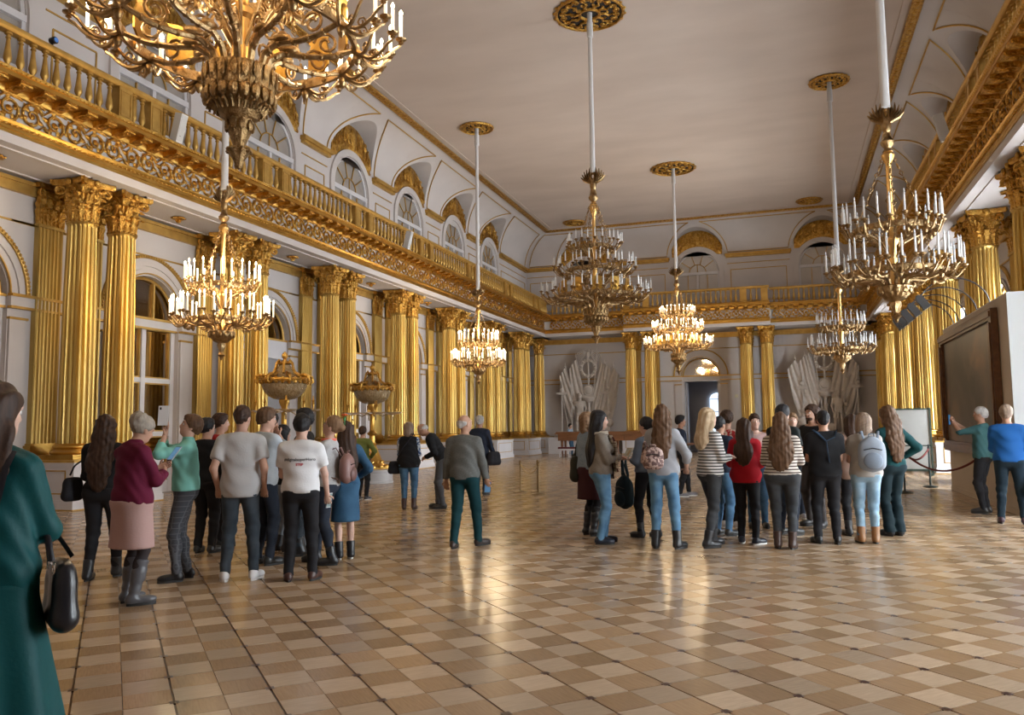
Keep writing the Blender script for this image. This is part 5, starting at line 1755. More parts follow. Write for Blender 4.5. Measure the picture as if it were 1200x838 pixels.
# ------------------------------------------------------------------ sculpture, candelabra, partition, furniture
def flag_mesh(mb, top, foot, side, width, drop, folds=5, depth=.09):
    """cloth hung from the upper half of a leaning pole; side = +1/-1 sideways direction"""
    top, foot = np.array(top, float), np.array(foot, float)
    G = []
    n, m = 14, 18
    for i in range(n + 1):
        s = i / n
        p = top + (foot - top) * s * .62
        row = []
        for j in range(m + 1):
            t = j / m
            q = p + np.array((side * width * t * (.55 + .45 * math.sin(math.pi * (.15 + .7 * s))), -.04 - depth * abs(math.sin(t * math.pi * folds / 2 + s * 1.2)) , -drop * t * (.35 + .65 * s)))
            row.append(q)
        G.append(row)
    mb.grid(G, thick=(0, .05, 0))
def trophy(cx, sgn, label, fig_x, ht):
    """plaster group on the far wall: standard with eagle, wreath, flags, warrior; sgn mirrors it"""
    t = thing('trophy_sculpture', label, 'sculpture', T(cx, 47.42, 0))
    b = MB(); b.bb(-1.75, 1.75, -.42, .36, 0.0, .95); b.bb(-1.82, 1.82, -.48, .4, .95, 1.12); b.bb(-1.8, 1.8, -.46, .4, 0, .16); b.build('plinth', WHITE, t, 0)
    b = MB()
    b.tube([(0, -.1, 1.1), (0, -.12, 5.7)], .055, 8)
    b.lathe([(.16, 3.02), (.30, 3.1), (.34, 3.2), (.36, 3.3), (.10, 3.32)], 20, (0, -.12, 0)); b.bb(-.42, .42, -.28, .02, 3.30, 3.42)
    b.lathe([(.09, 1.1), (.085, 2.9), (.14, 3.04)], 14, (0, -.12, 0))
    b.build('standard_pole', PLASTER, t, 40)
    b = MB(); b.ell((0, -.16, 3.74), (.30, .14, .30), 16, 10); b.tube([(.30 * math.cos(a), -.2, 3.74 + .30 * math.sin(a)) for a in np.linspace(0, 2 * math.pi, 25)[:-1]], .04, 6, closed=True); b.build('orb_shield', PLASTER, t, 45)
    b = MB()
    for k in range(22):
        a = 2 * math.pi * k / 22
        b.ell((.44 * math.cos(a), -.16 + .03 * (k % 2), 5.05 + .48 * math.sin(a)), (.11, .08, .11), 7, 5)
    b.build('wreath', PLASTER, t, 50)
    b = MB(); b.ell((0, -.16, 5.85), (.13, .12, .22), 10, 8); b.ell((sgn * .08, -.24, 6.1), (.07, .09, .08), 8, 6)
    for sg in (-1, 1):
        for k in range(6):
            L = .85 - .07 * k
            b.tube([(sg * .08, -.12, 6.0 - .03 * k), (sg * .35 * L, -.16, 6.12 - .05 * k), (sg * .75 * L, -.14, 6.02 - .09 * k), (sg * (.95 * L), -.12, 5.72 - .09 * k)], [.05, .07, .06, .02], 5, flat=.5)
    b.build('eagle', PLASTER, t, 45)
    poles = [(-1.45, 5.2, -.25), (-.78, 5.75, .15), (.78, 5.7, -.15), (1.5, 5.15, .3), (1.0, 5.3, .2), (-1.75, 3.95, -1.25), (.55, 5.95, .1)]
    for i, (x1, z1, x0) in enumerate(poles):
        b = MB(); b.tube([(x0 * sgn, -.02 - .02 * i, 1.3), (x1 * sgn, -.06 - .015 * i, z1)], .035, 6)
        b.lathe([(.03, -.04), (.07, .0), (.03, .12), (.002, .3)], 6, (x1 * sgn, -.06 - .015 * i, z1)); b.build('lance', PLASTER, t, 40)
    for (tp, ft, sd, wd_, dr) in (((1.5, -.1, 5.1), (.3, -.1, 1.6), 1, .55, 1.5), ((1.02, -.06, 5.3), (.2, -.1, 1.6), 1, .55, 1.3), ((-1.45, -.1, 5.1), (-.3, -.1, 1.8), -1, .42, 1.4), ((-.78, -.06, 5.6), (.1, -.1, 1.8), -1, .5, 1.6), ((.78, -.1, 5.5), (-.1, -.1, 1.8), 1, .35, 1.2)):
        b = MB(); flag_mesh(b, (tp[0] * sgn, tp[1], tp[2]), (ft[0] * sgn, ft[1], ft[2]), sd * sgn, wd_, dr); b.build('furled_flag', PLASTER, t, 60)
    for x in (-1.65, 1.2):
        b = MB(); b.tube([(x * sgn, -.3, 1.12), (x * sgn * .97, -.3, 4.3)], .04, 8); b.bb(x * sgn - .3, x * sgn + .3, -.36, -.22, 3.5, 3.64); b.ell((x * sgn, -.3, 3.8), (.12, .08, .12), 8, 6); b.build('legion_standard', PLASTER, t, 40)
    # armour and helmets piled at the foot
    b = MB()
    for (x, z, r) in ((.45, 1.5, .36), (.95, 1.42, .3), (.7, 1.95, .28), (1.25, 1.75, .24), (.3, 2.2, .24), (1.1, 2.3, .22), (-.25, 1.4, .22)):
        b.ell((x * sgn, -.22, z), (r, .2, r), 12, 8); b.tube([(x * sgn + r * math.cos(a), -.3, z + r * .6 * math.sin(a)) for a in np.linspace(0, math.pi, 10)], .04, 5)
    b.build('armour_pile', PLASTER, t, 50)
    # warrior
    F = Field(); fx = fig_x * sgn; z0 = 1.12; s = ht / 1.75
    P = lambda x, y, z: V3(fx + x * s * sgn, -.34 + y * s, z0 + z * s)
    F.ell(P(0, 0, 1.26), V3(.20, .13, .22) * s, .06); F.ell(P(0, 0, 1.03), V3(.17, .12, .17) * s, .06); F.ell(P(.01, 0, .9), V3(.19, .13, .14) * s, .06)
    F.cap(P(-.19, 0, 1.4), P(.19, 0, 1.42), .07 * s, None, .06); F.cap(P(0, 0, 1.42), P(0, -.02, 1.56), .06 * s, None, .04)
    F.ell(P(0, -.02, 1.64), V3(.08, .1, .115) * s, .03); F.cap(P(0, -.1, 1.65), P(0, -.125, 1.62), .012 * s, .018 * s, .02)
    F.ell(P(0, .01, 1.72), V3(.10, .12, .07) * s, .02); F.cap(P(0, .08, 1.8), P(0, -.06, 1.82), .03 * s, None, .03)
    F.cap(P(-.2, 0, 1.38), P(-.32, .02, 1.14), .055 * s, .045 * s); F.cap(P(-.32, .02, 1.14), P(-.36, -.12, 1.34), .045 * s, .035 * s); F.ell(P(-.36, -.14, 1.38), V3(.045, .05, .05) * s, .02)
    F.cap(P(.2, 0, 1.4), P(.28, .0, 1.12), .055 * s, .045 * s); F.cap(P(.28, 0, 1.12), P(.22, -.12, .92), .045 * s, .035 * s); F.ell(P(.21, -.14, .88), V3(.045, .045, .06) * s, .02)
    F.cap(P(-.09, 0, .9), P(-.13, -.06, .48), .095 * s, .06 * s); F.cap(P(-.13, -.06, .48), P(-.13, .0, .06), .058 * s, .04 * s); F.ell(P(-.13, -.06, .03), V3(.05, .12, .04) * s, .02)
    F.cap(P(.09, 0, .9), P(.13, .0, .48), .095 * s, .06 * s); F.cap(P(.13, 0, .48), P(.15, .02, .06), .058 * s, .04 * s); F.ell(P(.16, -.04, .03), V3(.05, .12, .04) * s, .02)
    for q in range(9):
        a = 2 * math.pi * q / 9
        F.cap(P(.15 * math.cos(a), .11 * math.sin(a), .88), P(.2 * math.cos(a), .15 * math.sin(a), .62), .045 * s, .04 * s, .02)
    v, f = F.mesh(.03)
    link(np_mesh('warrior', v, f, PLASTER), 'warrior', t)
    b = MB()
    b.tube([(fx - sgn * .36 * s, -.42, z0), (fx - sgn * .36 * s, -.46, z0 + 2.25 * s)], .025, 6); b.lathe([(.02, 0), (.05, .06), (.002, .3)], 6, (fx - sgn * .36 * s, -.46, z0 + 2.25 * s)); b.build('spear', PLASTER, t, 40)
trophy(-11.15, 1, 'plaster trophy of flags and a standing warrior, far wall by the mirrored windows', -.5, 2.35)
trophy(2.1, -1, 'plaster trophy of flags and standards, far wall by the daylight windows', -.62, 2.2)

def torchere(x, y, label):
    t = thing('candelabrum', label, 'candelabrum', T(x, y, 0))
    p = MB(); p.lathe([(.62, 0), (.62, .05), (.60, .06), (.60, .30), (.63, .32), (.63, .38), (.55, .40)], 40); p.build('round_plinth', mat('grey_marble', (.52, .50, .49), .35, noise=(3, (.42, .40, .40))), t, 40)
    b = MB(); b.lathe([(.52, .40), (.50, .46), (.40, .50), (.28, .62), (.22, .80), (.15, .98), (.11, 1.08), (.13, 1.12), (.11, 1.16)], 24, wob=.05, wn=12)
    for k in range(12):
        a = 2 * math.pi * k / 12
        b.ell((.46, 0, .47), (.09, .10, .06), 8, 5, T(0, 0, 0, a)); b.ell((.30, 0, .58), (.06, .06, .08), 6, 5, T(0, 0, 0, a))
    b.build('foot', GOLD, t, 45)
    b = MB(); b.lathe([(.10, 1.14), (.085, 1.2), (.085, 1.36), (.14, 1.40), (.15, 1.44), (.10, 1.48), (.07, 1.52), (.065, 2.10), (.10, 2.16), (.13, 2.24), (.12, 2.30)], 18, wob=.03, wn=6)
    b.build('stem', GOLD, t, 45)
    b = MB()
    b.lathe([(.10, 2.28), (.25, 2.31), (.38, 2.38), (.47, 2.48), (.525, 2.60), (.54, 2.74), (.50, 2.74), (.44, 2.5), (.30, 2.38), (.08, 2.34)], 36, wob=.012, wn=18)
    b.build('cut_glass_bowl', CRYSTAL, t, 50)
    b = MB(); b.tube([(.56 * math.cos(a), .56 * math.sin(a), 2.76) for a in np.linspace(0, 2 * math.pi, 49)[:-1]], .05, 6, closed=True)
    for k in range(24):
        a = 2 * math.pi * k / 24
        b.ell((.56, 0, 2.72), (.04, .05, .06), 6, 5, T(0, 0, 0, a)); b.ell((.57, 0, 2.79), (.03, .04, .045), 6, 4, T(0, 0, 0, a))
    for k in range(8):     # gilt scroll handles on the rim
        a = 2 * math.pi * k / 8
        b.tube([(.30, 0, 2.94), (.42, 0, 2.86), (.56, 0, 2.88), (.66, 0, 2.84), (.69, 0, 2.72), (.62, 0, 2.66), (.60, 0, 2.74)], [.035, .045, .05, .04, .03, .025, .015], 6, M=T(0, 0, 0, a))
    b.build('gilt_rim', GOLDR, t, 45)
    b = MB(); b.lathe([(.50, 2.78), (.34, 2.84), (.22, 2.94), (.17, 3.06), (.12, 3.14)], 28, wob=.02, wn=14); b.build('lid', CRYSTAL, t, 45)
    b = MB(); b.lathe([(.12, 3.13), (.17, 3.16), (.12, 3.2), (.05, 3.24), (.04, 3.28), (.07, 3.32), (.075, 3.37), (.05, 3.42), (.01, 3.46)], 14)
    for k in range(6):
        a = 2 * math.pi * k / 6
        b.tube([(.30, 0, 2.92), (.24, 0, 3.04), (.21, 0, 3.18), (.15, 0, 3.25), (.12, 0, 3.18)], .03, 5, M=T(0, 0, 0, a))
    b.build('lid_finial', GOLDR, t, 45)
    for k, a in enumerate((R(8), R(128), R(188), R(308))):
        M = T(0, 0, 0, a)
        s = link(None, 'hanging_tray', t, M)
        b = MB(); b.tube([(.10, 0, 2.05), (.3, 0, 1.93), (.5, 0, 2.0), (.62, 0, 2.02)], .018, 6)
        b.lathe([(.02, 1.96), (.16, 1.99), (.27, 2.03), (.275, 2.045), (.15, 2.02), (.02, 2.01)], 20, (.62, 0, 0), sx=1.15)
        b.tube([(.62, 0, 1.96), (.62, 0, 1.86), (.58, 0, 1.82)], .02, 5)
        b.build('tray', mat('gilt_glass', (.7, .55, .33), .2, .5, coat=.6), s, 45)
        for dx in (-.11, .13):
            b = MB(); b.lathe([(.03, 0), (.035, .02), (.018, .06), (.032, .12), (.03, .2), (.045, .22), (.02, .24), (.008, .34)], 8, (.62 + dx, .0, 2.03)); b.build('candle_socket', GOLD, s, 45)
torchere(-11.5, 16.75, 'gilt candelabrum with covered cut-glass bowl, behind the light-shirted students')
torchere(-11.5, 21.15, 'gilt candelabrum with covered cut-glass bowl, beside the visitor in green')

# exhibition partition with the big dark picture
PW = mat('partition_paint', (.56, .46, .34), .7, noise=(1.2, (.53, .43, .32)))
PWE = mat('partition_edge_paint', (.74, .76, .76), .6)
t = thing('exhibition_partition', 'tall beige freestanding partition carrying the dark framed picture', 'partition', T(3.6, 0, 0))
b = MB(); b.bb(0, .30, 15.45, 21.25, .0, 3.72); b.build('panel', PW, t, 0)
b = MB(); b.bb(.0, .30, 15.42, 15.452, 0.0, 3.72); b.bb(0, .30, 15.42, 21.25, 3.72, 3.735); b.build('white_end_board', PWE, t, 0)
b = MB(); b.bb(-.012, .0, 15.45, 21.25, 0, .1); b.build('skirting', PW, t, 0)
pt = thing('framed_painting', 'large dark oil painting in a brown wooden frame on the beige partition', 'painting', T(3.59, 0, 0))
pm = bpy.data.materials.new('dark_oil_painting'); pm.use_nodes = True
N, L = pm.node_tree.nodes, pm.node_tree.links
tc = N.new('ShaderNodeTexCoord'); n1 = N.new('ShaderNodeTexNoise'); n1.inputs['Scale'].default_value = .55; n1.inputs['Detail'].default_value = 6; n1.inputs['Distortion'].default_value = .8
rp = N.new('ShaderNodeValToRGB')
rp.color_ramp.elements[0].position = .38; rp.color_ramp.elements[0].color = (.035, .030, .026, 1)
rp.color_ramp.elements[1].position = .72; rp.color_ramp.elements[1].color = (.30, .16, .085, 1)
e_ = rp.color_ramp.elements.new(.55); e_.color = (.10, .075, .055, 1)
L.new(tc.outputs['Object'], n1.inputs['Vector']); L.new(n1.outputs['Fac'], rp.inputs[0]); L.new(rp.outputs[0], N['Principled BSDF'].inputs['Base Color'])
N['Principled BSDF'].inputs['Roughness'].default_value = .35
b = MB(); b.bb(-.05, -.02, 16.25, 20.95, 1.12, 3.38); b.build('canvas', pm, pt, 0)
FW = mat('brown_frame', (.17, .075, .028), .4, 0, noise=(10, (.11, .045, .02), (1, .3, 1)), coat=.2)
for (y0, y1, z0, z1) in ((16.05, 21.15, .92, 1.14), (16.05, 21.15, 3.36, 3.56), (16.05, 16.27, 1.14, 3.36), (20.93, 21.15, 1.14, 3.36)):
    b = MB(); b.bb(-.11, 0, y0, y1, z0, z1); b.bb(-.14, -.10, y0 + .03 if y1 - y0 > 1 else y0 + .05, y1 - .03 if y1 - y0 > 1 else y1 - .05, z0 + .05, z1 - .05); b.build('frame_rail', FW, pt, 0)
GREYM = mat('lamp_grey_metal', (.10, .10, .105), .4, .7)
for i, (y, od) in enumerate(((20.7, 'farthest'), (20.1, 'second farthest'), (19.3, 'middle'), (18.3, 'second nearest'), (17.2, 'nearest'))):
    t = thing('picture_lamp', f'{od} of five grey picture lamps on curved arms above the partition', 'lamp', T(3.74, y, 3.735))
    b = MB()
    pts = [(-1.22 * math.sin(q) * .5 - .61 + .61 * math.cos(q) * 0, 0, 0) for q in (0,)]
    pts = [(-.62 + .62 * math.cos(a), 0, .58 * math.sin(a) * 1.0) for a in np.linspace(0, math.pi * .86, 16)]
    b.tube(pts, .014, 6); b.lathe([(.04, 0), (.035, .04), (.015, .06)], 8); b.build('arm', GREYM, t, 40)
    e = pts[-1]
    b = MB(); M = np.eye(4); M[:3, :3] = rotm(0, 0, R(-35)); M[:3, 3] = (e[0] - .03, 0, e[2] - .02)
    b.box((0, 0, -.10), (.14, .13, .26), M); b.box((0, 0, -.235), (.17, .15, .03), M); b.box((0, 0, .04), (.07, .08, .04), M); b.build('lamp_head', GREYM, t, 0)
    b = MB(); b.box((0, 0, -.252), (.13, .11, .006), M); b.build('lens', mat('lamp_lens', (.75, .74, .7), .15), t, 0)
# information board
t = thing('information_board', 'white information board in a dark green frame behind the rope barrier', 'board', T(3.55, 26.7, 0, R(-2)))
GF = mat('dark_green_frame', (.055, .085, .07), .45)
for (x0, x1, z0, z1) in ((-.52, .52, 1.94, 1.99), (-.52, .52, .86, .90), (-.52, .52, .12, .19), (-.52, -.47, .0, 1.94), (.47, .52, .0, 1.94)):
    b = MB(); b.bb(x0, x1, -.03, .03, z0, z1); b.build('frame_bar', GF, t, 0)
BW = mat('board_white', (.62, .62, .60), .5, noise=(2, (.57, .57, .55)))
for z0, z1 in ((.90, 1.94), (.19, .86)):
    b = MB(); b.bb(-.47, .47, -.012, .012, z0, z1); b.build('panel', BW, t, 0)
for x in (-.45, .45):
    b = MB(); b.bb(x - .03, x + .03, -.2, .2, 0, .06); b.build('foot', GF, t, 0)
# rope barriers
BRASS = mat('brass_post', (.26, .18, .09), .4, .9)
ROPER = mat('red_rope', (.16, .025, .02), .85); ROPEB = mat('brass_chain', (.42, .30, .14), .45, .8)
def stanchion(x, y, h, m_, label):
    t = thing('stanchion', label, 'stanchion', T(x, y, 0))
    b = MB(); b.lathe([(.17, 0), (.17, .015), (.12, .035), (.03, .05)], 20); b.build('base', m_, t, 40)
    b = MB(); b.lathe([(.022, .04), (.020, h - .06), (.032, h - .05), (.032, h - .02), (.02, h), (.028, h + .02), (.018, h + .045)], 12); b.build('post', m_, t, 40)
def rope(p, q, sag, r, m_, label):
    p, q = np.array(p), np.array(q)
    pts = [p + (q - p) * s - np.array((0, 0, sag * 4 * s * (1 - s))) for s in np.linspace(0, 1, 18)]
    b = MB(); b.tube(pts, r, 6); o = b.build('barrier_rope', m_, None, 50); tag(o, label, 'rope')
stanchion(-6.11, 18.6, .72, BRASS, 'slim brass stanchion standing alone with its chain, behind the walking man')
stanchion(-5.5, 18.1, .72, BRASS, 'slim brass stanchion nearer to the camera of the close pair')
stanchion(-5.72, 18.75, .72, BRASS, 'slim brass stanchion farther from the camera of the close pair')
rope((-6.11, 18.6, .68), (-5.5, 18.1, .68), .22, .011, ROPEB, 'sagging brass chain from the lone stanchion to the nearer stanchion')
rope((-6.11, 18.62, .68), (-5.72, 18.75, .68), .14, .010, ROPEB, 'sagging brass chain from the lone stanchion to the farther stanchion')
BLK = mat('dark_post', (.03, .045, .045), .4, .6)
stanchion(3.25, 21.9, .98, BLK, 'dark stanchion in front of the white pedestal beside the partition')
stanchion(2.45, 20.0, .98, BLK, 'dark stanchion mostly hidden behind the woman with long curly hair')
rope((2.45, 20.0, .92), (3.25, 21.9, .92), .22, .022, ROPER, 'dark red rope between the two dark stanchions')
rope((2.45, 20.0, .92), (3.50, 17.5, .92), .36, .022, ROPER, 'long dark red rope drooping in front of the partition')
# showcase desk, bench and white covers at the far corner
WOODC = mat('showcase_wood', (.26, .11, .045), .35, 0, noise=(6, (.18, .07, .028), (.25, 1, 1)), coat=.3)
t = thing('showcase_table', 'long flat wooden showcase table in front of the far trophy', 'table', T(-9.0, 41.2, 0))
b = MB(); b.bb(-2.4, 2.4, -.5, .5, 1.22, 1.3); b.bb(-2.45, 2.45, -.55, .55, 1.17, 1.22); b.build('top', WOODC, t, 0)
b = MB(); b.bb(-2.3, 2.3, -.45, .45, .84, 1.17); b.build('case', WOODC, t, 0)
for x in (-1.2, 0, 1.2):
    b = MB(); b.bb(x - .012, x + .012, -.462, -.45, .86, 1.15); b.build('joint_strip', DARKWOOD, t, 0)
for x in (-2.1, 2.1, -.7, .7):
    for y in (-.36, .36):
        b = MB(); b.lathe([(.05, 0), (.06, .06), (.045, .4), (.07, .8), (.08, .84)], 10, (x, y, 0)); b.build('leg', WOODC, t, 40)
t = thing('bench', 'low white bench with a dark red cushion under the showcase table', 'bench', T(-10.3, 40.3, 0))
b = MB(); b.bb(-.85, .85, -.22, .22, .36, .44); b.build('frame', WHITE, t, 0)
b = MB(); b.bb(-.83, .83, -.2, .2, .44, .53); b.build('cushion', mat('red_velvet', (.10, .012, .014), .9), t, 0)
for x in (-.75, -.25, .25, .75):
    for y in (-.16, .16):
        b = MB(); b.lathe([(.025, 0), (.03, .1), (.022, .2), (.035, .36)], 8, (x, y, 0)); b.build('leg', WHITE, t, 40)
t = thing('radiator_cover', 'low white boxed cover standing under the far trophy', 'cover', T(-12.55, 45.6, 0))
b = MB(); b.bb(-.6, .6, -.25, .25, .04, .88); b.bb(-.65, .65, -.3, .3, .88, .94); b.bb(-.62, .62, -.22, .22, 0, .05); b.build('cabinet', WHITE, t, 0)
b = MB()
for k in range(7):
    b.bb(.15, .45, -.262, -.25, .40 + k * .055, .425 + k * .055)
b.build('grille', mat('grey_grille', (.25, .25, .26), .5), t, 0)
# small white loudspeakers on the galleries, plate by the door, spot on the rail
def speaker(x, y, z, rz, label):
    t = thing('loudspeaker', label, 'speaker', T(x, y, z, rz))
    M = np.eye(4); M[:3, :3] = rotm(0, R(14), 0)
    b = MB(); b.box((0, 0, .34), (.2, .2, .66), M); b.build('cabinet', mat('speaker_white', (.72, .71, .72), .5), t, 0)
    b = MB(); b.box((0, .103, .34), (.165, .008, .61), M); b.build('grille', mat('speaker_cloth', (.55, .55, .56), .8), t, 0)
    b = MB(); b.box((.02, .108, .16), (.03, .006, .012), M); b.build('badge', BLACKM, t, 0)
    b = MB(); b.bb(-.05, .05, -.12, .02, 0, .06); b.build('bracket', BLACKM, t, 0)
speaker(-13.03, 14.6, 8.16, R(-90), 'tall white loudspeaker on the cornice nearest to the huge chandelier')
speaker(-13.03, 26.5, 8.16, R(-90), 'tall white loudspeaker on the cornice above the fourth column pair')
speaker(3.83, 20.8, 8.16, R(90), 'tall white loudspeaker on the cornice over the painting partition side')
t = thing('rail_spotlight', 'small black spotlight clipped on the balustrade rail near the huge chandelier', 'spotlight', T(-13.3, 11.5, 9.05))
b = MB(); b.tube([(0, 0, 0), (0, 0, .1)], .02, 6); b.build('stand', BLACKM, t, 40)
b = MB(); b.lathe([(.04, 0), (.06, .02), (.07, .14), (.06, .15)], 12, M=np.array([(0, 0, 1, -.05), (0, 1, 0, 0), (-1, 0, 0, .14), (0, 0, 0, 1.0)])); b.build('can', BLACKM, t, 40)
b = MB(); b.ell((.11, 0, .14), (.012, .05, .05), 10, 6); b.build('lens', mat('blue_lens', (.1, .3, .9), .1, coat=1.0), t, 50)
b = MB(); b.bb(-2.72, -2.54, 47.86, 47.905, 3.12, 3.30); o = b.build('wall_plate', mat('cream_plate', (.72, .66, .45), .5), None, 0); tag(o, 'small square cream plate on the wall beside the far doorway', 'plate')
# ------------------------------------------------------------------ visitors
def phone(root, p, rz, tilt, label, col=(.02, .02, .025), screen=(.10, .25, .45), sx=1.0):
    t = thing('mobile_phone', label, 'phone')
    M = root.matrix_basis @ Matrix.Translation(Vector(p)) @ Matrix.Rotation(R(rz), 4, 'Z') @ Matrix.Rotation(R(tilt), 4, 'X')
    t.matrix_basis = M
    b = MB(); b.box((0, 0, 0), (.076 * sx, .010, .155 * sx)); b.build('case', mat('phone_case_%d' % int(col[0] * 99), col, .3), t, 0)
    b = MB(); b.box((0, -.0055, 0), (.068 * sx, .002, .142 * sx)); b.build('screen', mat('phone_screen_%d%d' % (int(screen[0] * 99), int(screen[2] * 99)), (.02, .02, .02), .1, emit=(screen, 1.0)), t, 0)
    b = MB(); b.box((.022 * sx, .006, .055 * sx), (.018, .003, .026)); b.build('camera_bump', BLACKM, t, 0)
def backpack(root, c, rz, w, hgt, d, m_, m2, label, straps=None):
    t = thing('backpack', label, 'backpack')
    t.matrix_basis = root.matrix_basis @ Matrix.Translation(Vector(c)) @ Matrix.Rotation(R(rz), 4, 'Z')
    F = Field()
    F.ell((0, 0, 0), (w * .5, d * .55, hgt * .5), .02); F.cap((-w * .28, 0, -hgt * .28), (-w * .28, 0, hgt * .22), w * .22, w * .18, .05); F.cap((w * .28, 0, -hgt * .28), (w * .28, 0, hgt * .22), w * .22, w * .18, .05)
    v, f = F.mesh(.011); link(np_mesh('bag_body', v, f, m_), 'bag_body', t)
    F = Field(); F.ell((0, -d * .48, -hgt * .18), (w * .36, d * .28, hgt * .24), .02); v, f = F.mesh(.010); link(np_mesh('front_pocket', v, f, m2), 'front_pocket', t)
    b = MB(); b.tube([(-w * .34, -d * .5, hgt * .12), (0, -d * .62, hgt * .17), (w * .34, -d * .5, hgt * .12)], .006, 5); b.build('zip', BLACKM, t, 40)
    b = MB(); b.tube([(-.035, .0, hgt * .46), (-.03, -.02, hgt * .56), (.03, -.02, hgt * .56), (.035, 0, hgt * .46)], .010, 6); b.build('top_loop', m2, t, 40)
    for s in (-1, 1):
        b = MB()
        pts = straps if straps else [(s * w * .25, d * .35, hgt * .40), (s * .10, d * .5 + .03, hgt * .5 + .06), (s * .115, d * .5 + .12, hgt * .5 + .02), (s * .13, d * .5 + .19, hgt * .18), (s * .15, d * .5 + .14, -hgt * .2), (s * w * .4, d * .4, -hgt * .36)]
        if straps:
            pts = [(s * q[0], q[1], q[2]) for q in straps]
        b.tube(pts, .017, 6, flat=.45); b.build('shoulder_strap', m2, t, 50)
    return t
def handbag(root, c, rz, w, hgt, d, m_, label, strap, m2=None, name='handbag', buckle=None, flap=True):
    t = thing(name, label, 'bag')
    t.matrix_basis = root.matrix_basis @ Matrix.Translation(Vector(c)) @ Matrix.Rotation(R(rz), 4, 'Z')
    F = Field()
    F.cap((-w * .36, 0, hgt * .30), (w * .36, 0, hgt * .30), d * .38, None, .05); F.cap((-w * .42, 0, -hgt * .36), (w * .42, 0, -hgt * .36), d * .5, None, .05); F.ell((0, 0, -.02), (w * .5, d * .45, hgt * .46), .04)
    F.cap((-w * .40, 0, hgt * .1), (-w * .42, 0, -hgt * .3), d * .42, None, .05); F.cap((w * .40, 0, hgt * .1), (w * .42, 0, -hgt * .3), d * .42, None, .05)
    v, f = F.mesh(.011); link(np_mesh('bag_body', v, f, m_), 'bag_body', t)
    if m2 is not None:
        F = Field(); F.ell((-w * .46, 0, -hgt * .05), (w * .10, d * .46, hgt * .36), .03); v, f = F.mesh(.009); link(np_mesh('side_panel', v, f, m2), 'side_panel', t)
    b = MB(); b.tube([(-w * .38, -d * .32, hgt * .36), (0, -d * .36, hgt * .38), (w * .38, -d * .32, hgt * .36)], .006, 5); b.build('zip', BLACKM if buckle is None else buckle, t, 40)
    inv = t.matrix_basis.inverted() @ root.matrix_basis
    P = np.array([tuple(inv @ Vector(p)) for p in strap])
    tt = np.linspace(0, len(P) - 1, 5 * len(P))
    P2 = np.stack([np.interp(tt, range(len(P)), P[:, k]) for k in range(3)], 1)
    for _ in range(2):
        P2[1:-1] = (P2[:-2] + 2 * P2[1:-1] + P2[2:]) / 4
    b = MB(); b.tube(P2, .014, 6, flat=.5); b.build('strap', m_, t, 50)
    if buckle is not None:
        b = MB()
        for x in (-w * .3, w * .3):
            b.tube([(x + .025 * math.cos(a), -d * .4, hgt * .34 + .025 * math.sin(a)) for a in np.linspace(0, 2 * math.pi, 13)[:-1]], .005, 5, closed=True)
        b.build('ring', buckle, t, 50)
    return t
STEEL = mat('polished_steel', (.7, .7, .7), .2, 1.0)
C = cloth
blackc = C('black_cotton', (.012, .012, .014)); blackt = C('black_twill', (.016, .016, .019)); navyc = C('navy_cotton', (.018, .025, .045)); navyt = C('navy_trousers', (.02, .026, .04))
slate = C('slate_denim', (.035, .048, .062), .8, 'jeans', (.055, .07, .088)); charj = C('charcoal_denim', (.03, .033, .038), .8, 'jeans', (.05, .053, .058))
bluej = C('blue_denim', (.075, .17, .29), .8, 'jeans', (.13, .26, .40)); midj = C('mid_denim', (.05, .12, .22), .8, 'jeans', (.09, .19, .31)); palej = C('pale_denim', (.20, .33, .45), .8, 'jeans', (.32, .46, .58))
white = C('white_cotton', (.72, .72, .74)); whiteg = C('grey_white_cotton', (.52, .52, .53)); palesh = C('pale_blue_shirt', (.44, .48, .52)); BOOTC = (.018, .018, .02)
ST = lambda a, b: (a, b)
nar = ((-.075, 0, 6), (.075, 0, -6)); wide = ((-.15, 0, 10), (.15, 0, -10)); step = ((-.09, -.10, 6), (.10, .16, -10)); stepL = ((-.10, .16, 10), (.09, -.08, -6)); cross = ((-.03, .10, 12), (.05, -.05, -10))

# -- the woman closest to the camera
r, sc, tx, hx, arms, TM = person(-3.21, 2.56, 16, 1.75, 'woman in a long teal coat dress with dark hair, closest to the camera', 'f', 1.12, 'pale', ('long', 'darkbrown', 1.33, 1.15),
    C('teal_crepe', (.002, .060, .064), .6), 'long', .90, 1.7, ('gown', C('teal_crepe', (.002, .060, .064))), armL='front', armR=((-.03, .21, 1.08), (1, -.25, -.2)), shoes=('shoe', (.02, .02, .02)), res=.010, collar='high', head=(-16, 4, 0))
handbag(r, (.27, .09, .88), -50, .26, .30, .10, mat('black_leather', (.012, .012, .016), .28, bump=(50, .2, .004)), 'black leather handbag hanging at the elbow of the woman in teal', [(.26, .03, 1.01), (.23, .05, 1.10), (.18, .09, 1.15), (.22, .14, 1.10), (.28, .15, 1.01)], name='handbag', buckle=STEEL)
# the crossing shoulder strap of her second bag
b = MB(); b.tube([tuple(Vector(p)) for p in ((.13, -.06, 1.475), (.15, -.135, 1.41), (.15, -.185, 1.25), (.14, -.19, 1.05), (.13, -.19, .92))], .02, 6, flat=.35); o = b.build('shoulder_strap', mat('black_leather', (.012, .012, .016)), r, 50)
b = MB(); b.tube([(.15 + .026 * math.cos(a), -.21, 1.24 + .026 * math.sin(a)) for a in np.linspace(0, 2 * math.pi, 17)[:-1]], .006, 6, closed=True); b.build('strap_buckle', STEEL, r, 50)

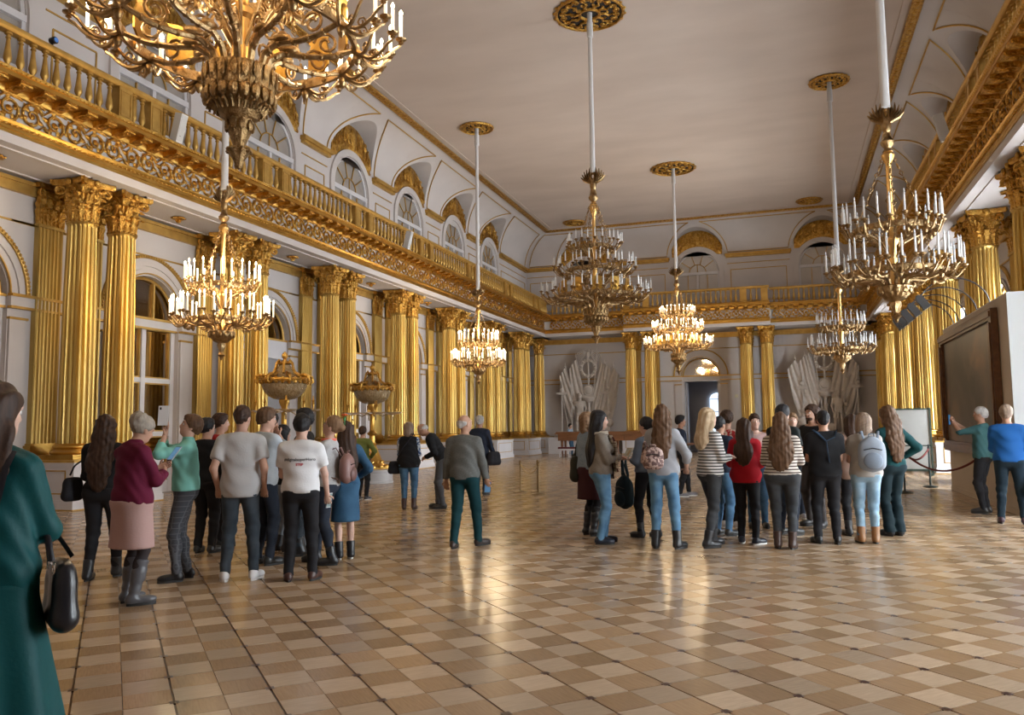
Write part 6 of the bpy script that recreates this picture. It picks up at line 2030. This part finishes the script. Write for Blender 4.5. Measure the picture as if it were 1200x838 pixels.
# -- group by the mirrored windows
r, sc, tx, hx, arms, TM = person(-6.9, 6.8, 25, 1.71, 'woman all in black with very long wavy dark hair, beside the maroon sweater', 'f', 1.12, 'pale', ('longcurly', 'darkbrown', 1.02, 1.15), blackc, 'long', .96, 1.1, ('trousers', blackt), armL='front', armR='front', stance=((-.13, -.02, 5), (.10, .18, -18)), shoes=('boot', BOOTC), head=(-10, 8, 0))
handbag(r, (-.31, .0, .97), 60, .16, .24, .10, C('black_canvas', (.014, .014, .018)), 'small black and red bag swinging from the woman all in black', [(-.34, .0, 1.1), (-.30, 0, 1.2), (-.22, .05, 1.27)], m2=C('red_canvas', (.28, .012, .02)), name='shoulder_bag')
r, sc, tx, hx, arms, TM = person(-5.69, 5.95, -14, 1.70, 'older woman in a maroon sweater and pink skirt with curly grey hair', 'f', 1.22, 'warm', ('updo', 'silver'), C('maroon_knit', (.105, .008, .03), .85), 'long', .93, 1.35, ('skirt', C('dusty_pink_suede', (.42, .27, .25), .9)), armL='phone', armR=((.06, .27, 1.19), (.7, -.5, -.6)), stance=((-.09, .02, 4), (.10, -.03, -25)), shoes=('tallboot', (.085, .085, .095), 0, True), collar='high', head=(-6, 26, 0), extra={'tights': C('dark_tights', (.035, .028, .03))})
phone(r, (.02, .40, 1.34), 0, -40, 'phone with a blue screen held by the woman in maroon', screen=(.12, .30, .5), sx=1.05)
r, sc, tx, hx, arms, TM = person(-6.06, 7.06, 128, 1.71, 'woman in a mint sweater and plaid trousers raising a phone overhead', 'f', 1.05, 'fair', ('short', 'brown'), C('mint_knit', (.20, .50, .44), .85), '34', .95, 1.5, ('trousers', C('grey_plaid_wool', (.065, .068, .08), .8, 'plaid', (.12, .125, .14))), armL=((.05, .22, 1.52), (.8, .3, -.8)), armR=((.06, .21, 1.58), (.6, .1, -1)), stance=((-.11, .05, 10), (.10, -.05, -25)), shoes=('shoe', (.008, .008, .01)), collar='high', head=(8, -14, 0))
phone(r, (-.02, .23, 1.72), 75, 8, 'white-cased phone held up high by the woman in mint', (.7, .7, .72), (.55, .78, .85), 1.35)
person(-7.11, 8.66, 9, 1.70, 'young man in black long sleeves and black trousers, behind the mint sweater', 'm', 1.0, 'fair', ('short', 'black'), blackc, 'long', .9, 1.2, ('trousers', blackt), 1.3, armL='down', armR='down', head=(-25, 0, 0))
person(-7.34, 9.22, -41, 1.77, 'young man in a red tee shirt seen in profile behind the others', 'm', .95, 'fair', ('short', 'darkbrown'), C('red_cotton', (.36, .012, .018)), 'short', .9, 1.2, ('trousers', blackt), armL='down', armR='down')
person(-7.0, 9.9, -10, 1.78, 'dark-haired young man mostly hidden between the red and the grey tee shirts', 'm', .95, 'fair', ('short', 'black'), navyc, 'long', .9, 1.1, ('trousers', navyt))
person(-5.43, 7.15, 27, 1.80, 'man in a plain grey-white tee shirt with hands in his pockets, seen from behind', 'm', 1.02, 'fair', ('crop', 'darkbrown'), whiteg, 'short', .84, 1.75, ('trousers', slate), 1.1, armL='pocket', armR='pocket', stance=((-.14, .0, 14), (.14, .03, -18)), shoes=('sneaker', (.72, .72, .74), 'light'), head=(-14, 4, 0))
person(-5.81, 8.08, -14, 1.80, 'young man in a pale blue shirt with a hand at his chin', 'm', .98, 'fair', ('short', 'brown'), palesh, 'long', .88, 1.5, ('trousers', navyt), armL='down', armR='chin', shoes=('shoe', BOOTC), collar='shirt', head=(-22, 6, 0))
person(-5.77, 8.83, 112, 1.80, 'tall dark-haired man in a black jacket in profile behind the printed tee shirt', 'm', 1.05, 'pale', ('short', 'black'), blackc, 'long', .86, 1.6, ('trousers', slate), armL='down', armR='front', shoes=('boot', BOOTC), head=(0, 0, 0))
person(-6.22, 9.05, -25, 1.60, 'short person with dark hair and grey jeans, hidden between two men', 'f', .95, 'fair', ('bob', 'black'), blackc, 'long', .9, 1.2, ('trousers', C('grey_denim', (.20, .22, .25), .8, 'jeans', (.27, .29, .32))), shoes=('boot', BOOTC))
r, sc, tx, hx, arms, TM = person(-4.81, 7.32, 26, 1.70, 'young man in a white tee shirt with printed back and black trousers', 'm', 1.06, 'pale', ('short', 'black'), white, 'short', .93, 1.55, ('trousers', blackt), 1.25, armL='front', armR='relaxed', stance=((-.12, 0, 12), (.13, .02, -20)), shoes=('shoe', (.055, .022, .018)), head=(0, 8, 0))
top = bpy.data.objects[r['_top']]
bvh = BVHTree.FromPolygons([v.co for v in top.data.vertices], [tuple(p.vertices) for p in top.data.polygons])
def back_print(text, z, size, m_, name, bold=0.0):
    cu = bpy.data.curves.new('print', 'FONT'); cu.body = text; cu.size = size; cu.align_x = 'CENTER'; cu.offset = bold; cu.resolution_u = 3
    ob = bpy.data.objects.new('print', cu); COL.objects.link(ob)
    dg = bpy.context.evaluated_depsgraph_get()
    me = bpy.data.meshes.new_from_object(ob.evaluated_get(dg))
    bpy.data.objects.remove(ob)
    for v in me.vertices:
        x, zz = v.co.x, z + v.co.y
        hit = bvh.ray_cast(Vector((x, -.6, zz)), Vector((0, 1, 0)))
        v.co = Vector((x, (hit[0].y if hit[0] else -.13) - .004, zz))
    me.materials.clear(); me.materials.append(m_)
    link(me, name, r)
back_print('#digitalsuperHero', 1.235, .043, mat('print_dark', (.05, .055, .07), .7), 'printed_line', .0006)
back_print('STEP', 1.185, .036, mat('print_red', (.5, .02, .04), .7), 'printed_word', .0012)
phone(r, (.27, .20, .80), 60, 10, 'pale phone in the lowered hand of the man in the printed tee shirt', (.6, .62, .62), (.3, .4, .4))
r, sc, tx, hx, arms, TM = person(-5.11, 8.32, 104, 1.70, 'young woman with glasses and pinned-up fair hair, looking up in profile', 'f', 1.05, 'fair', ('bun', 'lightbrown'), C('pale_grey_knit', (.46, .45, .45), .85, 'heather', (.38, .37, .37)), 'long', .92, 1.35, ('trousers', navyt), armL='front', armR='front', stance=step, shoes=('boot', BOOTC), head=(0, -18, 0))
b = MB()
for s in (-1, 1):
    b.tube([tuple(hx((s * .034 + .024 * math.cos(a), .098, 1.648 + .02 * math.sin(a))) * sc) for a in np.linspace(0, 2 * math.pi, 15)[:-1]], .0022, 5, closed=True)
    b.tube([tuple(hx(q) * sc) for q in ((s * .057, .096, 1.652), (s * .074, .05, 1.655), (s * .08, .0, 1.65))], .002, 5)
b.tube([tuple(hx(q) * sc) for q in ((-.011, .1, 1.65), (0, .105, 1.653), (.011, .1, 1.65))], .002, 5)
b.build('glasses', BLACKM, r, 40)
b = MB(); b.tube([tuple(tx((.085 * math.cos(a), -.015 + .075 * math.sin(a), 1.475)) * sc) for a in np.linspace(0, 2 * math.pi, 17)[:-1]], .018, 6, closed=True); b.build('coral_collar', C('coral_cotton', (.75, .16, .11)), r, 50)
t = thing('hair_ornament', 'small red and green flower ornament above the bun of the woman with glasses', 'ornament'); t.matrix_basis = r.matrix_basis @ Matrix.Translation(Vector(tuple(hx((0, -.13, 1.72)) * sc)))
b = MB(); b.tube([(0, 0, -.03), (.0, -.01, .04), (.01, -.01, .09)], .006, 5); b.ell((0, 0, .05), (.014, .014, .022), 8, 5); b.build('stem', mat('green_leaf', (.03, .2, .06), .5), t, 40)
b = MB()
for k in range(5):
    a = 2 * math.pi * k / 5
    b.ell((.022 * math.cos(a), .022 * math.sin(a), .10), (.018, .018, .012), 7, 5)
b.build('petals', mat('orange_petal', (.7, .12, .03), .5), t, 50)
pinkb = mat('dusty_pink_leather', (.24, .13, .115), .45, bump=(40, .2, .004))
backpack(r, (.0, -.235, 1.10), 0, .27, .36, .15, pinkb, mat('dusty_pink_dark', (.17, .09, .08), .45), 'dusty pink leather backpack on the woman with glasses')
person(-5.09, 8.70, 42, 1.63, 'girl in a short denim dress with long dark straight hair', 'f', 1.0, 'pale', ('long', 'darkbrown', 1.08, 1.12), C('denim_dress_cloth', (.03, .085, .16), .8, 'jeans', (.045, .115, .20)), 'long', .94, 1.25, ('dress', C('denim_dress_cloth', (0, 0, 0))), armL='front', armR=((.2, .1, 1.05), (.6, -1, 0)), stance=nar, shoes=('boot', (.012, .012, .014), 'light'))
r, *_ = person(-8.91, 15.96, -1, 1.60, 'visitor in an olive green shirt with hand on hip beside a candelabrum', 'm', 1.0, 'fair', ('short', 'darkbrown'), C('olive_green_cotton', (.16, .19, .05)), 'long', .95, 1.2, ('trousers', blackt), armL='front', armR='hips', shoes=('shoe', (.03, .03, .04), 'light'))
r, sc, tx, hx, arms, TM = person(-6.97, 14.29, 16, 1.66, 'woman in a black vest and jeans seen from behind with short fair hair', 'f', 1.2, 'fair', ('bob', 'ash'), C('blue_white_print', (.55, .58, .62), .8, 'sleeves', (.05, .09, .2)), 'long', .88, 1.1, ('trousers', midj), armL='front', armR='front', vest=blackc, shoes=('boot', (.06, .03, .025)), head=(-10, 5, 0))
handbag(r, (-.25, .03, .82), 20, .26, .24, .10, C('black_canvas', (.014, .014, .018)), 'black crossbody bag at the hip of the woman in the black vest', [(-.22, -.05, .95), (-.12, -.19, 1.15), (.04, -.18, 1.33), (.12, -.10, 1.47), (.10, .06, 1.42)], name='shoulder_bag')
person(-6.40, 14.62, 104, 1.78, 'old bald man in a black sweater stooping towards the woman in the vest', 'm', 1.1, 'warm', ('balding', 'white'), blackc, 'long', .92, 1.35, ('trousers', C('grey_wool', (.08, .082, .09))), 1.2, armL='front', armR='front', stance=((-.10, -.03, 8), (.10, .10, -8)), lean=31, head=(0, 16, 0))
r, *_ = person(-4.02, 9.90, 2, 1.72, 'bald man in a grey sweater and dark teal trousers walking away alone', 'm', 1.08, 'warm', ('balding', 'grey'), C('grey_fine_knit', (.115, .12, .115), .85, 'heather', (.15, .155, .15)), 'long', .90, 1.45, ('trousers', C('dark_teal_corduroy', (.006, .042, .052))), 1.35, armL='down', armR='relaxed', stance=((-.13, -.10, 6), (.13, .17, -35, .01)), shoes=('shoe', (.04, .025, .022)), head=(-35, 0, 0), collar='shirt')
phone(r, (.26, .17, .78), 30, 20, 'dark phone in the hand of the man walking alone', sx=1.1)
r, *_ = person(-6.80, 17.72, -5, 1.82, 'man in a dark navy jacket behind the walking man', 'm', 1.1, 'warm', ('short', 'grey'), navyc, 'long', .84, 1.6, ('trousers', navyt), armL='front', armR='relaxed')
handbag(r, (.33, .05, .86), 70, .32, .30, .14, C('black_canvas', (.014, .014, .018)), 'black shoulder bag on the man in the navy jacket', [(.32, -.05, 1.0), (.25, -.08, 1.3), (.15, -.03, 1.48), (.2, .1, 1.3), (.32, .12, 1.0)], name='shoulder_bag')

# -- group in the middle of the hall
r, sc, tx, hx, arms, TM = person(-2.38, 10.71, -62, 1.74, 'woman with long black hair in a beige jacket and plaid scarf holding a booklet', 'f', 1.12, 'fair', ('long', 'black', 1.06, 1.05), C('greige_jacket', (.20, .175, .15), .9, 'heather', (.25, .22, .19)), 'long', .92, 1.7, ('trousers', bluej), armL='hold', armR='front', stance=((-.09, .05, 8), (.09, -.06, -8)), shoes=('sneaker', (.012, .016, .03)))
b = MB()
for s, zb in ((-1, .85), (1, .95)):
    G = []
    for q in np.linspace(0, 1, 12):
        z = 1.44 - (1.44 - zb) * q
        yy = .10 + .07 * math.sin(min(1, q * 1.6) * math.pi / 2)
        G.append([(s * (.07 + .03 * q) + .07 * w_ * (1 + q * .4), yy + .02 * math.cos(w_ * 5 + q * 6), z) for w_ in np.linspace(-1, 1, 7)])
    b.grid(np.array(G), thick=(0, .02, 0))
b.tube([(.10 * math.cos(a), -.02 + .095 * math.sin(a), 1.46 + .01 * math.sin(3 * a)) for a in np.linspace(0, 2 * math.pi, 19)[:-1]], .042, 8, closed=True)
b.build('plaid_scarf', C('scarf_plaid', (.42, .36, .28), .9, 'plaid', (.07, .022, .025)), r, 60)
t = thing('booklet', 'pale printed booklet held open by the woman with the plaid scarf', 'booklet'); t.matrix_basis = r.matrix_basis @ Matrix.Translation(Vector((-.06, .40, 1.18))) @ Matrix.Rotation(R(-30), 4, 'X')
b = MB(); b.bb(-.12, .12, -.008, .008, -.08, .08); b.build('cover', mat('booklet_paper', (.45, .44, .36), .6, noise=(18, (.28, .28, .24))), t, 0)
b = MB(); b.bb(.02, .09, -.010, -.008, -.03, .05); b.build('printed_picture', mat('booklet_print', (.35, .24, .12), .6), t, 0)
r2 = r
backpack(r, (-.12, .36, .66), 20, .30, .46, .17, C('dark_teal_nylon', (.012, .024, .032)), C('dark_teal_nylon2', (.016, .03, .04)), 'dark backpack dangling low from the arm of the woman with the scarf', straps=[(.07, .02, .22), (.05, .0, .36), (.04, .0, .46), (.02, 0, .36), (.06, .05, .1)])
r, *_ = person(-2.72, 11.45, -45, 1.74, 'woman with fair hair and a steel blue scarf standing behind the long black hair', 'f', 1.1, 'fair', ('bob', 'lightbrown'), C('steel_blue_wool', (.16, .21, .27), .9, 'heather', (.25, .29, .34)), 'long', .95, 1.5, ('skirt', C('dark_maroon_wool', (.045, .012, .016))), armL='carry', armR='front', shoes=('tallboot', BOOTC), extra={'tights': C('black_tights', (.015, .014, .016))})
handbag(r, (-.30, -.05, .96), -30, .42, .36, .16, C('olive_canvas', (.035, .034, .025)), 'large dark olive tote bag behind the woman with long black hair', [(-.30, -.05, 1.12), (-.26, -.04, 1.3), (-.17, -.02, 1.45), (-.22, .06, 1.3), (-.30, .04, 1.12)], name='tote_bag')
person(-1.88, 11.43, 55, 1.66, 'girl in a grey blue top with tied dark hair, looking over her shoulder', 'f', 1.1, 'fair', ('braid', 'black', 1.28), C('slate_blue_jersey', (.115, .135, .175)), '34', .96, 1.5, ('trousers', blackt), armL='front', armR='front', stance=((-.09, .06, 8), (.10, -.10, -8)), shoes=('boot', BOOTC), head=(6, 0, 0))
r, sc, tx, hx, arms, TM = person(-1.51, 10.46, 2, 1.80, 'tall girl with very long brown hair in a light grey sweater and blue jeans', 'f', 1.0, 'fair', ('longcurly', 'brown', 1.14, .95), C('light_grey_jersey', (.33, .335, .36)), '34', .90, 1.6, ('trousers', bluej), armL='front', armR=((.27, .13, .98), (.6, -1, 0)), stance=((-.12, .0, 6), (.15, -.02, -30)), shoes=('boot', BOOTC))
mp_ = C('blush_print', (.48, .35, .31), .7, 'pattern', (.15, .09, .085))
backpack(r, (-.10, -.22, 1.15), 6, .25, .29, .13, mp_, mp_, 'small blush patterned backpack on the tall girl with long brown hair')
person(-2.21, 18.14, -73, 1.76, 'boy in a navy tee shirt and dark trousers standing alone farther back', 'm', .98, 'tan', ('short', 'black'), navyc, 'short', .9, 1.2, ('trousers', blackt), armL='front', armR='down', stance=stepL, shoes=('sneaker', (.18, .17, .18), 'light'))
r, sc, tx, hx, arms, TM = person(-0.95, 10.77, -48, 1.75, 'blond girl in a white and black striped long sleeve shirt', 'f', 1.05, 'pale', ('long', 'blond', 1.30, .95), C('stripe_jersey', (.66, .65, .63), .8, 'stripes', (.03, .026, .03)), 'long', .90, 1.4, ('trousers', charj), armL='hold', armR='front', stance=((-.12, .10, 8), (.10, -.16, -6)), shoes=('boot', BOOTC))
person(-0.90, 11.88, -32, 1.66, 'boy in a dark navy tee shirt and blue jeans beside the blond girl', 'm', 1.0, 'tan', ('crop', 'black'), navyc, 'short', .9, 1.3, ('trousers', midj), armL='front', armR='front')
person(-0.86, 12.8, -6, 1.74, 'person with curly dark hair in a red patterned shirt inside the group', 'f', 1.1, 'fair', ('curly', 'darkbrown'), C('red_pattern_cotton', (.36, .02, .02), .8, 'pattern', (.6, .5, .42)), 'short', .92, 1.4, ('trousers', blackt), shoes=('sneaker', (.6, .6, .6), 'light'))
person(-0.53, 11.12, -7, 1.62, 'girl in a bright red hoodie with long dark hair, seen from behind', 'f', 1.1, 'fair', ('long', 'darkbrown', 1.16, 1.1), C('bright_red_fleece', (.40, .008, .018)), 'long', .86, 1.95, ('trousers', blackt), armL='hold', armR='front', stance=((-.09, .02, 6), (.12, -.05, -35)), shoes=('sneaker', (.02, .02, .025), 'light'), collar='hood')
person(-0.46, 12.95, -172, 1.70, 'girl facing the camera with a pale pink top and blue jeans', 'f', 1.0, 'pale', ('bun', 'darkbrown'), C('pale_pink_cotton', (.55, .38, .36)), 'short', .95, 1.2, ('trousers', midj), armL='front', armR='front', shoes=('shoe', BOOTC), head=(6, 0, 0))
person(-0.07, 10.79, -4, 1.68, 'curvy girl in a striped sweater with wide long brown hair, seen from behind', 'f', 1.28, 'fair', ('longcurly', 'brown', 1.10, 1.45), C('brown_stripe_knit', (.55, .50, .44), .85, 'stripes', (.055, .03, .025)), 'long', .96, 1.3, ('trousers', charj), armL='hold', armR='hold', stance=((-.09, .02, 8), (.09, .0, -8)), shoes=('boot', (.05, .025, .018)))
person(-0.04, 12.15, -31, 1.81, 'tall young man with dark short hair in a black tee shirt behind the striped sweater', 'm', 1.0, 'fair', ('short', 'black'), C('black_green_tee', (.012, .016, .016)), 'short', .88, 1.4, ('trousers', navyt), armL='front', armR='front')
person(0.10, 14.3, -171, 1.72, 'fair-haired person in a yellow top facing the camera', 'm', .98, 'pale', ('short', 'lightbrown'), C('yellow_cotton', (.55, .50, .18)), 'short', .92, 1.3, ('trousers', navyt), armL='front', armR='down', shoes=('sneaker', (.3, .3, .32), 'light'))
person(0.38, 13.3, 140, 1.83, 'bearded man with shoulder-length dark hair dressed in black', 'm', 1.05, 'warm', ('manlong', 'darkbrown'), blackc, 'long', .88, 1.4, ('trousers', C('dark_brown_twill', (.05, .042, .04))), armL='front', armR='front', stance=((-.17, .05, 20), (.10, 0, -10)), head=(0, 2, 0))
r, sc, tx, hx, arms, TM = person(0.46, 11.39, 8, 1.71, 'young man in black tee shirt and loose black trousers with a strap across his back', 'm', 1.1, 'warm', ('crop', 'black'), blackc, 'short', .88, 1.9, ('trousers', blackt), 1.4, armL='front', armR='front', stance=((-.12, .02, 18), (.12, 0, -8)), shoes=('sneaker', (.012, .012, .014)))
b = MB(); b.tube([(-.13, .0, 1.475), (-.09, -.12, 1.43), (.0, -.165, 1.33), (.10, -.165, 1.38), (.15, -.06, 1.47)], .02, 6, flat=.4); b.tube([(0, -.17, 1.33), (.01, -.175, 1.2), (.03, -.17, 1.05)], .016, 6, flat=.4); b.build('chest_strap', C('dark_blue_webbing', (.02, .04, .07)), r, 50)
r, *_ = person(0.86, 12.28, 20, 1.66, 'girl in a beige pink cardigan and black leggings with long dark hair, partly hidden', 'f', 1.0, 'fair', ('long', 'darkbrown', 1.14), C('beige_pink_knit', (.40, .27, .22)), 'long', .82, 1.4, ('trousers', blackt), armL='relaxed', armR='front', shoes=('boot', BOOTC))
phone(r, (-.27, .2, .80), -20, 15, 'light phone in the lowered hand of the girl in the beige pink cardigan', (.5, .52, .55), (.4, .5, .6))
r, *_ = person(0.96, 11.54, 3, 1.67, 'fair-haired girl with a bob in a grey tee shirt and pale jeans', 'f', 1.1, 'fair', ('bob', 'ash'), C('warm_grey_cotton', (.38, .35, .32)), 'short', .90, 1.6, ('trousers', palej), armL='front', armR='front', stance=((-.09, .02, 14), (.09, .02, -6)), shoes=('boot', (.28, .13, .05)))
backpack(r, (.05, -.25, 1.16), 0, .32, .46, .18, C('pale_blue_nylon', (.30, .34, .40)), C('blue_grey_nylon', (.21, .25, .31)), 'pale blue grey backpack on the girl with the bob')
person(1.37, 12.40, 26, 1.77, 'woman in dark teal top and flared trousers with very long wavy hair', 'f', 1.0, 'warm', ('longcurly', 'brown', 1.05, .95), C('dark_teal_jersey', (.006, .05, .055)), 'long', .94, 1.15, ('flared', C('dark_teal_twill', (.008, .02, .026))), armL='front', armR=((.22, .08, 1.06), (.9, -.7, 0)), stance=nar, shoes=('boot', BOOTC), head=(18, 14, 0))
# -- by the partition
r, sc, tx, hx, arms, TM = person(3.18, 15.8, 64, 1.80, 'grey-haired man in a teal jacket photographing the picture with a raised camera', 'm', 1.12, 'warm', ('crop', 'grey'), C('dusty_teal_jacket', (.045, .12, .125)), 'long', .90, 1.6, ('trousers', blackt), armL=((.07, .40, 1.50), (.8, .2, -.8)), armR=((.03, .40, 1.50), (.8, .2, -.8)))
phone(r, (.0, .50, 1.60), 0, 0, 'dark camera phone raised by the grey-haired man in teal', screen=(.05, .25, .55), sx=1.2)
r, *_ = person(3.22, 14.25, -14, 1.79, 'man in a bright blue sweater with grey hair seen from behind at the partition', 'm', 1.12, 'warm', ('short', 'ash'), C('royal_blue_knit', (.012, .09, .30)), 'long', .92, 1.5, ('trousers', C('dark_petrol_trousers', (.01, .022, .034))), 1.2, armL='front', armR='relaxed', stance=((-.15, 0, 10), (.15, .03, -20)), shoes=('shoe', (.05, .02, .03)))
handbag(r, (.36, .10, .62), 60, .34, .34, .16, C('black_canvas', (.014, .014, .018)), 'black bag hanging from the hand of the man in bright blue', [(.36, .10, .78), (.32, .10, .86), (.30, .1, .87)], name='shoulder_bag')
person(-11.1, 42.6, -106, 1.72, 'tiny distant person in jeans with dark hair behind the showcase table', 'm', 1.0, 'fair', ('short', 'black'), C('light_blue_jacket', (.25, .33, .42)), 'long', .9, 1.4, ('trousers', midj))
